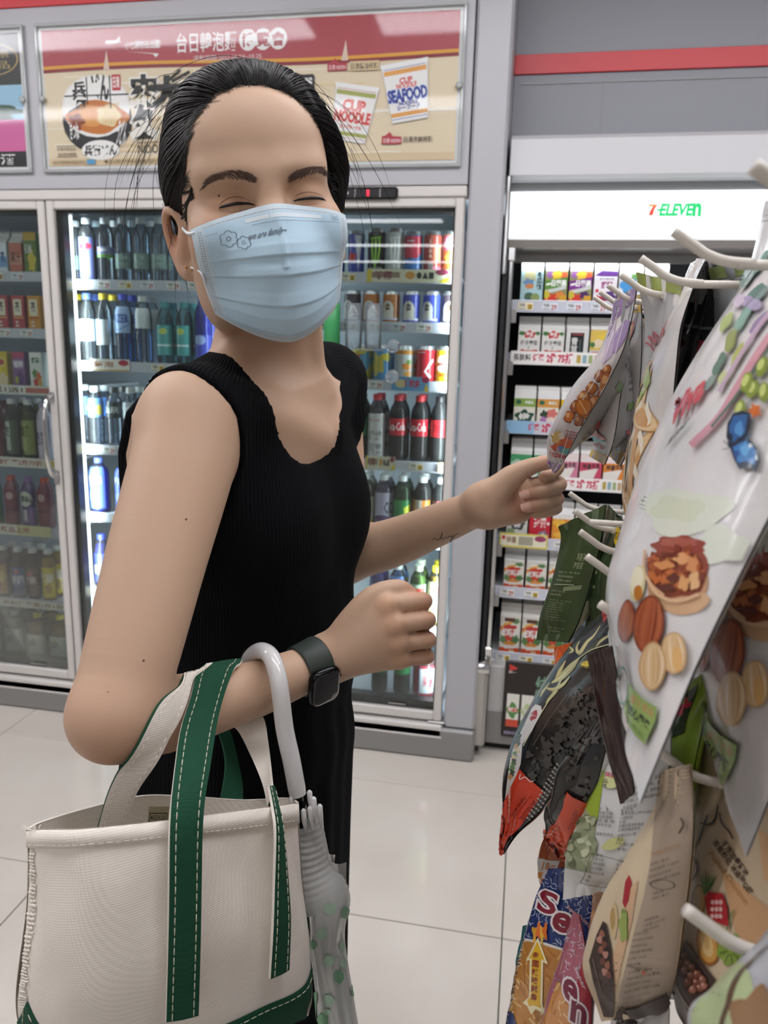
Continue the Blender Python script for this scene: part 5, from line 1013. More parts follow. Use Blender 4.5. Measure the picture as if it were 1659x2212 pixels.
def nutback():
    A = Art(); lines(A, 0.06, 0.5, 0.62, 0.85, 5, '#3c3a3a'); A.rect(0.06, 0.48, 0.3, 0.54, '#6c8a4c'); lines(A, 0.06, 0.5, 0.1, 0.24, 4, '#4a4646'); A.rect(0.1, 0.26, 0.25, 0.3, '#b8504c')
    return A
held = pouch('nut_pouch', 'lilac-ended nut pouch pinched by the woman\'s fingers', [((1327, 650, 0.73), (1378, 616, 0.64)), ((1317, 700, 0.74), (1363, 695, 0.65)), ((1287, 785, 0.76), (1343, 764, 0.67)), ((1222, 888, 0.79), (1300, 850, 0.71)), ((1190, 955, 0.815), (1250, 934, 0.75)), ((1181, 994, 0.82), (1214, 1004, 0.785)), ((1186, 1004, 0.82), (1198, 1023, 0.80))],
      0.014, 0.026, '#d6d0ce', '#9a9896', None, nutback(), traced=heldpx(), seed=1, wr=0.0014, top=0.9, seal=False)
NUT2 = ('#6a3a28', '#8c5238', '#b07a58')
def nut2art():
    A = Art(); A.rect(0, 0.9, 1, 1, '#c8a43c'); A.rect(0, 0, 1, 0.07, '#c8a43c')
    for k in range(9): nut(A, 0.3+0.4*(k % 2), 0.42+0.05*k, 0.2, 0.045, k, ('#7a4030', '#9c6048', '#c49478'))
    A.blob(0.3, 0.24, 0.22, 0.06, '#c8b880', 6); A.blob(0.6, 0.2, 0.25, 0.05, '#c8605c', 4); A.blob(0.6, 0.17, 0.25, 0.02, '#4ca8b0', 3); A.text('堅果', 0.3, 0.1, 0.8, 0.13, '#b83c4c', 0.03)
    return A
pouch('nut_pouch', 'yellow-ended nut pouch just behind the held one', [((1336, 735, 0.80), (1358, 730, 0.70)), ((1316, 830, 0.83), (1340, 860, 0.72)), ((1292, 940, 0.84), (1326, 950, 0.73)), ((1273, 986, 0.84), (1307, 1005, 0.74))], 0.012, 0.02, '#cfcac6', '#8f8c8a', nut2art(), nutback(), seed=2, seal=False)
pouch('nut_pouch', 'yellow-ended nut pouch second behind the held one', [((1346, 640, 0.82), (1386, 636, 0.72)), ((1343, 760, 0.84), (1386, 765, 0.73)), ((1336, 880, 0.85), (1376, 890, 0.74)), ((1320, 965, 0.85), (1356, 975, 0.75)), ((1316, 984, 0.85), (1340, 1008, 0.76))], 0.012, 0.02, '#b9b4b0', '#8a8785', nut2art(), nutback(), seed=3, seal=False)  # same pouch, base colour darkened for the shade behind the others
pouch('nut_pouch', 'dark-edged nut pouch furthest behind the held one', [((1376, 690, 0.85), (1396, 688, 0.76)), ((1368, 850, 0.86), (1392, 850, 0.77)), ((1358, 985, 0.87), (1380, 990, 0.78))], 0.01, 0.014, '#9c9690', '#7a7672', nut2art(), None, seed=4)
# --- grey-backed pouch with olive band
A = Art(); A.rect(0, 0.955, 1, 1, '#8f9a4c')
A.text('Viva', 0.28, 0.74, 0.62, 0.825, '#b04a50', 0.03, rot=1.1, asp=5); A.text('萬歲牌', 0.6, 0.72, 0.78, 0.8, '#5a4a4c', 0.01); A.text('翠\n果', 0.42, 0.64, 0.62, 0.71, '#46403e', 0.02); A.rect(0.3, 0.6, 0.5, 0.625, '#8f9a6c')
lines(A, 0.22, 0.72, 0.22, 0.58, 13, '#4c4a48')
pouch('nut_pouch', 'grey-backed pouch with an olive top band, back turned to us', [((1376, 588, 0.60), (1475, 614, 0.54)), ((1381, 622, 0.60), (1472, 640, 0.54)), ((1394, 700, 0.61), (1452, 705, 0.54)), ((1386, 830, 0.62), (1440, 830, 0.55)), ((1374, 980, 0.63), (1418, 980, 0.56)), ((1362, 1100, 0.64), (1402, 1100, 0.57)), ((1352, 1190, 0.64), (1396, 1190, 0.58))], 0.004, 0.03, '#a9a8a6', '#d4cfca', A, nut2art(), seed=5, m=DULL, seal=False)
# --- white pouch with pale cashews
def cash():
    A = Art()
    for k in range(7): pista(A, 0.3+0.4*(k % 2), 0.2+0.055*k, 0.27, 0.055, 0.6*k)
    A.line([(0.5, 0.62), (0.7, 0.58), (0.55, 0.53)], 0.06, '#9aac5c'); A.text('Viva', 0.1, 0.72, 0.6, 0.8, '#c84c54', 0.03, rot=0.5, asp=4)
    return A
pouch('nut_pouch', 'narrow white pouch edge with cashews and a silver top corner', [((1493, 568, 0.58), (1529, 554, 0.47)), ((1476, 610, 0.58), (1508, 596, 0.47)), ((1450, 690, 0.585), (1477, 683, 0.475)), ((1446, 730, 0.59), (1467, 730, 0.48)), ((1428, 800, 0.59), (1461, 790, 0.48)), ((1402, 880, 0.60), (1450, 895, 0.485)), ((1380, 990, 0.605), (1430, 960, 0.49)), ((1368, 1100, 0.61), (1415, 1060, 0.495)), ((1352, 1230, 0.61), (1400, 1180, 0.50))], 0.014, 0.004, '#d2cdc8', '#8c8a88', cash(), None, seed=6)
A = Art(); A.poly([(0.1, 1), (0.75, 1), (0.55, 0.86), (0.1, 0.86)], '#9a9c9c'); A.rect(0.0, 0.78, 1, 0.79, '#6c7072'); A.poly([(0.75, 0.62), (0.95, 0.66), (0.95, 0.74), (0.8, 0.74)], '#a8404a'); A.text('翠果子', 0.5, 0.42, 0.75, 0.54, '#a0a4a2', 0.02); A.text('堅果', 0.4, 0.36, 0.6, 0.44, '#8c908e', 0.02); A.ring(0.55, 0.45, 0.3, 0.1, 0.1, '#5a6a58')
lines(A, 0.2, 0.8, 0.02, 0.28, 8, '#c8c8c4')
pouch('nut_pouch', 'black-backed pouch with shiny dark folds behind the narrow white one', [((1500, 572, 0.56), (1536, 562, 0.50)), ((1488, 640, 0.56), (1556, 655, 0.50)), ((1470, 740, 0.57), (1548, 740, 0.51)), ((1458, 850, 0.58), (1530, 840, 0.52)), ((1445, 960, 0.58), (1500, 960, 0.52)), ((1430, 1060, 0.59), (1470, 1060, 0.53)), ((1420, 1180, 0.6), (1450, 1180, 0.54))], 0.012, 0.004, '#2c2e30', '#c8c4c0', A, None, seed=7, wr=0.002)
A = Art(); A.rect(0, 0.9, 1, 1, '#76844a'); A.text('Viva', 0.3, 0.5, 0.7, 0.6, '#b04a50', 0.03)
pouch('nut_pouch', 'grey pouch with an olive top under the second nearest peg', [((1533, 580, 0.50), (1690, 540, 0.42)), ((1543, 640, 0.50), (1690, 640, 0.42)), ((1548, 760, 0.51), (1690, 760, 0.43)), ((1545, 900, 0.52), (1690, 900, 0.44))], 0.008, 0.008, '#8a8c8c', None, A, None, seed=8, m=DULL, seal=False)
# --- the two big nut pouches nearest the viewer
def bigpx(dx=0.0, dy=0.0, sc=1.0, top=True):
    A = Art(); O = np.array([1440.0, 1350.0])
    class T(Art): pass
    P = Art()
    bl(P, 1480, 1105, 95, 50, '#d3d6c6', 3, 0.15); bl(P, 1560, 1180, 60, 40, '#d4d7c8', 3, 0.15); bl(P, 1465, 1100, 60, 26, '#ccd1b8', 4, 0.15)
    # walnut half in its shell
    bl(P, 1466, 1262, 66, 66, '#b98d68', 4, 0.05); bl(P, 1480, 1300, 52, 28, '#c9a27c', 3, 0.06); bl(P, 1466, 1232, 66, 62, '#8a4630', 5, 0.06); bl(P, 1468, 1180, 58, 22, '#8c4034', 7, 0.10); bl(P, 1468, 1172, 40, 10, '#a3584a', 6, 0.15)
    r = random.Random(4)
    for k in range(46):
        a = r.uniform(0, 6.28); q = math.sqrt(r.random())
        x, y = 1464+56*q*math.cos(a), 1232+48*q*math.sin(a); bl(P, x, y, r.uniform(7, 17), r.uniform(6, 12), r.choice(['#a3552f', '#b9683a', '#8c4228', '#c47a48', '#7a3826', '#b05c36']), r.choice([3, 4, 5]), 0.16, r.uniform(0, 3))
    for x, y, rx, ry, c in ((1440, 1222, 22, 9, '#d08c58'), (1478, 1208, 18, 12, '#d69a68'), (1500, 1222, 12, 17, '#cc8a5a'), (1460, 1250, 14, 10, '#5c2a22'), (1440, 1272, 24, 8, '#5a2b24'), (1482, 1262, 12, 16, '#d39a66'), (1505, 1256, 11, 20, '#d8a878'), (1452, 1200, 20, 6, '#6c3228')): bl(P, x, y, rx, ry, c, 4, 0.15)
    P.line(spline([(1398, 1190), (1396, 1230), (1410, 1262), (1440, 1288)], 14), 5, '#cfa67e'); P.line(spline([(1400, 1245), (1425, 1285), (1470, 1300), (1515, 1285)], 14), 7, '#d4ae88')
    for x, y, rx, ry in ((1383, 1262, 17, 38),): bl(P, x, y, rx, ry, '#cdbf92', 2, 0.05, 0.1); bl(P, x-2, y-6, rx*0.8, ry*0.8, '#e2dbbd', 2, 0.05, 0.1); bl(P, x+1, y+20, rx*0.6, ry*0.4, '#b5732e', 2, 0.08)
    striped(P, 1358, 1342, 17, 48, 0.12, ALM); striped(P, 1407, 1350, 33, 64, 0.16, ALM)
    striped(P, 1462, 1412, 26, 48, -0.1, HAZ); striped(P, 1417, 1440, 31, 50, 0.02, HAZ)
    bl(P, 1470, 1425, 12, 26, '#d8ab6c', 2, 0.08)
    # green tag with its words
    P.poly([(1366, 1474), (1376, 1490), (1396, 1510), (1428, 1530), (1424, 1560), (1401, 1610), (1380, 1590), (1362, 1562), (1356, 1540)], '#8fa95f')
    P.textq('堅食果品', (1368, 1516), (50, 36), (4, -17), '#b9805a', 0.01); P.textq('安心嚴選', (1362, 1540), (47, 42), (4, -21), '#33432c', 0.04); P.textq('內容物如圖示', (1362, 1560), (36, 40), (3, -9), '#55703f', 0.0)
    P.ring(1352, 1482, 13, 44, 0.14, '#7c9c94')
    if top:
        for x, y, rx, ry, c, ro in ((1640, 640, 34, 12, '#4c7a6c', -0.9), (1612, 690, 30, 11, '#6c9a88', -1.1), (1585, 740, 28, 10, '#7c8c3c', -1.1), (1620, 600, 30, 10, '#8ca49c', -1.0), (1560, 790, 26, 9, '#3c6a5c', -1.2), (1600, 770, 26, 8, '#a8b060', -1.0), (1648, 700, 26, 10, '#8a7a9c', -0.8), (1575, 700, 22, 10, '#9aac5c', -1.2), (1540, 830, 20, 7, '#7a8f88', -1.1), (1650, 570, 26, 9, '#5c8a7c', -0.9), (1630, 660, 20, 16, '#9c90b0', 0.3), (1602, 655, 16, 10, '#c6b8c8', -0.6), (1570, 820, 18, 8, '#b9c08a', -1.0)): bl(P, x, y, rx, ry, c, 2, 0.2, ro)
        P.line(spline([(1700, 690), (1650, 760), (1600, 840), (1560, 905), (1500, 965)], 20), 15, '#c9929c'); P.line(spline([(1690, 730), (1640, 800), (1590, 870), (1545, 925)], 20), 6, '#4c6a58'); P.line(spline([(1700, 640), (1640, 720), (1590, 800), (1560, 850)], 20), 9, '#b9a2b4')
        for x, y in ((1634, 844), (1607, 889), (1655, 796), (1660, 850), (1622, 830)): bl(P, x, y, 13, 21, '#7f8f3c', 2, 0.1, 0.3); bl(P, x-3, y-4, 7, 13, '#c3cc78', 2, 0.1, 0.3)
        bl(P, 1640, 890, 12, 13, '#c8682a', 5, 0.22)
        for pts, c in (([(1592, 896), (1612, 890), (1630, 896), (1631, 912), (1622, 945), (1600, 966), (1583, 972), (1578, 945), (1580, 918)], '#1a2940'), ([(1594, 902), (1624, 898), (1618, 938), (1588, 962), (1584, 925)], '#2d5f97'), ([(1585, 966), (1612, 950), (1632, 955), (1646, 975), (1649, 1000), (1640, 1022), (1622, 1014), (1606, 1018), (1594, 996)], '#1a2940'), ([(1592, 970), (1616, 956), (1632, 962), (1642, 982), (1638, 1008), (1620, 1000), (1602, 1004)], '#3b7ab6')): P.poly(pts, c)
        for x, y, rx, ry, c in ((1606, 930, 9, 16, '#4d8cc4'), (1618, 976, 10, 12, '#63a2d4'), (1630, 966, 4, 5, '#d5e2ea'), (1642, 992, 3, 6, '#cfdce4'), (1600, 984, 6, 8, '#24508a'), (1588, 950, 4, 10, '#16202e')): bl(P, x, y, rx, ry, c, 3, 0.12)
        P.line([(1584, 968), (1572, 955)], 1.4, '#2a2a2a'); P.line([(1583, 972), (1570, 975)], 1.4, '#2a2a2a')
        P.textq('Viva', (1452, 928), (72, -66), (18, -58), '#bf3c48', 0.05); P.textq('萬歲牌', (1444, 975), (46, -50), (14, -26), '#38302f', 0.02)
    c = np.array([1440.0, 1400.0])
    for v, t, col, L in P.p: A.p.append(((v-c)*sc+c+[dx, dy], t, col, L))
    A.L = P.L; return A
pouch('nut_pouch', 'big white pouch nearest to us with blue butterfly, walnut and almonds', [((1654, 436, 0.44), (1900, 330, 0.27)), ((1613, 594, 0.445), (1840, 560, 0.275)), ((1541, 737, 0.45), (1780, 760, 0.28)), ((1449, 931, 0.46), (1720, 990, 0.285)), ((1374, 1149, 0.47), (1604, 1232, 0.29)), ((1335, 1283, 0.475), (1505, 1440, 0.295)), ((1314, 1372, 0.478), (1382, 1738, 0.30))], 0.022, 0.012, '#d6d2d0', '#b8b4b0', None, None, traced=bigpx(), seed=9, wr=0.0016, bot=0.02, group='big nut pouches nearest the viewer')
pouch('nut_pouch', 'second big walnut pouch, shaded behind the butterfly pouch', [((1720, 500, 0.46), (2150, 380, 0.28)), ((1660, 800, 0.465), (2050, 800, 0.29)), ((1575, 1130, 0.48), (1920, 1180, 0.295)), ((1520, 1290, 0.485), (1780, 1440, 0.30)), ((1480, 1440, 0.49), (1612, 1852, 0.31))], 0.02, 0.012, '#ccc8c6', '#b8b4b0', None, None, traced=bigpx(176, 66, 1.12, False), seed=10, wr=0.0014, bot=0.02, group='big nut pouches nearest the viewer')  # twin of the butterfly pouch, its shade put into a darker base colour
# --- dark green pouches
A = Art(); A.rect(0, 0, 1, 1, '#3c4a2a')
A.text('翠果子', 0.62, 0.66, 0.82, 0.72, '#8a9470', 0.02); A.text('海苔豆', 0.6, 0.60, 0.82, 0.65, '#8a9470', 0.02)
lines(A, 0.25, 0.8, 0.48, 0.58, 3, '#98a080'); A.line([(0.2, 0.455), (0.75, 0.47)], 0.008, '#98a080'); A.poly([(0.55, 0.41), (0.9, 0.44), (0.9, 0.475), (0.55, 0.445)], '#7c8a68'); lines(A, 0.2, 0.62, 0.36, 0.42, 2, '#98a080'); lines(A, 0.22, 0.8, 0.16, 0.34, 9, '#8a9474'); lines(A, 0.35, 0.8, 0.07, 0.12, 2, '#8a9474')
Bq = Art(); Bq.rect(0, 0, 1, 1, '#4c6048'); Bq.rect(0, 0, 1, 0.35, '#c8c6a4'); Bq.blob(0.7, 0.25, 0.2, 0.08, '#3c4434', 5); Bq.blob(0.6, 0.5, 0.3, 0.1, '#8aa08c', 4)
pouch('pea_pouch', 'dark green pouch with pale printed back, hanging under the hand', [((1207, 1137, 0.70), (1309, 1090, 0.64)), ((1213, 1165, 0.70), (1299, 1165, 0.64)), ((1199, 1239, 0.71), (1279, 1245, 0.65)), ((1182, 1292, 0.715), (1264, 1300, 0.66)), ((1168, 1332, 0.72), (1249, 1344, 0.665)), ((1160, 1383, 0.72), (1228, 1388, 0.67))], 0.006, 0.022, '#3c4a2a', '#5c6c50', A, Bq, seed=11, m=DULL, pm=PRINT)
A = Art(); A.rect(0, 0, 1, 1, '#34442a'); A.poly([(0.62, 0.82), (0.85, 0.72), (0.95, 0.84), (0.78, 0.93)], '#d8b820'); A.text('新品', 0.72, 0.79, 0.88, 0.86, '#6c4420', 0.02)
for k in range(6): A.blob(0.3+0.1*(k % 3), 0.28+0.04*k, 0.12, 0.03, '#8c9464', 3, 0.2)
A.text('海苔', 0.25, 0.42, 0.55, 0.54, '#7c8a68', 0.02)
pouch('pea_pouch', 'dark green pouch with a yellow diamond sticker', [((1313, 1090, 0.68), (1348, 1127, 0.60)), ((1300, 1176, 0.69), (1353, 1182, 0.61)), ((1282, 1248, 0.69), (1338, 1248, 0.62)), ((1268, 1297, 0.70), (1326, 1297, 0.63)), ((1258, 1352, 0.70), (1300, 1356, 0.64))], 0.01, 0.012, '#34442a', '#5c6c50', A, None, seed=12, m=DULL)
# --- black pouches with gold brush strokes and red ends
def blkpx(dx=0, dy=0, front=True, sd=3):
    P = Art(); r = random.Random(sd)
    if front:
        P.poly([(1313, 1314), (1254, 1370), (1207, 1433), (1169, 1495), (1121, 1587), (1127, 1650), (1159, 1560), (1188, 1512), (1232, 1444), (1270, 1408), (1330, 1385), (1350, 1330)], '#23262d')
        g = '#aaa16c'; g2 = '#c9c08c'
        for pts, w in (([(1297, 1352), (1283, 1374), (1268, 1388), (1252, 1412), (1246, 1400), (1252, 1386)], [1, 4, 7, 9, 5, 2]), ([(1320, 1372), (1300, 1384), (1288, 1398)], [2, 6, 1]), ([(1252, 1422), (1236, 1440), (1214, 1462), (1192, 1476)], [3, 14, 15, 3]), ([(1222, 1428), (1210, 1450), (1200, 1468)], [2, 9, 2]), ([(1212, 1470), (1202, 1492), (1186, 1512), (1180, 1520)], [3, 9, 6, 1]), ([(1178, 1486), (1196, 1490), (1216, 1480), (1232, 1462)], [3, 8, 8, 2]), ([(1188, 1476), (1174, 1494), (1168, 1506)], [2, 6, 2]), ([(1228, 1396), (1238, 1406), (1230, 1412)], [2, 6, 2])):
            q = np.array(pts, float); P.line(spline(q, 14), np.interp(np.linspace(0, len(w)-1, 14), range(len(w)), w), g); P.line(spline(q+[1, -1], 14), np.interp(np.linspace(0, len(w)-1, 14), range(len(w)), w)*0.3, g2)
        P.line(spline([(1318, 1392), (1272, 1408), (1232, 1444), (1188, 1512), (1159, 1560), (1131, 1612)], 24), 2.2, '#b9b48c')
        P.poly([(1150, 1530), (1158, 1522), (1170, 1526), (1172, 1536), (1150, 1580), (1128, 1610), (1122, 1590)], '#d3cfca'); bl(P, 1154, 1546, 7, 12, '#a23c44', 4, 0.1, 0.5)
        P.poly([(1121, 1587), (1130, 1604), (1126, 1650), (1112, 1690), (1098, 1740), (1089, 1760), (1096, 1693), (1104, 1634)], '#cfcac4')
        for k in range(12): bl(P, 1124-1.8*k+r.uniform(-3, 3), 1590+8*k, 5, 7, r.choice(['#b98d5c', '#5f7f50', '#6c4a34', '#d0bc94', '#38402c']), 4, 0.2)
        P.poly([(1300, 1322), (1316, 1312), (1318, 1330), (1305, 1346)], '#a3303c')
        bl(P, 1267, 1437, 14, 9, '#55542c', 3, 0.1); bl(P, 1266, 1435, 10, 6, '#c9b04a', 3, 0.1)
    for k in range(130):                                   # dull grey blots of the back
        t = r.random(); x = 1308-165*t+r.uniform(-30, 60)*(1-0.4*t); y = 1440+220*t+r.uniform(-20, 60)
        ed = np.interp(y, [1408, 1444, 1512, 1560, 1615, 1660], [1285, 1240, 1196, 1166, 1136, 1126])
        if x < ed+8: continue
        q = r.choice([2, 3, 3, 5, 8, 10]); bl(P, x, y, q*r.uniform(0.7, 1.3), q, '#423f3b', r.choice([3, 4, 5]), 0.3, r.uniform(0, 3))
    P.line([(1232, 1500), (1190, 1556), (1156, 1612)], 1.6, '#4b4843')
    red = '#bf3a22'
    P.poly([(1127, 1662), (1140, 1676), (1178, 1708), (1160, 1740), (1148, 1760), (1122, 1792), (1104, 1812), (1092, 1835), (1080, 1850), (1084, 1800), (1091, 1734), (1108, 1700)], red)
    P.poly([(1178, 1708), (1186, 1700), (1205, 1700), (1180, 1735), (1150, 1765), (1122, 1800), (1124, 1790), (1150, 1752)], '#262423')
    for k in range(15):
        for m_ in range(3): x, y = 1206-4.6*k+m_*4.5, 1648+8.2*k+m_*4; P.line([(x, y), (x+3.4, y+2.4)], 3.6, '#a9a69e')
    P.textq('有效日期A', (1106, 1760), (32, -42), (11, 6), '#6f1a14', 0.0); P.textq('2022.07.04', (1126, 1768), (30, -42), (9, 6), '#6f1a14', 0.0)
    P.line(spline([(1130, 1672), (1128, 1684), (1140, 1678), (1150, 1688), (1158, 1686)], 12), 1.6, '#e2d6cf'); P.line(spline([(1100, 1780), (1125, 1750), (1150, 1715)], 8), 2, '#d9583a')
    bl(P, 1258, 1618, 7, 8, '#7c2a30', 3, 0.2)
    A = Art()
    for v, t, col, L in P.p: A.p.append((v+[dx, dy], t, col, L))
    A.L = P.L; return A
pouch('snack_pouch', 'large black pouch with gold brush strokes and a bent red end', [((1316, 1310, 0.60), (1372, 1400, 0.46)), ((1254, 1368, 0.61), (1340, 1468, 0.47)), ((1207, 1432, 0.62), (1318, 1512, 0.475)), ((1168, 1495, 0.625), (1297, 1558, 0.485)), ((1140, 1545, 0.625), (1274, 1604, 0.495)), ((1119, 1590, 0.625), (1240, 1652, 0.51)), ((1104, 1636, 0.62), (1207, 1697, 0.525)), ((1095, 1695, 0.615), (1166, 1752, 0.54)), ((1087, 1775, 0.61), (1114, 1806, 0.56)), ((1081, 1842, 0.60), (1088, 1846, 0.59))], 0.013, 0.012, '#252423', '#24262b', None, None, traced=blkpx(), seed=13, wr=0.0018, top=0.97, bot=0.12)
def blkpx2():
    P = Art(); r = random.Random(8)
    for k in range(60):
        x, y = r.uniform(1225, 1330), r.uniform(1520, 1740); q = r.choice([2, 3, 5, 8]); bl(P, x, y, q, q, '#423f3b', 4, 0.3, r.uniform(0, 3))
    P.line([(1300, 1560), (1250, 1650)], 1.6, '#4b4843')
    P.poly([(1226, 1706), (1240, 1718), (1270, 1731), (1258, 1764), (1243, 1790), (1236, 1830), (1228, 1862), (1204, 1846), (1172, 1806), (1205, 1770), (1220, 1740)], '#c2431f'); P.poly([(1204, 1846), (1228, 1862), (1236, 1835), (1214, 1838)], '#8a2a1c')
    P.textq('有效日期A', (1226, 1785), (17, -42), (10, 3), '#6f1a14', 0.0); P.textq('2022.07.04', (1244, 1786), (22, -50), (10, 3), '#6f1a14', 0.0)
    P.line(spline([(1178, 1800), (1196, 1796), (1206, 1782), (1212, 1792)], 9), 1.4, '#d8b4a4')
    return P
pouch('snack_pouch', 'second black pouch with orange-red end behind the gold-brushed one', [((1300, 1510, 0.49), (1350, 1500, 0.45)), ((1262, 1610, 0.50), (1312, 1610, 0.455)), ((1236, 1680, 0.51), (1290, 1690, 0.46)), ((1222, 1730, 0.515), (1270, 1738, 0.47)), ((1195, 1780, 0.52), (1250, 1790, 0.48)), ((1182, 1808, 0.52), (1240, 1822, 0.485)), ((1208, 1846, 0.52), (1228, 1858, 0.50))], 0.016, 0.02, '#252423', '#c8c4be', None, None, traced=blkpx2(), seed=14, wr=0.002, bot=0.1)
A = Art(); A.rect(0, 0, 1, 1, '#241413')
pouch('choc_pouch', 'glossy dark brown strip-like pouch edge beside the walnut pouch', [((1268, 1413, 0.43), (1322, 1394, 0.41)), ((1284, 1490, 0.43), (1337, 1480, 0.41)), ((1306, 1590, 0.425), (1352, 1585, 0.405)), ((1328, 1680, 0.42), (1366, 1675, 0.40)), ((1341, 1738, 0.415), (1371, 1712, 0.40))], 0.004, 0.004, '#2c1816', None, None, None, seed=15, wr=0.0006)
A = Art(); A.rect(0.1, 0.3, 0.9, 0.62, '#d8d4cc'); A.rect(0.1, 0.3, 0.5, 0.42, '#d88a3c'); A.text('18g', 0.4, 0.42, 0.85, 0.58, '#c87a50', 0.02)
pouch('snack_packet', 'small clear orange packet marked 18g under the black pouches', [((1182, 1796, 0.60), (1228, 1812, 0.57)), ((1166, 1838, 0.605), (1226, 1852, 0.575)), ((1166, 1885, 0.61), (1212, 1890, 0.58)), ((1171, 1926, 0.61), (1182, 1918, 0.60))], 0.006, 0.006, '#b8603c', None, A, None, seed=16, cat='snack')
pouch('snack_packet', 'small packet with bright orange header above the black pouches', [((1198, 1398, 0.68), (1244, 1386, 0.65)), ((1198, 1420, 0.68), (1240, 1412, 0.65)), ((1199, 1446, 0.68), (1225, 1440, 0.655)), ((1202, 1500, 0.68), (1224, 1500, 0.66))], 0.004, 0.004, '#cc5a1c', None, None, None, seed=17)
# --- wasabi pea pouch, back turned to us
P = Art(); ink = '#3b3937'
P.poly([(1322, 1560), (1314, 1620), (1302, 1700), (1292, 1770), (1281, 1772), (1264, 1745), (1270, 1725), (1296, 1640), (1312, 1560)], '#93a838')
P.poly([(1264, 1742), (1280, 1770), (1290, 1772), (1280, 1850), (1274, 1885), (1222, 1875), (1226, 1845), (1246, 1790)], '#8f9478')
r = random.Random(6)
for k in range(46): x, y = r.uniform(1226, 1288), r.uniform(1765, 1872); bl(P, x, y, r.uniform(5, 9), r.uniform(6, 11), r.choice(['#a3a888', '#7f8766', '#b9bd9e', '#8c9472', '#656c50']), 3, 0.12, r.uniform(0, 3))
bl(P, 1322, 1691, 15, 14, '#c3c48e', 2, 0.05); bl(P, 1328, 1821, 24, 12, '#c0c084', 2, 0.1, -0.3)
P.textq('翠菓子', (1311, 1681), (34, 3), (1, -12), '#b04552', 0.02); P.textq('品', (1307, 1692), (10, 1), (0, -9), ink, 0.01); P.textq('成', (1305, 1702), (10, 1), (0, -9), ink, 0.01); P.textq('名', (1335, 1697), (8, -1), (0, -8), ink, 0.01)
for k, t in enumerate(['大豆沙拉油、葡萄糖、醬油、砂糖', '麥芽糊精、麥粉(小麥)、食用色素', '食用色素黃色四號、食用色素藍色', '氫化鈉、維生素E(混合濃縮)', '芥花籽油)']): P.textq(t, (1356-2*k, 1700+13*k), (min(92, 6.2*len(t)), -26*min(1, len(t)/15)), (2, -9), ink, 0.0, 1)
for k, (a, b) in enumerate([('淨        重:', '80公克'), ('有效日期:', '請見包裝上標示(西元)'), ('保存期限:', '12個月'), ('原 產 地:', '台灣'), ('保存方法:', '請置於陰涼乾燥處'), ('', '封後請儘速食用'), ('過敏原資訊:', '本產品含小麥'), ('', '製品')]):
    y = 1751+8.4*k+(3 if k > 5 else 0); x = 1300-1.2*k
    if a: P.textq(a, (x, y), (6.2*min(6, len(a.replace('  ', ''))), 2.5), (1, -7.5), ink, 0.0, 1)
    P.textq(b, (x+45, y+3), (6.6*len(b), -1.5*len(b)*0.5), (1, -7.5), ink, 0.0, 1)
for q in ([(1258, 1903), (1283, 1842)], [(1283, 1842), (1362, 1860)], [(1258, 1903), (1328, 1914)], [(1328, 1914), (1350, 1862)]): P.line(q, 1.2, ink)
for k, (a, b) in enumerate([('熱量', '41.6'), ('蛋白質', '1.7'), ('飽和脂肪', '0.8'), ('反式脂肪', '0.4'), ('碳水化合物', '0'), ('糖', '6.3'), ('鈉', '62')]): P.textq(a, (1294-4.5*k, 1848+8.2*k), (6.4*len(a), 2*len(a)*0.6), (1.5, -6.5), ink, 0.0, 1); P.textq(b, (1340-4*k, 1858+8.2*k), (4.4*len(b), 2), (1.5, -6.5), ink, 0.0, 1)
P.textq('10 公克', (1336, 1822), (40, 4), (1, -7), ink, 0.0, 1); P.textq('8 份', (1340, 1834), (18, 2), (1, -7), ink, 0.0, 1)
pouch('pea_pouch', 'wasabi pea pouch with white ingredient panel and green edge', [((1316, 1548, 0.47), (1450, 1530, 0.41)), ((1296, 1640, 0.475), (1448, 1640, 0.41)), ((1266, 1740, 0.48), (1430, 1742, 0.415)), ((1238, 1810, 0.485), (1404, 1830, 0.42)), ((1222, 1868, 0.49), (1370, 1890, 0.435)), ((1217, 1944, 0.49), (1338, 1916, 0.455))], 0.010, 0.010, '#c9c8c4', '#c9c8c4', None, None, traced=P, seed=18, m=DULL, pm=PRINT, wr=0.0014)
A = Art(); A.rect(0, 0, 1, 0.5, '#8ca83c'); A.poly([(0.2, 0.5), (0.8, 0.6), (0.7, 0.95), (0.3, 0.8)], '#2c3a24'); A.blob(0.5, 0.8, 0.2, 0.06, '#b03040', 5, 0.25); A.rect(0.2, 0.25, 0.6, 0.45, '#c8c6c0'); A.text('海苔', 0.25, 0.28, 0.55, 0.42, '#a83c44', 0.02)
pouch('pea_pouch', 'leaf green pouch with dark and red print between walnut pouches', [((1452, 1500, 0.46), (1540, 1440, 0.42)), ((1446, 1580, 0.46), (1520, 1560, 0.42)), ((1440, 1660, 0.465), (1500, 1660, 0.42)), ((1436, 1750, 0.47), (1496, 1750, 0.43))], 0.008, 0.008, '#8ca83c', None, A, None, seed=19)
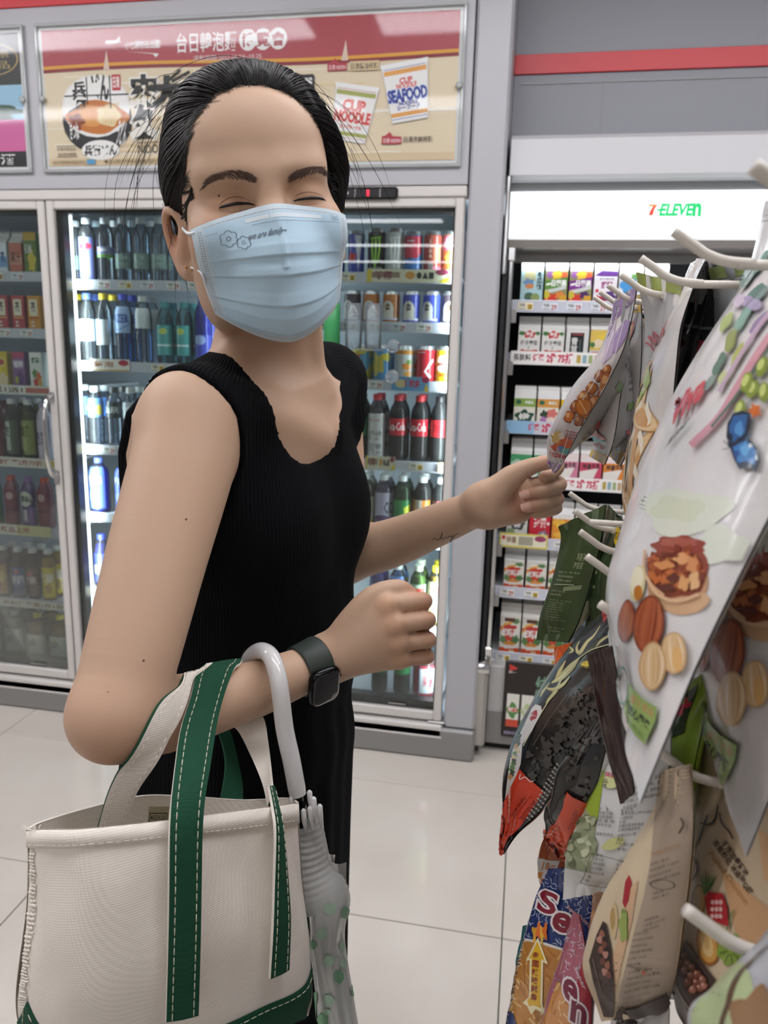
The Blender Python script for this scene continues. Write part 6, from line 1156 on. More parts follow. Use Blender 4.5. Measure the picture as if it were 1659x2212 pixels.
# --- fried noodle snack bags
def cracks(P, n, box, col, sd, ok):
    P.L += 1; P.hold = True
    r = random.Random(sd)
    for k in range(n):
        x, y = r.uniform(box[0], box[2]), r.uniform(box[1], box[3])
        if not ok(x, y): continue
        a = r.uniform(0, 6.28); l = r.uniform(7, 18)
        P.line(spline([(x, y), (x+l*0.5*math.cos(a+0.3), y+l*0.5*math.sin(a+0.3)), (x+l*math.cos(a-0.2), y+l*math.sin(a-0.2))], 6), [0.6, 1.3, 1.6, 1.3, 1, 0.5], col)
    P.hold = False
def fries(P, n, box, sd, ok, w=5):
    P.L += 1; q4 = 0
    r = random.Random(sd)
    for k in range(n):
        x, y = r.uniform(box[0], box[2]), r.uniform(box[1], box[3])
        if not ok(x, y): continue
        a = r.uniform(0.6, 2.4); l = r.uniform(12, 30)
        q4 += 1; P.hold = q4 % 30 != 0
        P.line([(x-l*0.5*math.cos(a), y-l*0.5*math.sin(a)), (x, y+1), (x+l*0.5*math.cos(a), y+l*0.5*math.sin(a))], r.uniform(0.5, 1)*w, r.choice(['#c98f48', '#dcae6c', '#a86c30', '#e3c088', '#b87c3a', '#cf9850']))
    P.hold = False
P = Art(); line_ = lambda x: np.interp(x, [1130, 1165, 1216, 1280], [2026, 2036, 2052, 2060])
cracks(P, 150, (1120, 1880, 1285, 2050), '#b9c4da', 1, lambda x, y: y < line_(x)-4)
P.poly([(1120, 2024), (1165, 2032), (1216, 2048), (1290, 2056), (1290, 2340), (1060, 2340)], '#d9d4cc'); P.poly([(1118, 2030), (1165, 2038), (1216, 2054), (1290, 2062), (1290, 2340), (1056, 2340)], '#b87f3c')
fries(P, 230, (1090, 2040, 1285, 2330), 2, lambda x, y: y > line_(x)+6)
P.poly([(1085, 2175), (1112, 2190), (1128, 2250), (1110, 2340), (1050, 2340)], '#28386c')
for k, x in enumerate((1158, 1166, 1174, 1180)): bl(P, x, 2018-6*(k % 2), 5, 17, ['#d8a030', '#d8702c', '#e0b040', '#cf6a28'][k], 3, 0.3)
P.poly([(1165, 2026), (1186, 2082), (1176, 2078), (1174, 2168), (1182, 2190), (1160, 2178), (1150, 2190), (1142, 2172), (1132, 2166), (1146, 2152), (1148, 2074), (1140, 2076)], '#e9dfb4'); P.poly([(1164, 2034), (1180, 2076), (1172, 2072), (1170, 2160), (1172, 2176), (1156, 2170), (1146, 2172), (1142, 2160), (1150, 2150), (1152, 2070), (1146, 2072)], '#d8ab28')
for k, ch in enumerate('泰國辣味魷魚'): P.textq(ch, (1154-0.8*k, 2070+17.5*k), (13, 2), (1, -14), '#8a2c20', 0.02)
P.textq('S', (1166, 1966), (34, 12), (10, -44), '#7f2233', 0.03, 3, '#e2dada', 0.055); P.textq('e', (1196, 2006), (34, 10), (10, -36), '#7f2233', 0.03, 3, '#e2dada', 0.055); P.textq('Super Crispy', (1226, 1962), (48, 40), (5, -9), '#c9a09a', 0.02)
pouch('noodle_snack_bag', 'blue fried noodle snack bag with yellow arrow sign', [((1186, 1876, 0.56), (1240, 1874, 0.52)), ((1152, 1955, 0.57), (1282, 1945, 0.52)), ((1126, 2066, 0.575), (1282, 2060, 0.52)), ((1098, 2212, 0.58), (1262, 2210, 0.53)), ((1075, 2330, 0.585), (1240, 2330, 0.54))], 0.016, 0.012, '#26366a', None, None, None, traced=P, seed=20)
P = Art()
cracks(P, 110, (1200, 1985, 1280, 2200), '#cfc0cc', 5, lambda x, y: True)
P.poly([(1262, 2060), (1285, 2100), (1285, 2220), (1258, 2215), (1240, 2150)], '#9c2434')
P.poly([(1205, 2120), (1222, 2140), (1236, 2200), (1240, 2340), (1130, 2340), (1172, 2212)], '#c98a52'); fries(P, 60, (1168, 2130, 1238, 2330), 6, lambda x, y: x > 1172 and y > 2120, 4)
P.textq('e', (1218, 2152), (26, 16), (4, -42), '#72203a', 0.03, 3, '#ddd2d4', 0.055); P.textq('n', (1234, 2200), (28, 18), (4, -40), '#72203a', 0.03, 3, '#ddd2d4', 0.055); P.textq('Super', (1240, 2090), (18, 46), (9, -3), '#d8c4cc', 0.01)
pouch('noodle_snack_bag', 'pink and red fried noodle snack bag beside the blue one', [((1238, 1970, 0.505), (1252, 1976, 0.49)), ((1220, 2042, 0.51), (1266, 2050, 0.48)), ((1199, 2129, 0.515), (1278, 2140, 0.48)), ((1172, 2212, 0.52), (1278, 2216, 0.485)), ((1140, 2330, 0.53), (1268, 2330, 0.49))], 0.012, 0.012, '#a8606e', None, None, None, traced=P, seed=21)
pouch('noodle_snack_bag', 'teal bag edge behind the blue fried noodle bag', [((1130, 2000, 0.63), (1170, 1990, 0.60)), ((1120, 2070, 0.63), (1160, 2070, 0.60)), ((1116, 2150, 0.63), (1150, 2150, 0.60))], 0.006, 0.006, '#2c6c70', None, None, None, seed=22)
A = Art(); A.blob(0.4, 0.5, 0.3, 0.2, '#e0a04c', 4); A.blob(0.7, 0.3, 0.2, 0.1, '#c8605c', 4)
pouch('fruit_pouch', 'peach-coloured pouch between the blue bag and the chestnut pouch', [((1282, 1925, 0.50), (1345, 1900, 0.46)), ((1279, 1990, 0.50), (1330, 1980, 0.46)), ((1284, 2080, 0.51), (1330, 2080, 0.47))], 0.006, 0.006, '#c89c7c', None, A, None, seed=23)
# --- chestnut pouches
P = Art(); br = '#54453a'
P.poly([(1425, 1668), (1414, 1770), (1406, 1864), (1391, 1937), (1370, 2014), (1338, 2147), (1330, 2204), (1436, 2186), (1450, 2138), (1463, 2085), (1476, 1990), (1490, 1880), (1498, 1760), (1490, 1652)], '#a39280'); P.poly([(1380, 1900), (1366, 1990), (1330, 2140), (1310, 2120), (1340, 2010), (1362, 1920)], '#c9a684')
P.poly([(1360, 1890), (1352, 1905), (1346, 1950), (1352, 1962), (1360, 1945), (1366, 1905)], '#a02a34'); bl(P, 1328, 1990, 8, 40, '#c2ac82', 2, 0.1); bl(P, 1325, 1985, 5, 26, '#a98a58', 2, 0.1); bl(P, 1349, 2000, 10, 34, '#8fa050', 5, 0.12)
for k in range(14): P.line([(1342+1.2*k, 2030), (1344+1.0*k, 1972-3*(k % 4))], 1.2, ['#a9b86c', '#74883c'][k % 2])
P.poly([(1306, 1990), (1314, 1996), (1324, 2050), (1329, 2110), (1327, 2196), (1306, 2194), (1284, 2120), (1276, 2075), (1292, 2020)], '#40312b'); P.poly([(1302, 2000), (1310, 2000), (1322, 2060), (1326, 2110), (1316, 2116), (1298, 2060)], '#28201d')
for k, (x, y) in enumerate(((1304, 2018), (1299, 2030), (1309, 2040), (1302, 2052), (1312, 2062), (1306, 2076), (1316, 2084), (1310, 2098), (1319, 2104))): bl(P, x, y, 6, 8, ['#8c5a48', '#a8786a', '#6c4034'][k % 3], 3, 0.12)
P.line([(1285, 2070), (1300, 2130), (1308, 2150)], 1.5, '#8a7464')
P.textq('Peeled Chestnut', (1412, 1852), (62, -26), (0, -9), '#a8784a', 0.0, 1)
W4 = ['純天然日本栗子與中國', '精選優質栗子製成', '香甜鬆軟 口感綿密', '健康零嘴', '原料: 栗子', '內容量: 100公克', '保存期限: 12個月', '請置於陰涼處', '開封後請立即食用']
def rows4(x, y, n, dx, dy, slope, w, h=6):
    for k in range(n): P.textq(W4[(k*2+n) % 9], (x+dx*k, y+dy*k), (w*(0.6+0.1*((k*3) % 5)), slope*w*(0.6+0.1*((k*3) % 5))), (0, -h), br, 0.0, 1)
rows4(1410, 1872, 4, -1.5, 13, -0.38, 66); rows4(1414, 1932, 2, -2, 11, -0.35, 40); rows4(1396, 1990, 3, -2, 11, -0.36, 50); rows4(1376, 2020, 6, -3.2, 13, -0.2, 46); rows4(1362, 2100, 6, -4, 13, -0.22, 76)
P.ring(1436, 1908, 26, 11, 0.12, br); bl(P, 1394, 2096, 4, 2.5, '#b9522c')
P.line(spline([(1478, 1766), (1484, 1780), (1474, 1800)], 9), 4, '#4c3a2c')
P.poly([(1333, 2176), (1380, 2168), (1440, 2140), (1446, 2160), (1438, 2184), (1390, 2192), (1330, 2200)], '#3b2d27')
pouch('chestnut_pouch', 'beige chestnut pouch showing its printed tan back and brown base', [((1424, 1668, 0.42), (1492, 1650, 0.37)), ((1402, 1765, 0.43), (1500, 1760, 0.37)), ((1360, 1866, 0.445), (1492, 1880, 0.375)), ((1316, 1945, 0.455), (1478, 1990, 0.38)), ((1278, 2035, 0.465), (1465, 2085, 0.385)), ((1268, 2100, 0.47), (1452, 2140, 0.395)), ((1300, 2206, 0.47), (1438, 2188, 0.405))], 0.016, 0.008, '#c9b698', '#c8b496', None, None, traced=P, seed=24, m=DULL, pm=PRINT, wr=0.0016, bot=0.01)
P = Art(); dk = '#463227'
P.poly([(1560, 1880), (1660, 1960), (1740, 2020), (1740, 2330), (1640, 2250), (1600, 2060)], '#c59a70'); P.poly([(1640, 1790), (1720, 1850), (1720, 1930), (1650, 1900)], '#cda47c')
for q, w in (([(1552, 1738), (1546, 1770), (1530, 1782), (1512, 1776)], [2, 6, 5, 1]), ([(1530, 1760), (1516, 1800), (1502, 1832)], [3, 5, 2]), ([(1500, 1850), (1508, 1880), (1496, 1902)], [2, 5, 2])): P.line(spline(q, 12), np.interp(np.linspace(0, len(w)-1, 12), range(len(w)), w), '#3c322a')
P.line(spline([(1556, 1756), (1560, 1778), (1576, 1796), (1584, 1812)], 12), 3.5, '#5a4a3e')
P.textq('不添加最對味', (1558, 1822), (52, 74), (11, -9), dk, 0.02); P.textq('蒸煮熟化 冰過更Q甜', (1539, 1822), (80, 112), (11, -9), dk, 0.02); P.textq('Peeled Chestnut', (1532, 1846), (80, 110), (9, -8), '#b08046', 0.01)
bl(P, 1510, 1952, 15, 44, '#a06a28', 2, 0.06, 0.1); bl(P, 1510, 1950, 12, 38, '#c9a468', 2, 0.06, 0.1); bl(P, 1508, 1948, 7, 26, '#d9c08e', 2, 0.06, 0.1)
for k in range(6): P.line(spline([(1524, 1932), (1520+4*k, 1910), (1512+7.5*k, 1882+3*abs(k-2))], 8), [6, 6, 5.5, 5, 4, 3, 2, 0.6], ['#4f7036', '#66884a', '#3f5e2c'][k % 3])
bl(P, 1531, 2042, 23, 47, '#955c24', 2, 0.06, -0.25); bl(P, 1531, 2042, 19, 40, '#c49348', 2, 0.06, -0.25); bl(P, 1530, 2040, 12, 30, '#d8bb82', 2, 0.06, -0.25); bl(P, 1529, 2036, 6, 18, '#c8a468', 2, 0.06, -0.25)
bl(P, 1582, 2052, 30, 34, '#7f963e', 6, 0.08)
for k in range(40): a = k*0.7; P.line([(1582+8*math.cos(a), 2052+10*math.sin(a)), (1582+(22+k % 9)*math.cos(a), 2052+(26+k % 7)*math.sin(a))], 1.5, ['#a3b864', '#6c8434', '#8ea44c'][k % 3])
P.line([(1576, 2010), (1586, 1976), (1592, 1966)], 3, '#54743c')
P.poly([(1528, 1940), (1536, 1928), (1548, 1930), (1566, 1930), (1576, 1958), (1580, 2002), (1566, 1998), (1548, 1990), (1534, 1976)], '#a9242e')
for k in range(9): bl(P, 1545+9*(k % 3), 1950+15*(k//3), 4, 5, '#d9b4ae', 5, 0.25)
P.poly([(1455, 2052), (1466, 2038), (1484, 2034), (1512, 2066), (1552, 2118), (1530, 2170), (1560, 2260), (1500, 2400), (1430, 2250), (1440, 2130)], '#40302a'); P.poly([(1470, 2050), (1482, 2044), (1506, 2072), (1540, 2120), (1512, 2150), (1478, 2110)], '#241b19')
r = random.Random(3)
for x, y in ((1474, 2062), (1484, 2068), (1478, 2082), (1492, 2084), (1486, 2098), (1502, 2092), (1500, 2110), (1514, 2106), (1512, 2124), (1526, 2118), (1520, 2136), (1494, 2124), (1530, 2132), (1506, 2140)): bl(P, x, y, 9, 10, '#5c3428', 3, 0.1); bl(P, x-1, y-1, 7, 8, r.choice(['#8a5444', '#9c6654', '#7a4636']), 3, 0.1); bl(P, x-2.5, y-3, 2.5, 3, '#c9a090', 3, 0.1)
P.line(spline([(1460, 2110), (1478, 2150), (1504, 2186)], 9), 2.2, '#93796a')
pouch('chestnut_pouch', 'beige chestnut pouch showing its front with red badge and chestnuts', [((1512, 1530, 0.44), (1760, 1800, 0.31)), ((1506, 1690, 0.445), (1745, 1960, 0.315)), ((1490, 1860, 0.455), (1715, 2130, 0.32)), ((1466, 2010, 0.46), (1660, 2290, 0.325)), ((1445, 2120, 0.47), (1575, 2440, 0.33))], 0.014, 0.01, '#c8b496', None, None, None, traced=P, seed=25, m=DULL, pm=PRINT, bot=0.01)
A = Art(); A.blob(0.4, 0.5, 0.3, 0.2, '#a8b488', 3); A.line([(0.3, 0.9), (0.5, 0.5), (0.4, 0.1)], 0.06, '#5c4838'); A.blob(0.7, 0.5, 0.15, 0.12, '#8a6a4c', 4)
pouch('nut_pouch', 'silver-grey pouch corner nearest us at the bottom right', [((1676, 1990, 0.29), (1790, 1960, 0.24)), ((1600, 2080, 0.29), (1760, 2080, 0.24)), ((1530, 2150, 0.29), (1740, 2200, 0.24)), ((1488, 2200, 0.29), (1720, 2330, 0.24)), ((1520, 2360, 0.295), (1700, 2460, 0.245))], 0.006, 0.006, '#a8a8ac', None, A, None, seed=26)
A = Art(); A.text('純栗', 0.1, 0.72, 0.5, 0.92, '#3c3434', 0.03)
pouch('chestnut_pouch', 'white pouch top showing below the tan chestnut back', [((1322, 2192, 0.46), (1446, 2176, 0.42)), ((1316, 2260, 0.46), (1444, 2250, 0.42)), ((1306, 2340, 0.465), (1440, 2340, 0.425))], 0.006, 0.006, '#c4c0bc', None, A, None, seed=27)
# ================================================================== the woman: one smooth distance field turned into one skin
def unit(v): v = np.asarray(v, float); return v/np.linalg.norm(v)
def smin(a, b, k):
    h = np.clip(0.5+0.5*(b-a)/k, 0, 1); return b*(1-h)+a*h-k*h*(1-h)
def cone_d(p, a, b, ra, rb):
    a, b = np.asarray(a, float), np.asarray(b, float); ab = b-a; L2 = ab @ ab
    t = np.clip(((p-a) @ ab)/L2, 0, 1)
    return np.linalg.norm(p-a-t[:, None]*ab, axis=1)-(ra+(rb-ra)*t)
def ell_d(q, r):
    r = np.asarray(r, float); k0 = np.linalg.norm(q/r, axis=1); k1 = np.linalg.norm(q/r**2, axis=1)+1e-9
    return k0*(k0-1)/k1
class Field:
    """a list of blended shapes; each only looks at points near it"""
    def __init__(s): s.P = []
    def add(s, fn, lo, hi, k, op=0): s.P.append((fn, np.asarray(lo, float)-k-0.012, np.asarray(hi, float)+k+0.012, k, op))
    def cone(s, a, b, ra, rb, k=0.01, op=0):
        a, b = np.asarray(a, float), np.asarray(b, float); m = max(ra, rb)
        s.add(lambda p: cone_d(p, a, b, ra, rb), np.minimum(a, b)-m, np.maximum(a, b)+m, k, op)
    def chain(s, pts, rs, k=0.006):
        n = (len(pts)-1)*5+1; P = spline(pts, n); R_ = np.interp(np.linspace(0, len(pts)-1, n), range(len(pts)), rs)
        R_ = np.convolve(np.pad(R_, 2, mode='edge'), [0.15, 0.22, 0.26, 0.22, 0.15], 'valid'); m = max(rs)
        a, b = P[:-1], P[1:]; ab = b-a; L2 = (ab*ab).sum(1); dr = R_[1:]-R_[:-1]
        def f(p):
            d = np.full(len(p), 9.0)
            for i in range(n-1):
                t = np.clip((p-a[i]) @ ab[i]/L2[i], 0, 1); q = p-a[i]-t[:, None]*ab[i]
                d = np.minimum(d, np.sqrt(np.einsum('ij,ij->i', q, q))-(R_[i]+dr[i]*t))
            return d
        s.add(f, P.min(0)-m, P.max(0)+m, k)
    def ell(s, c, M, r, k=0.01, op=0):
        c = np.asarray(c, float); M = np.asarray(M, float); m = max(r)
        s.add(lambda p: ell_d((p-c) @ M.T, r), c-m, c+m, k, op)
    def __call__(s, p):
        if len(p) > 6000: return np.concatenate([s(p[i:i+6000]) for i in range(0, len(p), 6000)])
        d = np.full(len(p), 0.05)
        if len(p) == 0: return d
        a, b = p.min(0), p.max(0)
        for fn, lo, hi, k, op in s.P:
            if (b < lo).any() or (a > hi).any(): continue
            i = np.flatnonzero(((p > lo) & (p < hi)).all(1))
            if len(i) == 0: continue
            q = fn(p[i])
            if op == 0: d[i] = smin(d[i], q, k)
            else: d[i] = -smin(-d[i], q, k)          # carve
        return d
def nets(f, lo, hi, h):
    lo, hi = np.asarray(lo, float), np.asarray(hi, float); B = 6
    nb = np.ceil((hi-lo)/(h*B)).astype(int); n = nb*B+1
    g = np.stack(np.meshgrid(*[np.arange(m)+0.5 for m in nb], indexing='ij'), -1).reshape(-1, 3)
    dc = f(lo+g*h*B)
    V = np.repeat(np.repeat(np.repeat(np.where(dc < 0, -1.0, 1.0).reshape(nb), B, 0), B, 1), B, 2).astype(np.float32)
    V = np.pad(V, ((0, 1), (0, 1), (0, 1)), mode='edge')
    act = (np.abs(dc) < h*B*1.25).reshape(nb)
    A = np.zeros(n, bool)
    A[:-1, :-1, :-1] = np.repeat(np.repeat(np.repeat(act, B, 0), B, 1), B, 2)
    for ax in range(3):
        sl = [slice(None)]*3; sl[ax] = slice(1, None); s2 = [slice(None)]*3; s2[ax] = slice(None, -1)
        A2 = A.copy(); A2[tuple(sl)] |= A[tuple(s2)]; A = A2
    ix = np.flatnonzero(A.ravel()); q = np.stack(np.unravel_index(ix, n), 1)//24; ix = ix[np.lexsort((q[:, 2], q[:, 1], q[:, 0]))]
    P = lo+np.stack(np.unravel_index(ix, n), 1)*h
    V.ravel()[ix] = f(P)
    S = V < 0
    C = S[:-1, :-1, :-1].astype(np.int8)
    for i, j, k in ((1, 0, 0), (0, 1, 0), (0, 0, 1), (1, 1, 0), (1, 0, 1), (0, 1, 1), (1, 1, 1)):
        C = C+S[i:n[0]-1+i, j:n[1]-1+j, k:n[2]-1+k]
    ci = np.argwhere((C > 0) & (C < 8))
    acc = np.zeros((len(ci), 3)); cnt = np.zeros(len(ci))
    cor = [(i, j, k) for i in (0, 1) for j in (0, 1) for k in (0, 1)]
    for a in range(8):
        for b in range(a+1, 8):
            if sum(abs(x-y) for x, y in zip(cor[a], cor[b])) != 1: continue
            va = V[tuple((ci+cor[a]).T)]; vb = V[tuple((ci+cor[b]).T)]
            m = (va < 0) != (vb < 0); t = va[m]/(va[m]-vb[m])
            acc[m] += np.array(cor[a])+t[:, None]*(np.array(cor[b])-np.array(cor[a])); cnt[m] += 1
    v = lo+(ci+acc/cnt[:, None])*h
    cid = np.full(C.shape, -1, np.int32); cid[tuple(ci.T)] = np.arange(len(ci))
    F = []
    for ax in range(3):
        o1, o2 = (ax+1) % 3, (ax+2) % 3
        sl = [slice(1, -1)]*3; sl[ax] = slice(0, -1); s2 = list(sl); s2[ax] = slice(1, None)
        a, b = S[tuple(sl)], S[tuple(s2)]
        e = np.argwhere(a != b); off = np.array([1, 1, 1]); off[ax] = 0; e = e+off
        sg = S[tuple(e.T)]
        q = []
        for d1, d2 in ((0, 0), (1, 0), (1, 1), (0, 1)):
            c = e.copy(); c[:, o1] -= d1; c[:, o2] -= d2; q.append(cid[tuple(c.T)])
        q = np.stack(q, 1); q[~sg] = q[~sg][:, ::-1]; F.append(q)
    F = np.concatenate(F); F = F[(F >= 0).all(1)]
    return v, F[:, ::-1]
def grad(f, p, e=0.0006):
    g = np.stack([f(p+d)-f(p-d) for d in np.eye(3)*e], 1)/(2*e); return g
def settle(f, v, it=2, cap=0.003):
    for _ in range(it):
        g = grad(f, v); d = f(v); v = v-g*np.clip(d/np.maximum((g*g).sum(1), 0.2), -cap, cap)[:, None]
    return v
def mesh_np(name, v, F, m, col=None, smooth=True):
    me = bpy.data.meshes.new(name)
    me.vertices.add(len(v)); me.vertices.foreach_set('co', np.asarray(v, np.float32).ravel())
    k = F.shape[1]
    me.loops.add(F.size); me.loops.foreach_set('vertex_index', F.astype(np.int32).ravel())
    me.polygons.add(len(F)); me.polygons.foreach_set('loop_start', np.arange(0, F.size, k, dtype=np.int32))
    me.update(calc_edges=True); me.validate()
    me.polygons.foreach_set('use_smooth', np.full(len(F), smooth))
    if col is not None:
        a = me.color_attributes.new('Col', 'FLOAT_COLOR', 'POINT'); a.data.foreach_set('color', np.concatenate([col, np.ones((len(col), 1))], 1).astype(np.float32).ravel())
    me.materials.append(m); return me

# ---- head frame (x to the viewer's right, y up, z out of the face), origin between the ears at eye level
HO = at(553, 447, 0.715)
_v = unit(CAM-HO); _x = unit(CR-_v*(CR @ _v)); _y = np.cross(_v, _x)
if _y @ CD > 0: _y = -_y
def rot(a, b, t): c, s = math.cos(t), math.sin(t); return a*c+b*s, b*c-a*s
_v, _x = rot(_v, _x, math.radians(7.5))        # turned to the viewer's right
_v, _y = rot(_v, _y, math.radians(5))         # chin a little up
_y, _x = rot(_y, -_x, math.radians(5)); _x = -_x   # leaning to the viewer's left
HM = np.stack([_x, _y, _v])                   # rows: local axes in the world
def hw(p): return HO+np.asarray(p, float) @ HM
def hl(p): return (p-HO) @ HM.T
F = Field()
I3 = HM
def hell(c, r, k, op=0, tilt=None): F.ell(hw(c), HM if tilt is None else tilt @ HM, r, k, op)
def hcone(a, b, ra, rb, k, op=0): F.cone(hw(a), hw(b), ra, rb, k, op)
def rz(t): c, s = math.cos(t), math.sin(t); return np.array([[c, s, 0], [-s, c, 0], [0, 0, 1]])
hell((0, 0.024, -0.008), (0.072, 0.086, 0.092), 0.01)
hell((0, -0.030, 0.030), (0.0575, 0.075, 0.058), 0.03)
hell((0, 0.045, 0.038), (0.060, 0.048, 0.048), 0.02)
hell((0, -0.082, 0.052), (0.032, 0.030, 0.032), 0.03)
for s in (-1, 1):
    hell((s*0.042, -0.030, 0.056), (0.027, 0.026, 0.026), 0.022)        # smiling cheeks
    hell((s*0.046, -0.068, 0.012), (0.022, 0.04, 0.04), 0.025)
    hcone((s*0.012, 0.018, 0.079), (s*0.044, 0.021, 0.064), 0.012, 0.010, 0.016)
    hell((s*0.031, 0.002, 0.093), (0.020, 0.011, 0.016), 0.014, 1)     # eye hollow
    hell((s*0.0315, -0.001, 0.0655), (0.0165, 0.0125, 0.0155), 0.007)   # lids over the eye
    hell((s*0.032, -0.0145, 0.068), (0.0165, 0.0055, 0.0105), 0.006)      # smiling lower lid
hcone((0, 0.012, 0.080), (0, -0.020, 0.094), 0.010, 0.0105, 0.012)
hcone((0, -0.020, 0.094), (0, -0.042, 0.103), 0.0105, 0.012, 0.010)
# ears
for s in (-1, 1):
    T = rz(s*0.18)
    hell((s*0.0700, -0.024, -0.004), (0.010, 0.027, 0.019), 0.006, 0, T)
    ear = [(s*0.0695, -0.012, 0.009), (s*0.0745, -0.001, 0.004), (s*0.0800, 0.004, -0.006), (s*0.0830, -0.003, -0.016), (s*0.0825, -0.020, -0.018), (s*0.0785, -0.036, -0.014), (s*0.0735, -0.048, -0.005), (s*0.0705, -0.051, 0.003), (s*0.0680, -0.045, 0.007)]
    F.chain([hw(q) for q in spline(ear, 17)], list(np.interp(np.linspace(0, 8, 17), range(9), [0.0035, 0.0042, 0.0044, 0.0044, 0.0045, 0.006, 0.0085, 0.0085, 0.006])), 0.004)
    hell((s*0.0800, -0.016, -0.002), (0.0060, 0.016, 0.0105), 0.004, 1, T)
    hcone((s*0.0705, -0.020, 0.010), (s*0.0705, -0.027, 0.010), 0.004, 0.004, 0.004)
# ---- joints
SR, ER, WR = at(419, 915, 0.69), at(250, 1543, 0.585), at(694, 1431, 0.735)
SL, EL, WL = at(708, 836, 0.93), at(735, 1205, 0.955), at(1033, 1096, 0.86)
NB, SK = at(592, 835, 0.82), hw((0, -0.035, -0.02))
UP = np.array([0, 0, 1.0])
TS = SL-SR; TS[2] = 0; TS = unit(TS)                                   # towards her left shoulder
TF = np.cross(TS, UP); TF = TF if TF @ CR > 0 else -TF                  # the way her chest faces
TC = (SR+SL)/2
# neck, shoulders
F.cone(SK, NB, 0.047, 0.050, 0.02)
F.cone(hw((-0.04, -0.06, -0.015)), NB-TS*0.03+TF*0.03, 0.010, 0.008, 0.014)
F.cone(hw((0.04, -0.06, -0.01)), NB+TS*0.01+TF*0.05, 0.010, 0.008, 0.014)
for S in (SR, SL):
    F.cone(NB-UP*0.018, S+UP*0.004-TF*0.004, 0.043, 0.040, 0.035)
    F.cone(NB+UP*0.04-TF*0.02, S*0.6+NB*0.4+UP*0.02-TF*0.01, 0.026, 0.022, 0.04)
    c0 = NB+TF*0.062-UP*0.045; F.cone(c0+unit(S-NB)*0.015, S*0.85+NB*0.15+TF*0.035+UP*0.016, 0.007, 0.007, 0.022)
# torso: stacked ovals from pixel edges (left, right, row, half breadth)
SEC = [(360, 700, 815, 0.115), (322, 740, 880, 0.150), (303, 762, 960, 0.158), (292, 780, 1070, 0.150), (288, 790, 1160, 0.138), (292, 786, 1240, 0.125), (296, 772, 1340, 0.120), (294, 762, 1450, 0.135), (286, 756, 1600, 0.145), (280, 750, 1800, 0.148), (276, 748, 2000, 0.15), (272, 748, 2212, 0.155), (262, 750, 2700, 0.185), (255, 752, 3300, 0.20)]
rows_ = []
YT = TC[1]
for l, r, y, a in SEC:
    p, q = aty(l, y, YT), aty(r, y, YT)
    c = (p+q)/2; rows_.append((c[2], c @ TF, c @ TS, a, math.sqrt(max((abs(q[0]-p[0])/2)**2-(a*TS[0])**2, 0.004))/abs(TF[0])*(0.80 if y < 1300 else 0.88)))
rows_.sort(); RZ = np.array(rows_)
def torso_q(p):
    z = p[:, 2]; I = lambda k: np.interp(z, RZ[:, 0], RZ[:, k])
    s, f = p @ TS-(TC @ TS)*np.ones(len(p)), p @ TF-I(1)
    return s, f, I(3), I(4), z
def torso_d(p, off=0.0):
    s, f, a, b, z = torso_q(p); a = a+off; b = b+off
    e = 2.3; k = (np.abs(s/a)**e+np.abs(f/b)**e)**(1/e)
    d = (k-1)*np.minimum(a, b)*0.9
    bust = [(-1, 1), (1, 1)]
    zb = np.interp(1165, [SEC[3][2], SEC[4][2]], [0, 0])
    return d
ZTOP = TC[2]+0.005
def torso_body(p):
    d = torso_d(p, -0.006)
    return np.maximum(np.maximum(d, p[:, 2]-ZTOP), 1.02-p[:, 2])
F.add(torso_body, TC-np.array([0.35, 0.35, 0.5]), TC+np.array([0.35, 0.35, 0.02]), 0.04)
# ---- her right arm (nearest): upper arm, elbow, forearm
def mixp(a, b, t): return a*(1-t)+b*t
F.chain([SR+UP*0.004, mixp(SR, ER, 0.18), mixp(SR, ER, 0.5)+TF*-0.001, mixp(SR, ER, 0.8), ER], [0.0455, 0.0455, 0.0415, 0.0375, 0.0340], 0.012)
f1, f2, f3 = at(352, 1543, 0.625), at(450, 1517, 0.66), at(575, 1480, 0.70)
F.chain([ER, f1, f2, f3, WR], [0.0335, 0.0315, 0.0285, 0.0248, 0.0205], 0.014)
# right fist
def hand(wr, mcp, fingers, thumb, k_palm=0.012, rw=0.019):
    for m, r in mcp: F.cone(wr, m, rw, r, k_palm)
    for pts, rs in fingers: F.chain(pts, [q*0.96 for q in rs], 0.0012)
    F.chain(*thumb, 0.005)
w0 = at(712, 1421, 0.733)
M = [at(836, 1308, 0.715), at(852, 1350, 0.712), at(860, 1388, 0.716), at(864, 1422, 0.724)]
hand(w0, [(M[0], 0.0112), (M[1], 0.0115), (M[2], 0.0108), (M[3], 0.0102)],
     [([M[0], at(912, 1298, 0.722), at(902, 1306, 0.75), at(872, 1316, 0.757)], [0.0100, 0.0088, 0.0084, 0.0072]),
      ([M[1], at(920, 1339, 0.720), at(908, 1346, 0.75), at(876, 1350, 0.757)], [0.0102, 0.0090, 0.0085, 0.0074]),
      ([M[2], at(922, 1382, 0.724), at(910, 1386, 0.752), at(880, 1386, 0.758)], [0.0098, 0.0086, 0.0082, 0.0070]),
      ([M[3], at(920, 1418, 0.732), at(908, 1420, 0.756), at(882, 1416, 0.76)], [0.0092, 0.0078, 0.0074, 0.0064])],
     ([w0, at(760, 1345, 0.725), at(806, 1291, 0.722), at(858, 1272, 0.724), at(884, 1282, 0.732)], [0.017, 0.0145, 0.0115, 0.0092, 0.0075]))
for m in M: F.cone(m-CF*0.0045, m-CF*0.0045+unit(m-w0)*0.004, 0.0062, 0.0055, 0.008)         # knuckles
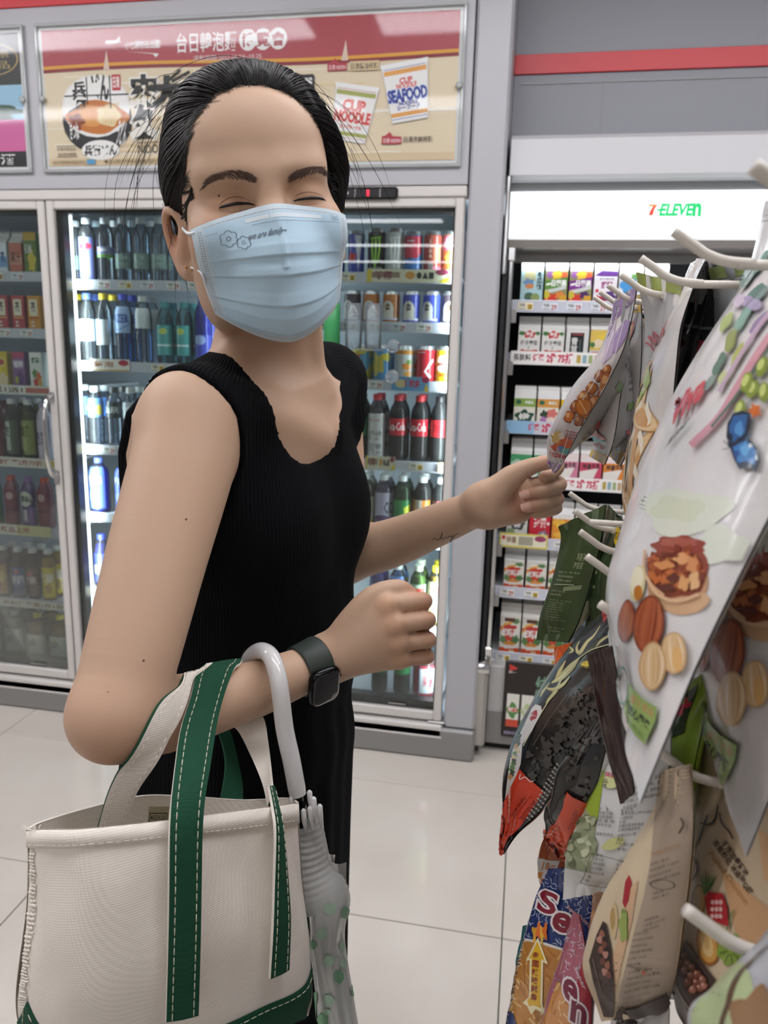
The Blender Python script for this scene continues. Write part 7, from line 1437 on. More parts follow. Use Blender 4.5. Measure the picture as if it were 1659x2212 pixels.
# ---- her left arm, far side
F.chain([SL, mixp(SL, EL, 0.3), mixp(SL, EL, 0.7), EL], [0.039, 0.039, 0.037, 0.033], 0.012)
g1, g2 = at(850, 1172, 0.93), at(940, 1136, 0.895)
F.chain([EL, g1, g2, WL], [0.033, 0.0300, 0.0252, 0.0205], 0.014)
# left hand pinching the pouch
v0 = at(1048, 1088, 0.855)
N = [at(1108, 1032, 0.868), at(1128, 1052, 0.876), at(1134, 1076, 0.876), at(1134, 1098, 0.87)]
for m, r in zip(N, (0.013, 0.0125, 0.012, 0.0112)): F.cone(v0, m, 0.0195, r, 0.012)
F.cone(at(1060, 1112, 0.85), at(1120, 1108, 0.858), 0.0135, 0.0115, 0.014)
F.cone(at(1064, 1070, 0.845), at(1104, 1034, 0.838), 0.0155, 0.0125, 0.012)
for pts, rs in [([N[0], at(1170, 1000, 0.875), at(1204, 1008, 0.862), at(1188, 1026, 0.845), at(1176, 1030, 0.838)], [0.0095, 0.0085, 0.0078, 0.0072, 0.0066]),
                ([N[1], at(1192, 1040, 0.882), at(1209, 1048, 0.862), at(1180, 1060, 0.838), at(1136, 1069, 0.828)], [0.0094, 0.0082, 0.0080, 0.0076, 0.0066]),
                ([N[2], at(1188, 1072, 0.880), at(1204, 1078, 0.862), at(1176, 1088, 0.838), at(1139, 1095, 0.828)], [0.009, 0.008, 0.0078, 0.0074, 0.0064]),
                ([N[3], at(1186, 1096, 0.872), at(1202, 1098, 0.858), at(1180, 1106, 0.842), at(1158, 1110, 0.836)], [0.0082, 0.0072, 0.0068, 0.0064, 0.0056])]:
    F.chain(pts, rs, 0.0012)
F.chain([at(1066, 1066, 0.842), at(1112, 1026, 0.832), at(1152, 1006, 0.826), at(1186, 1000, 0.822)], [0.0155, 0.0115, 0.0088, 0.0068], 0.007)
lo = np.minimum.reduce([SR, ER, WR, SL, EL, WL, hw((0, 0.14, 0)), at(940, 1400, 0.76), at(1225, 1000, 0.9)])-0.09; hi = np.maximum.reduce([SR, ER, WR, SL, EL, WL, hw((0, 0.14, 0)), at(1225, 1000, 0.9), hw((0, 0.1, 0.1))])+0.09
lo[2] = 1.0
BV, BF = nets(F, lo, hi, 0.0025)
BV = settle(F, BV, 2)
# finer faces round the eyes and the ears
bm = bmesh.new(); bm.from_mesh(mesh_np('skin_tmp', BV, BF, mat('tmp', '#ffffff')))
for it in range(2):
    es = []
    for e in bm.edges:
        c = e.verts[0].co
        q = hl(np.array([c[:]]))[0]
        if q[2] > 0.03 and -0.03 < q[1] < 0.04 and abs(q[0]) < 0.07 and (it == 0 or (abs(abs(q[0])-0.031) < 0.024 and abs(q[1]) < 0.02)): es.append(e)
    bmesh.ops.subdivide_edges(bm, edges=es, cuts=1, use_grid_fill=True)
bmesh.ops.triangulate(bm, faces=[f for f in bm.faces if len(f.verts) > 4])
v = np.array([q.co[:] for q in bm.verts]); v = settle(F, v, 2)
for q, c in zip(bm.verts, v): q.co = c
# skin tone: pigment only
SK0 = np.array(lin('#c0a087'))
ck_ = np.ones((len(v), 3))*SK0
q = hl(v)
def tint(w, c, amt):
    global ck_
    w = (np.clip(w, 0, 1)*amt)[:, None]; ck_ = ck_*(1-w)+np.array(lin(c))*w
def near(p, c, r): return np.exp(-((np.linalg.norm(p-np.asarray(c), axis=1)/r)**2))
for s in (-1, 1):
    tint(near(q, (s*0.073, -0.02, -0.01), 0.028), '#c8805f', 0.5)
    tint(near(q, (s*0.045, -0.03, 0.07), 0.022), '#c88d74', 0.5)
    dx, dy = (q[:, 0]-s*0.032)/0.021, (q[:, 1]-0.004)/0.012
    tint(np.exp(-(dx*dx+dy*dy))*(q[:, 2] > 0.04), '#a8764f', 0.55)
tint(near(v, ER+CD*0.02, 0.04), '#c88f72', 0.5)
for m in M: tint(near(v, m-CF*0.006, 0.010), '#d09a76', 0.6)
for fp in ((912, 1298, .722), (920, 1339, .72), (922, 1382, .724), (920, 1418, .732), (884, 1282, .73)): tint(near(v, at(*fp), 0.012), '#c8866c', 0.5)
for fp in ((1209, 1048, .862), (1204, 1078, .862), (1136, 1069, .828), (1139, 1095, .828), (1110, 1100, .85), (1184, 1000, .822)): tint(near(v, at(*fp), 0.014), '#c8866c', 0.45)
me = bpy.data.meshes.new('body'); bm.to_mesh(me); bm.free()
a = me.color_attributes.new('Col', 'FLOAT_COLOR', 'POINT'); a.data.foreach_set('color', np.concatenate([ck_, np.ones((len(ck_), 1))], 1).astype(np.float32).ravel())
me.polygons.foreach_set('use_smooth', np.ones(len(me.polygons), bool))
SKIN = vcol_mat('skin', 0.5, 0.35)
nt = SKIN.node_tree; b = nt.nodes['Principled BSDF']
b.inputs['Subsurface Weight'].default_value = 0.12; b.inputs['Subsurface Radius'].default_value = (0.010, 0.004, 0.002); b.inputs['Subsurface Scale'].default_value = 0.5
t1 = nt.nodes.new('ShaderNodeTexNoise'); t1.inputs['Scale'].default_value = 350; t1.inputs['Detail'].default_value = 3
g = nt.nodes.new('ShaderNodeTexCoord'); nt.links.new(g.outputs['Object'], t1.inputs['Vector'])
bn = nt.nodes.new('ShaderNodeBump'); bn.inputs['Strength'].default_value = 0.12; bn.inputs['Distance'].default_value = 0.0006
nt.links.new(t1.outputs['Fac'], bn.inputs['Height']); nt.links.new(bn.outputs['Normal'], b.inputs['Normal'])
me.materials.clear(); me.materials.append(SKIN)
FLOORP = np.array([TC[0], TC[1]+0.02, 0.0])
woman = thing('person', 'young woman in a black sleeveless ribbed dress, laughing behind a mask, reaching for a pouch', 'person', tuple(FLOORP))
def pobj(name, me_, parent=woman, **k):
    o = obj(name, me_, **k, parent=parent) if not isinstance(me_, bpy.types.Mesh) else obj(name, me_, None, parent)
    if parent is woman: o.location = tuple(-FLOORP)
    return o
skin = pobj('body', me)
# a few moles and the little tattoo
def on_skin_many(pts, d0):
    R_ = np.stack([ray(x, y) for x, y in pts]); t = np.full(len(R_), float(d0))
    for _ in range(70):
        f = F(CAM+R_*t[:, None]); t += np.where(f > 0.0001, np.maximum(f*0.8, 0.0002), 0)
    return CAM+R_*t[:, None]
def on_skin(px, py, d0):
    """where the sight line first meets the skin"""
    r = ray(px, py); t = d0
    for _ in range(60):
        f = F(np.array([CAM+r*t]))[0]
        if f < 0.0001: break
        t += max(f*0.8, 0.0002)
    p = CAM+r*t; n = unit(grad(F, np.array([p]))[0]); return p, n
mo = MB()
for px, py, d, rr in ((402, 1122, 0.5, 0.0011), (473, 423, 0.5, 0.0011), (310, 1427, 0.5, 0.0010), (233, 1495, 0.45, 0.0006), (652, 800, .6, .0004)):
    p, n = on_skin(px, py, d); u = unit(np.cross(n, CD)); w = np.cross(n, u)
    mo.add([p+n*0.0004]+[p+(u*math.cos(k)+w*math.sin(k))*rr for k in np.arange(8)*math.pi/4], [(0, i+1, (i+1) % 8+1) for i in range(8)], '#5a2c22')
o = pobj('mole', mo, m=vcol_mat('mole_brown', 0.6), smooth=True); o['kind'] = 'stuff'
tp = [(934, 1167), (938, 1163), (942, 1164), (945, 1167), (951, 1163), (956, 1150), (953, 1164), (959, 1164), (963, 1160), (967, 1163), (971, 1158), (975, 1160), (978, 1156), (972, 1172), (980, 1160), (985, 1155), (990, 1152)]
pp = on_skin_many(spline(tp, 60), 0.8)
pobj('tattoo', MB().tube(pp, 0.0004, 5), m=mat('tattoo_ink', '#3c3a3c', 0.6))
# nails of the left hand
nl = mat('nail', '#c99a88', 0.25, coat=0.3)
for c, d in ((( 1136, 1069, .828), (1180, 1060, .838)), ((1139, 1095, .828), (1176, 1088, .838))):
    p, n = on_skin(c[0]-2, c[1]-1, 0.78); ax = unit(at(*c)-at(*d)); ax = unit(ax-n*(ax @ n)); w = np.cross(n, ax)
    gx, gy = np.meshgrid(np.linspace(-1, 1, 7), np.linspace(-1, 1, 7))
    g = p+ax*(gy[..., None]*0.0056*(1-0.12*gx[..., None]**2)+0.0005)+w*(gx[..., None]*0.0045)+n*(0.0009-0.0016*gx[..., None]**2)
    pobj('fingernail', MB().grid(g), m=nl, smooth=True)
# ---- dress: the same torso a little larger, cut to straps
hN_f, hN_b = aty(655, 1000, YT)[2]+0.006, TC[2]-0.045
HTOP = TC[2]+0.055
TF2, TS2 = rot(TF, TS*(1 if (TS @ CF) < 0 else -1), math.radians(24)); TS2 = TS2*(1 if (TS2 @ TS) > 0 else -1)
def strap_cut(p):
    """positive where the cloth is cut away"""
    z = p[:, 2]; q_ = p-(NB-UP*0.02-TS2*0.012)
    s, f = q_ @ TS2, q_ @ TF2
    w = np.clip((f+0.05)/0.06, 0, 1)
    P2 = np.stack([np.abs(s), z], 1)
    inner = poly_sd(P2, NF_)*w+poly_sd(P2, NBK_)*(1-w)
    return np.maximum(inner, poly_sd(np.stack([np.abs((p-(SR+SL)/2) @ TS), z], 1), ARM_))
def poly_sd(p, V):
    """signed distance in the plane, positive inside the polygon"""
    V = np.asarray(V); d = np.full(len(p), 9.0); ins = np.zeros(len(p), bool)
    for a, b in zip(V, np.roll(V, -1, 0)):
        e = b-a; w = p-a; t = np.clip(w @ e/(e @ e), 0, 1); d = np.minimum(d, np.linalg.norm(w-t[:, None]*e, axis=1))
        c = ((a[1] > p[:, 1]) != (b[1] > p[:, 1])) & (p[:, 0] < (b[0]-a[0])*(p[:, 1]-a[1])/(b[1]-a[1]+1e-12)+a[0]); ins ^= c
    return np.where(ins, d, -d)
_ya = [(0.0, 0.0), (0.02, 0.003), (0.036, 0.013), (0.049, 0.034), (0.060, 0.066), (0.071, 0.10), (0.084, 0.14), (0.100, 0.30), (-0.3, 0.30), (-0.3, 0.0)]
NF_ = [(x, hN_f+y) for x, y in _ya]
NBK_ = [(x, hN_b+y*0.45) for x, y in _ya]
ARM_ = [(0.40, TC[2]-0.13), (0.175, TC[2]-0.128), (0.150, TC[2]-0.115), (0.135, TC[2]-0.09), (0.128, TC[2]-0.05), (0.138, TC[2]), (0.152, TC[2]+0.03), (0.162, TC[2]+0.2), (0.40, TC[2]+0.2)]
G = Field()
def dress_base(p):
    d = torso_d(p, 0.0015)
    return np.maximum(d, p[:, 2]-ZTOP)
G.add(dress_base, TC-np.array([0.5, 0.5, 1.4]), TC+np.array([0.5, 0.5, 0.02]), 0.04)
for S in (SR, SL):
    G.cone(NB-UP*0.018, S+UP*0.004-TF*0.004, 0.0465, 0.0435, 0.035)
    G.cone(NB+UP*0.04-TF*0.02, S*0.6+NB*0.4+UP*0.02-TF*0.01, 0.029, 0.025, 0.04)
    c0 = NB+TF*0.062-UP*0.045; G.cone(c0+unit(S-NB)*0.015, S*0.85+NB*0.15+TF*0.035+UP*0.016, 0.0105, 0.0105, 0.022)
    G.cone(S+UP*0.004, mixp(S, ER if S is SR else EL, 0.18), 0.0495, 0.049, 0.012)
# bust and a few soft vertical folds
for sg, cc in ((-1, 0.062), (1, 0.062)):
    zc = aty(700, 1120, YT)[2]; fo = np.interp(zc, RZ[:, 0], RZ[:, 1])+np.interp(zc, RZ[:, 0], RZ[:, 4])-0.058
    c = TS*(TC @ TS+sg*cc)+TF*fo+UP*zc
    G.ell(c, np.stack([TS, UP, TF]), (0.055, 0.06, 0.058), 0.05)
def dress_d(p):
    d = G(p)
    s, f, a, b, z = torso_q(p)
    an = np.arctan2(s, f); w = np.clip((TC[2]-0.12-z)/0.3, 0, 1)
    d = d-0.0022*w*np.sin(an*7+z*3)-0.0012*w*np.sin(an*17-z*5+1)-0.003*np.clip((z-TC[2]+0.45)/0.1, 0, 1)*np.clip((TC[2]-0.25-z)/0.1, 0, 1)*np.sin(z*55+an*2)
    return np.maximum(np.maximum(d, strap_cut(p)*0.8), 0.10-z)
dlo, dhi = TC-np.array([0.36, 0.36, 0]), TC+np.array([0.36, 0.36, 0.10]); dlo[2] = 0.06
DV, DF = nets(dress_d, dlo, dhi, 0.0042)
DV = settle(dress_d, DV, 1, 0.002)
dm = mat('black_rib_knit', '#050609', 0.9, spec=0.12)
me = mesh_np('dress', DV, DF, dm)
s, f, a, b, z = torso_q(DV)
at_ = me.attributes.new('rib', 'FLOAT', 'POINT'); at_.data.foreach_set('value', (np.arctan2(s, -f)*0.16).astype(np.float32))
nt = dm.node_tree; bs = nt.nodes['Principled BSDF']
ra = nt.nodes.new('ShaderNodeAttribute'); ra.attribute_name = 'rib'
mu = nt.nodes.new('ShaderNodeMath'); mu.operation = 'MULTIPLY'; mu.inputs[1].default_value = 2*math.pi/0.0042
si = nt.nodes.new('ShaderNodeMath'); si.operation = 'SINE'
nt.links.new(ra.outputs['Fac'], mu.inputs[0]); nt.links.new(mu.outputs[0], si.inputs[0])
bp = nt.nodes.new('ShaderNodeBump'); bp.inputs['Strength'].default_value = 0.35; bp.inputs['Distance'].default_value = 0.0012
nt.links.new(si.outputs[0], bp.inputs['Height']); nt.links.new(bp.outputs['Normal'], bs.inputs['Normal'])
pobj('dress', me)
# shoes under the hem, out of the picture
for sg in (-1, 1):
    c = FLOORP+TS*sg*0.085
    mb = MB(); P_ = []
    for k, (x, w, h) in enumerate(((-0.075, 0.022, 0.055), (-0.05, 0.032, 0.07), (0.0, 0.034, 0.075), (0.06, 0.04, 0.05), (0.12, 0.038, 0.036), (0.15, 0.02, 0.024))):
        aa = np.linspace(0, 2*math.pi, 14, endpoint=False)
        P_.append(c+TF*x+np.cos(aa)[:, None]*TS*w+UP*np.clip(np.sin(aa)*h*0.6+h*0.4, 0, None)[:, None])
    mb.grid(np.array(P_), wrap=True); o = pobj('shoe', mb, m=mat('shoe_black', '#141416', 0.4), smooth=True)
    pobj('lower_leg', MB().tube([c+UP*0.04, c+UP*0.2, c+UP*0.34], [0.032, 0.042, 0.05], 14), m=SKIN, smooth=True)
# ---- hair
_NH = np.array([0, 0, 0])
Hf = Field()
def H_ell(c, r, k, op=0): Hf.ell(hw(c), HM, r, k, op)
H_ell((0.005, 0.026, -0.012), (0.0860, 0.0880, 0.104), 0.01)
H_ell((0, 0.080, 0.0), (0.055, 0.030, 0.06), 0.03)
H_ell((0, -0.03, -0.055), (0.066, 0.055, 0.055), 0.02)
H_ell((0, -0.035, -0.125), (0.035, 0.035, 0.03), 0.012)
for s in (-1, 1):
    H_ell((s*0.085, -0.040, 0.004), (0.030, 0.040, 0.027), 0.006, 1)
    H_ell((s*0.066, -0.085, 0.02), (0.04, 0.06, 0.045), 0.006, 1)
H_ell((0, -0.15, -0.02), (0.12, 0.072, 0.14), 0.01, 1)
def hair_d(p):
    q = hl(p); d = Hf(p)
    win = (np.abs((q[:, 0]-0.003)/(0.0665+0.0075*np.clip((0.028-q[:, 1])/0.03, 0, 1)))**1.85+np.abs((q[:, 1]+0.006)/0.0825)**1.85)**(1/1.85); zf = np.clip((q[:, 2]+0.012)/0.03, 0, 1)
    t = np.clip((win-0.985)/0.34, 0, 1); t = t*t*(3-2*t)*0.35+0.65*np.sqrt(t)
    d = d+zf*(0.0098*(1-t))
    return d+0.0009*np.sin(q[:, 0]*420+q[:, 1]*130*np.sign(q[:, 0])+q[:, 2]*60)*np.clip((q[:, 1]+0.08)*20, 0, 1)
hlo, hhi = HO-0.17, HO+0.17
HV, HF_ = nets(hair_d, hlo, hhi, 0.003)
HV = settle(hair_d, HV, 1, 0.002)
HAIR = mat('black_hair', '#0b0908', 0.6, spec=0.15)
hair = pobj('hair', mesh_np('hair', HV, HF_, HAIR))
r = random.Random(5)
N_, K_ = 1500, 16
bunl = np.array([0, -0.035, -0.12])
starts = []
for i in range(N_):
    a = r.uniform(0.02, math.pi-0.16)
    inset = abs(r.gauss(0, 0.0035))+0.001 if r.random() < 0.6 else -r.uniform(0, 0.05)
    x, y = 0.003+math.copysign(abs(math.cos(a))**1.08, math.cos(a))*(0.0660-inset), -0.006+math.copysign(abs(math.sin(a))**1.08, math.sin(a))*(0.0820-inset)
    starts.append((x, y, 0.05 if inset > -0.01 else 0.05-abs(inset)*0.9))
starts = np.array(starts)
cen = np.array([0, 0.015, -0.012])
d0 = starts-cen; d0 /= np.linalg.norm(d0, axis=1)[:, None]
db = bunl-cen; db /= np.linalg.norm(db)
om = np.arccos(np.clip(d0 @ db, -0.98, 0.98))[:, None]
ts = np.linspace(0, 1, K_)
P_ = np.stack([(np.sin((1-t)*om)*d0+np.sin(t*om)*db)/np.sin(om) for t in ts], 1)*0.10+cen
W_p = hw(P_.reshape(-1, 3))
full = Field()                                  # the hair mass before the face is cut out, so strands lie on it from the hairline on
full.ell(hw((0.005, 0.026, -0.012)), HM, (0.0860, 0.0880, 0.104), 0.01); full.ell(hw((0, 0.080, 0.0)), HM, (0.055, 0.030, 0.06), 0.03); full.ell(hw((0, -0.03, -0.055)), HM, (0.066, 0.055, 0.055), 0.02); full.ell(hw((0, -0.035, -0.125)), HM, (0.035, 0.035, 0.03), 0.012)
for _ in range(5): W_p = settle(full, W_p, 1, 0.02)
def lay_d(p):
    q = hl(p); win = (np.abs((q[:, 0]-0.003)/(0.0665+0.0075*np.clip((0.028-q[:, 1])/0.03, 0, 1)))**1.85+np.abs((q[:, 1]+0.006)/0.0825)**1.85)**(1/1.85); zf = np.clip((q[:, 2]+0.012)/0.03, 0, 1); t = np.clip((win-0.985)/0.34, 0, 1); t = t*t*(3-2*t)*0.35+0.65*np.sqrt(t)
    return full(p)+zf*0.0098*(1-t)
for _ in range(3): W_p = settle(lay_d, W_p, 1, 0.01)
gN = grad(full, W_p).reshape(N_, K_, 3); gN /= np.linalg.norm(gN, axis=2)[:, :, None]+1e-9
W_p = W_p.reshape(N_, K_, 3)
# the root of each strand sits on the scalp at the hairline, then rises
root = W_p[:, 0].copy()
root = settle(F, root, 3, 0.02)
W_p[:, 0] = root+gN[:, 0]*0.0004; W_p[:, 1] = W_p[:, 1]*0.75+root*0.25
off = np.array([r.uniform(-0.0003, 0.0022) for _ in range(N_)])
W_p[:, 1:] += gN[:, 1:]*off[:, None, None]
q_ = W_p.reshape(-1, 3); d_ = F(q_); k_ = d_ < 0.0008; g_ = grad(F, q_[k_]); q_[k_] += g_*(0.0008-d_[k_])[:, None]; W_p = q_.reshape(W_p.shape)
def strands(paths, rad, name, m, parent, n=3):
    mb = MB()
    for p, q in zip(paths, rad): mb.tube(p, q, n, caps=False)
    o = pobj(name, mb, parent=parent, m=m, smooth=True); o['kind'] = 'stuff'; return o
STR = mat('hair_strand', '#140f0e', 0.45, spec=0.22)
strands([spline(p, 22) for p in W_p], [np.concatenate([[0.00015, 0.0003], np.full(18, r.uniform(0.0004, 0.0008)), [0.0003, 0.0002]]) for _ in range(N_)], 'hair_strand', STR, hair)
fly = []
for i in range(85):
    a = r.uniform(0.2, math.pi-0.2); b_ = r.uniform(-0.5, 0.6)
    d = np.array([math.cos(a)*math.cos(b_), math.sin(a)*math.cos(b_), math.sin(b_)])
    p0 = cen+d*0.103; side = np.array([-math.sin(a), math.cos(a), 0])*(1 if r.random() < 0.5 else -1)
    L = r.uniform(0.02, 0.075) if i > 26 else r.uniform(0.07, 0.12); q = []
    lift = r.uniform(0.05, 0.35) if r.random() < 0.75 else r.uniform(0.35, 0.8)
    for t in np.linspace(0, 1, 9):
        q.append(p0+side*L*t+d*(L*lift*(t-0.75*t*t*1.3))+np.array([0, -1, 0])*L*0.35*t*t+np.array([0, 0, -1])*L*0.4*t)
    fly.append(hw(spline(q, 14)))
for i in range(16):                              # wisps hanging at the temples and the nape
    s = -1 if r.random() < 0.6 else 1
    p0 = np.array([s*(0.079+r.uniform(-0.004, 0.006)), r.uniform(-0.03, 0.05), r.uniform(-0.06, 0.01)])
    L = r.uniform(0.03, 0.08); c_ = r.uniform(-0.3, 0.5)
    fly.append(hw(spline([p0+np.array([s*0.004*math.sin(3*t+i), -L*t, 0]) + np.array([s*c_*L*t*t*0.5, 0, -0.1*L*t]) for t in np.linspace(0, 1, 6)], 10)))
for i in range(26):
    p0 = np.array([-0.052+r.uniform(-0.012, 0.02), -0.068+r.uniform(-0.012, 0.01), -0.045+r.uniform(-0.02, 0.02)])
    L = r.uniform(0.015, 0.04); fly.append(hw(spline([p0+np.array([(-0.2+0.9*c)*L*t, -0.5*L*t, 0])+np.array([0, 0.5*L*t*t, 0]) for t, c in [(q, r.uniform(-0.1, 0.3)) for q in np.linspace(0, 1, 5)]], 8)))
strands(fly, [np.concatenate([np.full(len(p)-3, r.uniform(0.00016, 0.00028)), [0.00014, 0.0001, 0.00005]]) for p in fly], 'flyaway_hair', STR, hair)
# ---- a point of the face in front of local x, y
def face_pt(x, y, z0=0.13):
    p = hw(np.stack([x, y, np.full(len(x), z0)], 1)); d = -HM[2]
    for _ in range(50): p = p+d*np.clip(F(p), -0.004, 0.01)[:, None]*0.8
    n = grad(F, p); n /= np.linalg.norm(n, axis=1)[:, None]
    return p, n
def px_face(pts):
    """local x, y of the face seen at those pixels"""
    return hl(on_skin_many(pts, 0.5))[:, :2]
# eyebrows: short hairs along each brow, over a soft shadow of finer ones
brows = {'l': ([(438, 408), (452, 394), (470, 384), (495, 379), (520, 379), (545, 386), (556, 391)], [0.001, 0.004, 0.0065, 0.0085, 0.009, 0.0085, 0.005]),
         'r': ([(620, 392), (632, 383), (650, 376), (670, 371), (690, 369), (703, 377), (712, 386)], [0.005, 0.0085, 0.009, 0.0085, 0.0065, 0.004, 0.001])}
BRW = mat('eyebrow_hair', '#66524a', 0.75, spec=0.2)
for k, (pl, wd_) in brows.items():
    L = px_face(spline(pl, 40)); w = np.interp(np.linspace(0, 6, 40), range(7), wd_)
    sgn = -1 if k == 'l' else 1
    hs = []
    for i in range(330):
        t = r.uniform(0, 38.9); j = int(t); c = L[j]*(1-t+j)+L[j+1]*(t-j); u = r.uniform(-0.5, 0.5)
        T = unit(L[min(j+1, 39)]-L[max(j-1, 0)])*1.0; N2 = np.array([-T[1], T[0]])
        if N2[1] < 0: N2 = -N2
        q0 = c+N2*u*w[j]*0.72
        out = T if (T[0]*sgn > 0) else -T
        dr = unit(out*1.0+N2*(0.55-u*1.0)*(1.0 if abs(t-20) < 14 else 0.5))
        ln = r.uniform(0.004, 0.0075)*min(1, 0.35+w[j]/0.009)
        hs.append([q0, q0+dr*ln*0.5, q0+dr*ln])
    A_ = np.array(hs).reshape(-1, 2); p, n = face_pt(A_[:, 0], A_[:, 1]); p = (p+n*0.0004).reshape(-1, 3, 3)
    strands(list(p), [[0.00022, 0.00018, 0.00006]]*len(p), 'eyebrow', BRW, woman)
# closed laughing eyes: lash line, lid and under-eye crease shade painted as brown lines
LASH = mat('lash_black', '#120d0d', 0.5); FOLD = mat('crease_shade', '#6d4633', 0.6); FOLD2 = mat('crease_shade_soft', '#9a6a50', 0.6)
eyes = {'l': ([(473, 449), (482, 446), (495, 443), (510, 440), (525, 439.5), (540, 440), (551, 443)], [(470, 452), (478, 438), (492, 429), (508, 425), (524, 427), (538, 433), (549, 440)], [(478, 456), (500, 458), (525, 455), (548, 448)]),
        'r': ([(634, 434), (645, 431), (658, 429), (672, 427.5), (684, 427.5), (695, 429), (703, 433)], [(632, 431), (642, 421), (656, 416), (672, 415), (688, 419), (699, 425), (707, 434)], [(636, 441), (655, 443), (680, 441), (700, 438)])}
for k, (lash, fold, under) in eyes.items():
    a = px_face(spline(lash, 30)); p, n = face_pt(a[:, 0], a[:, 1])
    wv = np.interp(np.linspace(0, 1, 30), [0, 0.15, 0.5, 0.8, 1] if k == 'l' else [0, 0.2, 0.5, 0.85, 1], [0.0004, 0.0011, 0.0014, 0.001, 0.0004] if k == 'l' else [0.0004, 0.001, 0.0014, 0.0012, 0.0005])
    e = pobj('eyelashes', MB().tube(p-n*0.0002, wv, 6), m=LASH, smooth=True)
    hs = []
    for i in range(34):
        j = r.randrange(1, 29); sg = -1 if k == 'l' else 1
        d = HM[2]*0.75-HM[1]*0.5+HM[0]*sg*0.3*((15-j if k == 'l' else j-15)/15+0.3); hs.append(np.array([p[j], p[j]+d*0.0022, p[j]+d*0.0045+HM[1]*0.0006]))
    strands(hs, [[0.00014, 0.0001, 0.00004]]*len(hs), 'lash_hair', LASH, e)
    a = px_face(spline(fold, 26)); p, n = face_pt(a[:, 0], a[:, 1]); pobj('lid_crease_shade', MB().tube(p-n*0.00018, np.interp(np.linspace(0, 1, 26), [0, 0.2, 0.6, 1], [0.0001, 0.00045, 0.0004, 0.0001]), 5), m=FOLD, smooth=True)
    a = px_face(spline(under, 20)); p, n = face_pt(a[:, 0], a[:, 1]); pobj('under_eye_crease_shade', MB().tube(p-n*0.00022, np.interp(np.linspace(0, 1, 20), [0, 0.3, 0.7, 1], [0.0001, 0.0004, 0.0004, 0.0001]), 5), m=FOLD2, smooth=True)
# earrings
for px, py in ((403, 578), (416, 583)):
    p, n = on_skin(px, py, 0.55)
    mb = MB().lathe([(0.0002, -0.0012), (0.0009, -0.0008), (0.0012, 0), (0.0009, 0.0008), (0.0002, 0.0012)], 10, tuple(p+n*0.0009))
    pobj('earring', mb, m=mat('gold', '#c89a54', 0.25, metal=1.0), smooth=True)
# ================================================================== the face mask
mask = thing('face_mask', 'pale blue pleated surgical mask with small cloud print on the woman\'s face', 'mask', tuple(HO))
def MP(u, v):
    """u -1..1 across, v 0 top .. 1 bottom, in the head's frame"""
    au = np.abs(u)
    yt = -0.0065-0.0115*au**1.6; yb = -0.1200+0.030*au**1.7
    y = yt+(yb-yt)*v
    xe = np.interp(v, [0, 0.35, 0.8, 1], [0.0690, 0.0680, 0.0625, 0.0590])
    x = u*xe+0.0015
    zc = np.interp(v, [0, 0.12, 0.28, 0.45, 0.65, 0.82, 0.93, 1.0], [0.0985, 0.1075, 0.1155, 0.1165, 0.1135, 0.108, 0.098, 0.084])
    ze = np.interp(v, [0, 0.3, 0.7, 1], [0.038, 0.036, 0.034, 0.040])
    k = np.interp(v, [0, 0.25, 1], [1.35, 1.75, 2.1])
    z = ze+(zc-ze)*(1-au**k)
    # pleats, and the soft ridge where it is folded down the middle
    vv = v+0.045*(1-au**2)-0.02*u
    for c, h in ((0.40, 0.0022), (0.545, 0.0026), (0.765, 0.0024)):
        t = (vv-c)/0.10; z = z+h*np.where((t > -1) & (t < 0), (1+t), np.where((t >= 0) & (t < 0.10), 1-t/0.10, 0))*np.clip((1-au)*9, 0, 1)
    z = z+0.0016*np.exp(-(u/0.035)**2)*np.clip(v*6, 0, 1)*(v < 0.45)+0.0007*np.sin(u*7+v*9)*np.clip(v*3, 0, 1)*(1-au)
    return np.stack([x, y, z], 1) @ HM
def mask_fn(uv):
    u, v = uv[:, 0]*2-1, 1-uv[:, 1]
    e = 0.002
    p = MP(u, v); du = MP(np.clip(u+e, -1, 1), v)-MP(np.clip(u-e, -1, 1), v); dv = MP(u, np.clip(v-e, 0, 1))-MP(u, np.clip(v+e, 0, 1))
    n = np.cross(du, dv); n /= np.linalg.norm(n, axis=1)[:, None]+1e-12
    return p, n
gu, gv = np.meshgrid(np.linspace(0, 1, 61), np.linspace(0, 1, 111)); g = np.stack([gu.ravel(), gv.ravel()], 1)
p, n = mask_fn(g)
loc = p @ HM.T
fz = hl(face_pt(loc[:, 0], loc[:, 1])[0])[:, 2]
need = np.where(fz > 0.0, fz+0.0022-loc[:, 2], 0).clip(0, 0.05).reshape(111, 61)
for _ in range(30):                                    # let the cloth bridge what it touches
    q = np.pad(need, 1, mode='edge'); need = np.maximum(need, (q[:-2, 1:-1]+q[2:, 1:-1]+q[1:-1, :-2]+q[1:-1, 2:])/4*0.995)
p = p+need.reshape(-1, 1)*HM[2]
GM = p.reshape(111, 61, 3)[::-1]                       # top row first
def msurf(uv):
    x, y = np.clip(uv[:, 0], 0, 1)*60, np.clip(1-uv[:, 1], 0, 1)*110
    i, j = np.minimum(y.astype(int), 109), np.minimum(x.astype(int), 59); a, b = (y-i)[:, None], (x-j)[:, None]
    f_ = lambda T: (T[i, j]*(1-b)+T[i, j+1]*b)*(1-a)+(T[i+1, j]*(1-b)+T[i+1, j+1]*b)*a
    return f_(GM), f_(GN)
GN = np.cross(np.gradient(GM, axis=1), -np.gradient(GM, axis=0)); GN /= np.linalg.norm(GN, axis=2)[:, :, None]+1e-12
n = GN[::-1].reshape(-1, 3)
cv = np.tile(np.array(lin('#b4cfdf')), (len(g), 1))
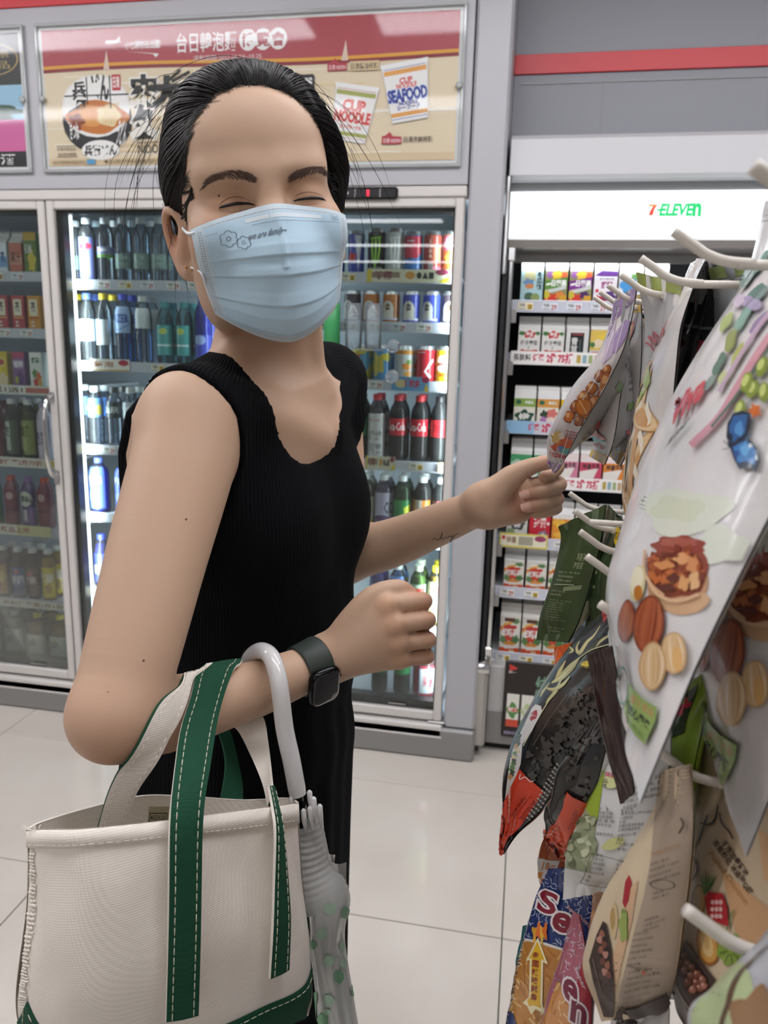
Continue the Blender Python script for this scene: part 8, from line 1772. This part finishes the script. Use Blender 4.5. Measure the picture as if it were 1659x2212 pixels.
edge = np.clip(1-np.minimum(np.minimum(g[:, 0], 1-g[:, 0])/0.075, np.minimum((1-g[:, 1])/0.055, g[:, 1]/0.05)), 0, 1)[:, None]
cv = cv*(1-np.clip(edge*6, 0, 1))+np.array(lin('#c3d2da'))*np.clip(edge*6, 0, 1)
MK = vcol_mat('mask_fabric', 0.75, 0.25)
nt = MK.node_tree; b = nt.nodes['Principled BSDF']; t = nt.nodes.new('ShaderNodeTexNoise'); t.inputs['Scale'].default_value = 900
gc = nt.nodes.new('ShaderNodeTexCoord'); nt.links.new(gc.outputs['Object'], t.inputs['Vector']); bn = nt.nodes.new('ShaderNodeBump'); bn.inputs['Strength'].default_value = 0.15; bn.inputs['Distance'].default_value = 0.0006
nt.links.new(t.outputs['Fac'], bn.inputs['Height']); nt.links.new(bn.outputs['Normal'], b.inputs['Normal'])
mb = MB(); mb.grid(p.reshape(111, 61, 3), cv.reshape(111, 61, 3)); mb.grid((p-n*0.0007).reshape(111, 61, 3), cv.reshape(111, 61, 3), flip=True)
obj('pleated_panel', mb, MK, mask, True)
A = Art(); A.L = 1; A.hold = True
ink = '#6d7a86'; weld = '#96a8b4'
for k in range(34):                                   # weld marks round the rim
    y = 0.05+0.9*k/34
    for x in (0.038, 0.052, 0.948, 0.962): A.rect(x-0.0038, y, x+0.0038, y+0.012, weld)
for k in range(64):
    x = 0.07+0.86*k/64
    A.rect(x, 0.958, x+0.0075, 0.964, '#8693a0')
    if k < 6 or 20 < k: A.rect(x, 0.878, x+0.0075, 0.884, '#8693a0')
    A.rect(x, 0.032, x+0.007, 0.037, weld)
A.hold = False; A.rect(0.32, 0.905, 0.80, 0.935, '#d3dde2')           # nose wire
def cloud(cx, cy, rr):
    a = np.linspace(0, 2*math.pi, 85); k = 1+0.26*np.abs(np.sin(a*3))
    A.line(np.stack([cx+rr*k*np.cos(a), cy+rr*1.25*k*np.sin(a)], 1), 0.0045, ink); A.ring(cx, cy, rr*0.36, rr*0.45, 0.28, ink, 16)
cloud(0.205, 0.815, 0.043); cloud(0.285, 0.765, 0.032)
A.text('we are family~', 0.315, 0.772, 0.535, 0.828, ink, 0.02, shear=0.15, rot=0.05, asp=0.8); A.text('OUT', 0.86, 0.90, 0.915, 0.94, weld, 0.01, mirror=True)
A.build('mask_print', msurf, vcol_mat('mask_ink', 0.7, 0.2), mask, me=0.05, dl=0.00006)
# ear loops
LO = mat('ear_loop', '#dfe3e6', 0.7)
def mloc(u, v): return msurf(np.array([[(u+1)/2, 1-v]]))[0][0]+HO
ta, tb = on_skin(396, 497, 0.55)[0], on_skin(430, 570, 0.55)[0]
lp = [mloc(-0.96, 0.05), on_skin(407, 505, 0.55)[0]+_v*0.003, on_skin(397, 496, 0.55)[0]+_v*0.002, hw((-0.074, -0.004, -0.004)), hw((-0.0745, -0.02, -0.026))]
o = obj('ear_loop', MB().tube(np.array(spline(lp, 24))-HO, 0.0014, 8), LO, mask, True)
lp = [hw((-0.0725, -0.045, -0.014)), on_skin(433, 588, 0.55)[0]+_v*0.002, on_skin(446, 620, 0.55)[0]+_v*0.002, mloc(-0.97, 0.93)]
obj('ear_loop', MB().tube(np.array(spline(lp, 20))-HO, 0.0012, 8), LO, mask, True)
# ================================================================== the wristwatch
wc = at(664, 1445, 0.7275); ax = unit(WR-f3)
wn_ = unit(-CF*math.cos(math.radians(28))+CD*math.sin(math.radians(28))); wn_ = unit(wn_-ax*(wn_ @ ax)); wt = np.cross(wn_, ax)
if wt @ CD > 0: wt = -wt
wat = thing('wristwatch', 'square black smartwatch with dark green strap on the near wrist', 'watch', tuple(wc))
def ringpts(rr, t0, off):
    q = np.linspace(0, 2*math.pi, 49)[:-1, None]; d = wn_*np.cos(q)+wt*np.sin(q); t = np.full((48, 1), 0.012)
    for _ in range(40): t = t+0.7*np.clip(-F(wc+ax*t0+d*t), -0.003, 0.01)[:, None]
    return list(ax*t0+d*(t+0.0006+off))
WRAD = np.linalg.norm(ringpts(0, 0, 0)[0])
band = []
for t0, off in ((-0.0108, 0.0), (-0.0112, 0.0014), (-0.0095, 0.0022), (0.0095, 0.0022), (0.0112, 0.0014), (0.0108, 0.0)): band.append(ringpts(0.0222, t0, off))
mb = MB(); mb.grid(np.array(band), wrap=True); obj('strap', mb, mat('strap_green', '#2c352f', 0.5), wat, True, fix=True)
def rrect(w, h, rad, n=7):
    o = []
    for cx, cy, a0 in ((w-rad, h-rad, 0), (-w+rad, h-rad, 90), (-w+rad, -h+rad, 180), (w-rad, -h+rad, 270)):
        for q in np.linspace(a0, a0+90, n): o.append((cx+rad*math.cos(math.radians(q)), cy+rad*math.sin(math.radians(q))))
    return o
def plate(layers):
    mb = MB(); L_ = [[ax*x+wt*y+wn_*(WRAD+z) for x, y in rrect(w, h, rad)] for z, w, h, rad in layers]
    mb.grid(np.array(L_), wrap=True); n = len(L_[0]); mb.f.append(tuple(range((len(L_)-1)*n, len(L_)*n))); return mb
obj('case', plate([(0.0022, 0.013, 0.016, 0.006), (0.002, 0.0158, 0.019, 0.008), (0.005, 0.0165, 0.0195, 0.0085), (0.008, 0.0158, 0.019, 0.008), (0.0092, 0.0145, 0.0178, 0.0075)]), mat('watch_case', '#17181a', 0.18, metal=0.7), wat, True, fix=True, sharp=60)
obj('screen', plate([(0.0088, 0.0146, 0.0178, 0.0075), (0.0100, 0.0138, 0.017, 0.007), (0.0104, 0.0125, 0.0157, 0.0062)]), mat('watch_glass', '#1d1d20', 0.06, coat=1.0, bump=(110, 0.03, 0.001)), wat, True, fix=True)
cc_ = ax*0.0165+wt*0.0075+wn_*(WRAD+0.0052)
obj('crown', MB().tube([cc_, cc_+ax*0.0022], 0.0032, 14), mat('watch_case', '#17181a'), wat, True, sharp=40)
# ================================================================== canvas tote
CANV = mat('canvas', '#eee6db', 0.85, spec=0.2)
def weave(m, sc=900, st=0.2):
    nt = m.node_tree; b = nt.nodes['Principled BSDF']; g = nt.nodes.new('ShaderNodeTexCoord'); mp = nt.nodes.new('ShaderNodeMapping'); mp.inputs['Rotation'].default_value = (0.3, 0.2, 0.8)
    nt.links.new(g.outputs['Object'], mp.inputs['Vector'])
    w1 = nt.nodes.new('ShaderNodeTexWave'); w1.inputs['Scale'].default_value = sc/5; w1.bands_direction = 'X'; w2 = nt.nodes.new('ShaderNodeTexWave'); w2.inputs['Scale'].default_value = sc/5; w2.bands_direction = 'Z'
    n3 = nt.nodes.new('ShaderNodeTexNoise'); n3.inputs['Scale'].default_value = 60; n3.inputs['Detail'].default_value = 5
    for w in (w1, w2, n3): nt.links.new(mp.outputs[0], w.inputs['Vector'])
    a = nt.nodes.new('ShaderNodeMath'); nt.links.new(w1.outputs['Fac'], a.inputs[0]); nt.links.new(w2.outputs['Fac'], a.inputs[1])
    a2 = nt.nodes.new('ShaderNodeMath'); nt.links.new(a.outputs[0], a2.inputs[0]); nt.links.new(n3.outputs['Fac'], a2.inputs[1])
    bn = nt.nodes.new('ShaderNodeBump'); bn.inputs['Strength'].default_value = st; bn.inputs['Distance'].default_value = 0.0005
    nt.links.new(a2.outputs[0], bn.inputs['Height']); nt.links.new(bn.outputs['Normal'], b.inputs['Normal'])
weave(CANV)
GREEN = mat('green_webbing', '#1d4a36', 0.8, spec=0.2); weave(GREEN, 1300, 0.3)
THREAD = mat('thread', '#d8d0bc', 0.7)
TB = at(340, 2260, 0.56)
tote = thing('tote_bag', 'cream canvas tote bag with dark green straps hanging on the forearm', 'bag', tuple(TB))
def tobj(name, mb, m, parent=tote, **k):
    o = obj(name, mb, m, parent, **k)
    if parent is tote: o.location = tuple(-TB)
    return o
def sheet(grid_, nu, nv):
    """grid of pixel+depth control points -> smooth grid of points"""
    g = np.array([[at(*q) for q in row] for row in grid_])
    g = np.stack([spline(row, nu) for row in g]); return np.stack([spline(g[:, j], nv) for j in range(nu)], 1)
FRONT = [[(64, 1794, .535), (100, 1793, .515), (190, 1791, .508), (358, 1773, .535), (520, 1752, .585), (620, 1739, .625), (640, 1736, .645)],
         [(62, 1920, .54), (105, 1925, .515), (200, 1925, .505), (362, 1915, .53), (525, 1900, .585), (628, 1885, .63), (648, 1880, .65)],
         [(48, 2075, .55), (95, 2080, .52), (195, 2080, .505), (360, 2070, .53), (535, 2050, .585), (648, 2030, .635), (668, 2025, .655)],
         [(36, 2180, .56), (85, 2190, .53), (190, 2200, .515), (356, 2200, .54), (540, 2165, .595), (655, 2140, .645), (672, 2132, .665)],
         [(60, 2270, .58), (110, 2300, .55), (200, 2330, .535), (356, 2320, .56), (540, 2260, .61), (645, 2205, .655), (662, 2195, .67)]]
SF = sheet(FRONT, 61, 49)
def surf(S):
    nv, nu = S.shape[:2]
    N_ = np.cross(np.gradient(S, axis=1), -np.gradient(S, axis=0)); N_ /= np.linalg.norm(N_, axis=2)[:, :, None]+1e-12
    def fn(uv):
        x, y = np.clip(uv[:, 0], 0, 1)*(nu-1), np.clip(1-uv[:, 1], 0, 1)*(nv-1)
        i, j = np.minimum(y.astype(int), nv-2), np.minimum(x.astype(int), nu-2); a, b = (y-i)[:, None], (x-j)[:, None]
        f = lambda T: (T[i, j]*(1-b)+T[i, j+1]*b)*(1-a)+(T[i+1, j]*(1-b)+T[i+1, j+1]*b)*a
        return f(S), f(N_)
    return fn, N_
ff, NF = surf(SF)
gy, gx = np.meshgrid(np.arange(49), np.arange(61), indexing='ij')
wob = 0.0012*np.sin(gx*0.23+gy*0.11)*np.sin(gy*0.19+1)+0.0007*np.sin(gx*0.5-gy*0.27)
SF = SF+NF*(wob*np.clip(gy/10, 0, 1))[:, :, None]; ff, NF = surf(SF)
mb = MB().grid(SF, flip=True); mb.grid(SF-NF*0.0022)
tobj('front_panel', mb, CANV, smooth=True, fix=False)
BACK = [[(66, 1790, .555), (92, 1777, .575), (180, 1750, .60), (299, 1722, .62), (400, 1722, .635), (525, 1730, .65), (618, 1726, .662), (640, 1736, .655)],
        [(64, 1950, .56), (92, 1930, .585), (180, 1910, .61), (299, 1890, .63), (400, 1890, .645), (525, 1885, .655), (625, 1880, .668), (648, 1880, .66)],
        [(40, 2160, .575), (70, 2150, .60), (180, 2150, .63), (299, 2150, .645), (400, 2150, .655), (540, 2130, .665), (650, 2125, .675), (670, 2126, .668)],
        [(62, 2268, .585), (100, 2268, .61), (180, 2270, .63), (299, 2270, .65), (400, 2260, .66), (540, 2230, .67), (645, 2200, .678), (662, 2195, .672)]]
SB = sheet(BACK, 49, 25); fb, NBk = surf(SB)
mb = MB().grid(SB, flip=True); mb.grid(SB-NBk*0.0022)
tobj('back_panel', mb, CANV, smooth=True)
# base gore closing the bottom
tobj('bottom_panel', MB().grid(np.stack([SF[-1][np.linspace(0, 60, 49).astype(int)], SB[-1]])), GREEN, smooth=True)
# hem band round the opening
def strip_on(fn, u0, u1, v0, v1, n, off, th=0.0016):
    uu = np.linspace(u0, u1, n); P = []
    for v, o in ((v0, off*0.2), (v0, off+th), (v1, off+th), (v1, off*0.2)):
        p, nn = fn(np.stack([uu, np.full(n, v)], 1)); P.append(p+nn*o)
    return np.array(P)
mb = MB(); mb.grid(strip_on(ff, 0.0, 1.0, 1.0, 0.928, 60, 0.0006)); mb.grid(strip_on(fb, 1.0, 0.0, 1.0, 0.91, 60, -0.0045))
tobj('rim_hem', mb, CANV, smooth=True, fix=False)
def stitches(path, L=0.0052, gap=0.0018, r=0.00042, nrm=None):
    P = np.asarray(path); d = np.concatenate([[0], np.cumsum(np.linalg.norm(np.diff(P, axis=0), axis=1))]); mb = MB(); s = 0.001
    while s+L < d[-1]:
        q = np.stack([np.interp([s, s+L*0.5, s+L], d, P[:, k]) for k in range(3)], 1); mb.tube(q, [r*0.7, r, r*0.7], 5); s += L+gap
    return mb
def sobj(name, mb, parent=tote, m=THREAD):
    o = tobj(name, mb, m, parent, smooth=True); o['kind'] = 'stuff'; return o
p, n = ff(np.stack([np.linspace(0.03, 0.97, 120), np.full(120, 0.942)], 1)); sobj('hem_stitching', stitches(p+n*0.0026, 0.004, 0.0016, 0.0003), m=CANV)
# green base: rises at the corners, drops in the middle
us = np.linspace(0, 1, 90)
top = np.interp(us, [0, 0.045, 0.085, 0.25, 0.40, 0.52, 0.75, 0.95, 1.0], [0.19, 0.245, 0.305, 0.10, 0.02, 0.13, 0.24, 0.345, 0.365])
P = []
for v, o in ((np.full(90, 0.0), 0.0004), (top*0.5, 0.0018), (top*0.97, 0.0018), (top, 0.0004)):
    p, n = ff(np.stack([us, np.maximum(v, 0.0)], 1)); P.append(p+n*o)
tobj('base_panel', MB().grid(np.array(P)), GREEN, smooth=True)
p, n = ff(np.stack([us[10:], np.maximum(top[10:]-0.022, 0)], 1)); sobj('base_stitching', stitches(p+n*0.0024))
p, n = ff(np.stack([np.linspace(0.012, 0.07, 30), np.linspace(0.05, 0.28, 30)], 1)); sobj('base_stitching', stitches(p+n*0.0024))
# frayed side seam at the left corner
mb = MB(); r = random.Random(2)
for k in range(46):
    v = 0.93-0.68*k/46; u0 = 0.015+0.006*math.sin(k*1.3)
    uu = np.linspace(u0, u0+r.uniform(0.04, 0.075), 7); p, n = ff(np.stack([uu, np.full(7, v)+0.002*np.sin(uu*200+k)], 1)); mb.tube(p+n*0.0007, r.uniform(0.0006, 0.0011), 5)
for k in range(14):
    p, n = ff(np.array([[r.uniform(0.03, 0.11), 0.985]])); a = p[0]+n[0]*0.001; mb.tube([a, a+UP*0.003+CR*r.uniform(-0.003, 0.003), a+UP*r.uniform(0.003, 0.008)+CR*r.uniform(-0.008, 0.008)], 0.0003, 4)
sobj('frayed_seam', mb, m=CANV)
# sewn label inside the back
A = Art(); A.rect(0, 0, 1, 1, '#b3aa8c'); A.rect(0.06, 0.06, 0.94, 0.72, '#2e2e2a'); A.rect(0.09, 0.1, 0.91, 0.68, '#b3aa8c'); A.text('MADE IN USA', 0.14, 0.4, 0.86, 0.62, '#3a3a34', 0.01)
q = at(322, 1742, 0.612), at(366, 1742, 0.618), at(318, 1790, 0.622)
A.build('inner_label', lambda uv: (q[2]+(q[1]-q[0])*uv[:, :1]+(q[0]-q[2])*uv[:, 1:], np.broadcast_to(-CF, (len(uv), 3))), PRINT, tote).location = tuple(-TB)
# straps: two edge lines each, green outside, canvas inside
def strap(name, Lp, Rp, n=70, th=0.0024, outer=True, st=True, label=None):
    L, R = spline([at(*q) for q in Lp], n), spline([at(*q) for q in Rp], n)
    T = np.gradient((L+R)/2, axis=0); Nn = np.cross(R-L, T); Nn /= np.linalg.norm(Nn, axis=1)[:, None]+1e-12
    if Nn[0] @ CF > 0: Nn = -Nn
    go, gi = (GREEN, CANV) if outer else (CANV, GREEN)
    W = np.stack([L, L*0.75+R*0.25, (L+R)/2, L*0.25+R*0.75, R], 1)
    for _ in range(4):                          # lie on the arm, not in it
        q = W.reshape(-1, 3); d = F(q); k = d < 0.0036
        if k.any():
            g_ = grad(F, q[k]); g_ /= np.linalg.norm(g_, axis=1)[:, None]+1e-9; q[k] += g_*(0.0036-d[k])[:, None]; W = q.reshape(W.shape)
    for _ in range(2): W[1:-1] = (W[:-2]+2*W[1:-1]+W[2:])/4
    L, R = W[:, 0], W[:, -1]
    Nn = np.cross(R-L, np.gradient((L+R)/2, axis=0)); Nn /= np.linalg.norm(Nn, axis=1)[:, None]+1e-12
    if Nn[0] @ CF > 0: Nn = -Nn
    bow = np.array([0, 0.0006, 0.0009, 0.0006, 0])[None, :, None]
    o = tobj(name, MB().grid(W+Nn[:, None]*(bow+th/2)), go, smooth=True)
    e = MB().grid(W-Nn[:, None]*th*0.5, flip=True)
    for E_ in (L, R): e.grid(np.stack([E_+Nn*th/2, E_-Nn*th*0.5], 1))
    o2 = obj('strap_lining', e, gi, o, True)
    if st:
        for w in (0.17, 0.83):
            pth = L*(1-w)+R*w+Nn*(th/2+0.0007); s_ = obj('strap_stitching', stitches(pth), THREAD if outer else CANV, o, True); s_['kind'] = 'stuff'
    return o
LF = [(358, 2206, .525), (362, 2060, .519), (364, 1917, .518), (366, 1774, .524), (378, 1655, .555), (398, 1519, .612), (424, 1464, .642), (448, 1450, .665), (456, 1462, .69), (462, 1520, .70), (486, 1560, .70), (513, 1575, .695), (541, 1631, .685), (569, 1694, .655), (580, 1745, .622)]
RF = [(428, 2192, .538), (432, 2060, .532), (434, 1917, .534), (438, 1758, .540), (454, 1655, .570), (474, 1531, .625), (505, 1446, .655), (520, 1440, .675), (530, 1450, .70), (540, 1500, .712), (556, 1530, .712), (571, 1555, .705), (579, 1599, .695), (584, 1655, .665), (590, 1712, .634)]
strap('front_handle', LF, RF)
LR_ = [(582, 2114, .590), (588, 2010, .586), (591, 1917, .588), (594, 1798, .592), (588, 1745, .604), (580, 1700, .63)]
RR_ = [(623, 2094, .610), (626, 1990, .607), (622, 1917, .606), (614, 1820, .605), (606, 1760, .612), (592, 1700, .64)]
strap('front_handle', LR_, RR_)
LB = [(208, 1800, .585), (231, 1718, .572), (263, 1647, .565), (295, 1567, .566), (320, 1503, .585), (368, 1467, .615), (424, 1452, .64), (445, 1450, .66), (450, 1490, .69), (455, 1560, .70), (474, 1590, .695), (488, 1655, .68), (470, 1754, .655)]
RB = [(268, 1790, .595), (295, 1710, .582), (338, 1647, .577), (366, 1587, .585), (392, 1519, .606), (412, 1478, .63), (444, 1461, .648), (465, 1458, .668), (476, 1490, .70), (484, 1555, .705), (499, 1583, .70), (521, 1686, .69), (524, 1744, .665)]
strap('back_handle', LB, RB, outer=False)
# ================================================================== folded umbrella hooked on the forearm
UB = at(645, 1712, 0.665)
um = thing('umbrella', 'folded clear umbrella with green dots and white crook handle hooked on the forearm', 'umbrella', tuple(UB))
def uobj(name, mb, m, parent=um, **k):
    o = obj(name, mb, m, parent, **k)
    if parent is um: o.location = tuple(-UB)
    return o
hp = [(548, 1505, .742), (536, 1470, .744), (534, 1440, .735), (543, 1418, .715), (563, 1406, .692), (584, 1417, .671), (598, 1453, .659), (606, 1500, .656), (615, 1575, .660), (630, 1645, .663), (643, 1716, .667)]
P = spline([at(*q) for q in hp], 60)
uobj('crook_handle', MB().tube(P, np.concatenate([[0.004, 0.0068], np.full(56, 0.0079), [0.0078, 0.0074]]), 20), mat('white_plastic', '#d9d7d6', 0.16, coat=0.6), smooth=True, sharp=50)
sh = [at(643, 1705, .667), at(655, 1800, .685), at(700, 2100, .74), at(726, 2300, .775)]
uobj('shaft', MB().tube(spline(sh, 20), 0.0042, 12), mat('shaft_black', '#15161a', 0.25, metal=0.6), smooth=True)
uobj('runner', MB().tube([at(645, 1738, .670), at(649, 1765, .675)], [0.0068, 0.0068], 14), mat('shaft_black', '#15161a'), smooth=True, sharp=40)
FILMU = clear_mat('umbrella_film', '#c9cfcc', 0.8, 0.2, ior=1.4, diffuse=0.62, dcol='#e2e3df')
CLf = [(633, 1790, .665), (636, 1850, .668), (640, 1920, .672), (652, 1985, .68), (667, 2048, .69), (678, 2120, .70), (686, 2200, .712), (694, 2290, .73), (706, 2400, .76)]
CRt = [(694, 1758, .675), (704, 1810, .68), (716, 1858, .683), (745, 1900, .685), (757, 1945, .69), (745, 2010, .70), (752, 2080, .708), (770, 2190, .722), (785, 2290, .74), (780, 2400, .77)]
CLf = [(x, y, d+0.012) for x, y, d in CLf]; CRt = [(x, y, d+0.012) for x, y, d in CRt]
n = 46
L, R = spline([at(*q) for q in CLf], n), spline([at(*q) for q in CRt], n)
def canopy(u, v, sg):
    t = np.clip(v, 0, 1)*(n-1); i = np.minimum(t.astype(int), n-2); w = (t-i)[:, None]
    l, r_ = L[i]*(1-w)+L[i+1]*w, R[i]*(1-w)+R[i+1]*w
    wd_ = np.linalg.norm(r_-l, axis=1)
    arc = np.sqrt(np.clip(1-(2*u-1)**2, 0, 1))
    fold = 0.0010*np.sin(v*225-u*9)*np.clip((0.33-v)*8, 0, 1)+0.0018*np.sin(u*14+v*9)*np.clip((v-0.3)*5, 0, 1)*arc+0.0010*np.sin(u*31-v*7)*np.clip((v-0.3)*5, 0, 1)
    return l*(1-u[:, None])+r_*u[:, None]-CF*(sg*(wd_*0.42*arc)+fold*(1 if sg > 0 else 0))[:, None]
def can_fn(uv):
    e = 1e-3; u, v = uv[:, 0], 1-uv[:, 1]
    p = canopy(u, v, 1); du = canopy(np.clip(u+e, 0, 1), v, 1)-canopy(np.clip(u-e, 0, 1), v, 1); dv = canopy(u, np.clip(v-e, 0, 1), 1)-canopy(u, np.clip(v+e, 0, 1), 1)
    nn = np.cross(du, dv); nn /= np.linalg.norm(nn, axis=1)[:, None]+1e-12; return p, nn
gu, gv = np.meshgrid(np.linspace(0, 1, 31), np.linspace(0, 1, 121))
mb = MB(); mb.grid(canopy(gu.ravel(), gv.ravel(), 1).reshape(121, 31, 3), flip=True); mb.grid(canopy(gu.ravel(), gv.ravel(), -1).reshape(121, 31, 3))
cnp = uobj('canopy', mb, FILMU, smooth=True)
# loose corners of the film at the right
for pts in ([(704, 1836, .69), (724, 1846, .695), (722, 1872, .692), (706, 1880, .69)], [(716, 1862, .69), (748, 1862, .70), (748, 1908, .70), (718, 1900, .692)], [(728, 1900, .69), (752, 1912, .698), (748, 1925, .70), (730, 1930, .692)], [(640, 1935, .665), (650, 1945, .662), (668, 1978, .665), (646, 1975, .668)], [(652, 1975, .664), (682, 1976, .66), (676, 2020, .668), (668, 2045, .672)]):
    q = [at(*p) for p in pts]; g = np.array([[(q[0]*(1-a)+q[1]*a)*(1-b)+(q[3]*(1-a)+q[2]*a)*b-CF*0.004*math.sin(math.pi*a)*(1-b) for a in np.linspace(0, 1, 9)] for b in np.linspace(0, 1, 9)])
    uobj('film_corner', MB().grid(g), FILMU, smooth=True)
for x, y in ((655, 1748), (669, 1742), (676, 1728), (677, 1722), (668, 1708), (690, 1738), (629, 1720)):
    uobj('rib_tip', MB().tube([at(x, y, .662), at(x+0.5, y+3, .6625), at(x+2, y+22, .664), at(x+6, y+50, .668)], [0.0012, 0.0024, 0.0024, 0.0014], 10), mat('white_plastic', '#d9d7d6'), smooth=True)
A = Art(); can_fn.c = np.zeros(3)
for x, y, rx, ry, c in ((712, 1962, 14, 13, 0), (745, 1971, 10, 13, 1), (696, 2016, 12, 12, 0), (676, 2040, 7, 10, 1), (709, 2074, 12, 13, 0), (737, 2042, 6, 10, 0), (730, 2109, 11, 15, 1), (761, 2138, 5, 14, 1), (683, 2152, 5, 10, 1), (710, 2159, 13, 13, 0), (698, 2200, 11, 14, 1), (740, 2080, 8, 9, 0), (706, 2184, 9, 8, 0)): A.ell(x, y, rx, ry, '#6f9b78' if c else '#a3bda6', 24)
o = A.build('green_dot', seen_fn(can_fn), vcol_mat('green_dots', 0.45, 0.3), um, me=8.0, dl=0.0001, lift=0.0007); o.location = tuple(-UB); o['kind'] = 'stuff'
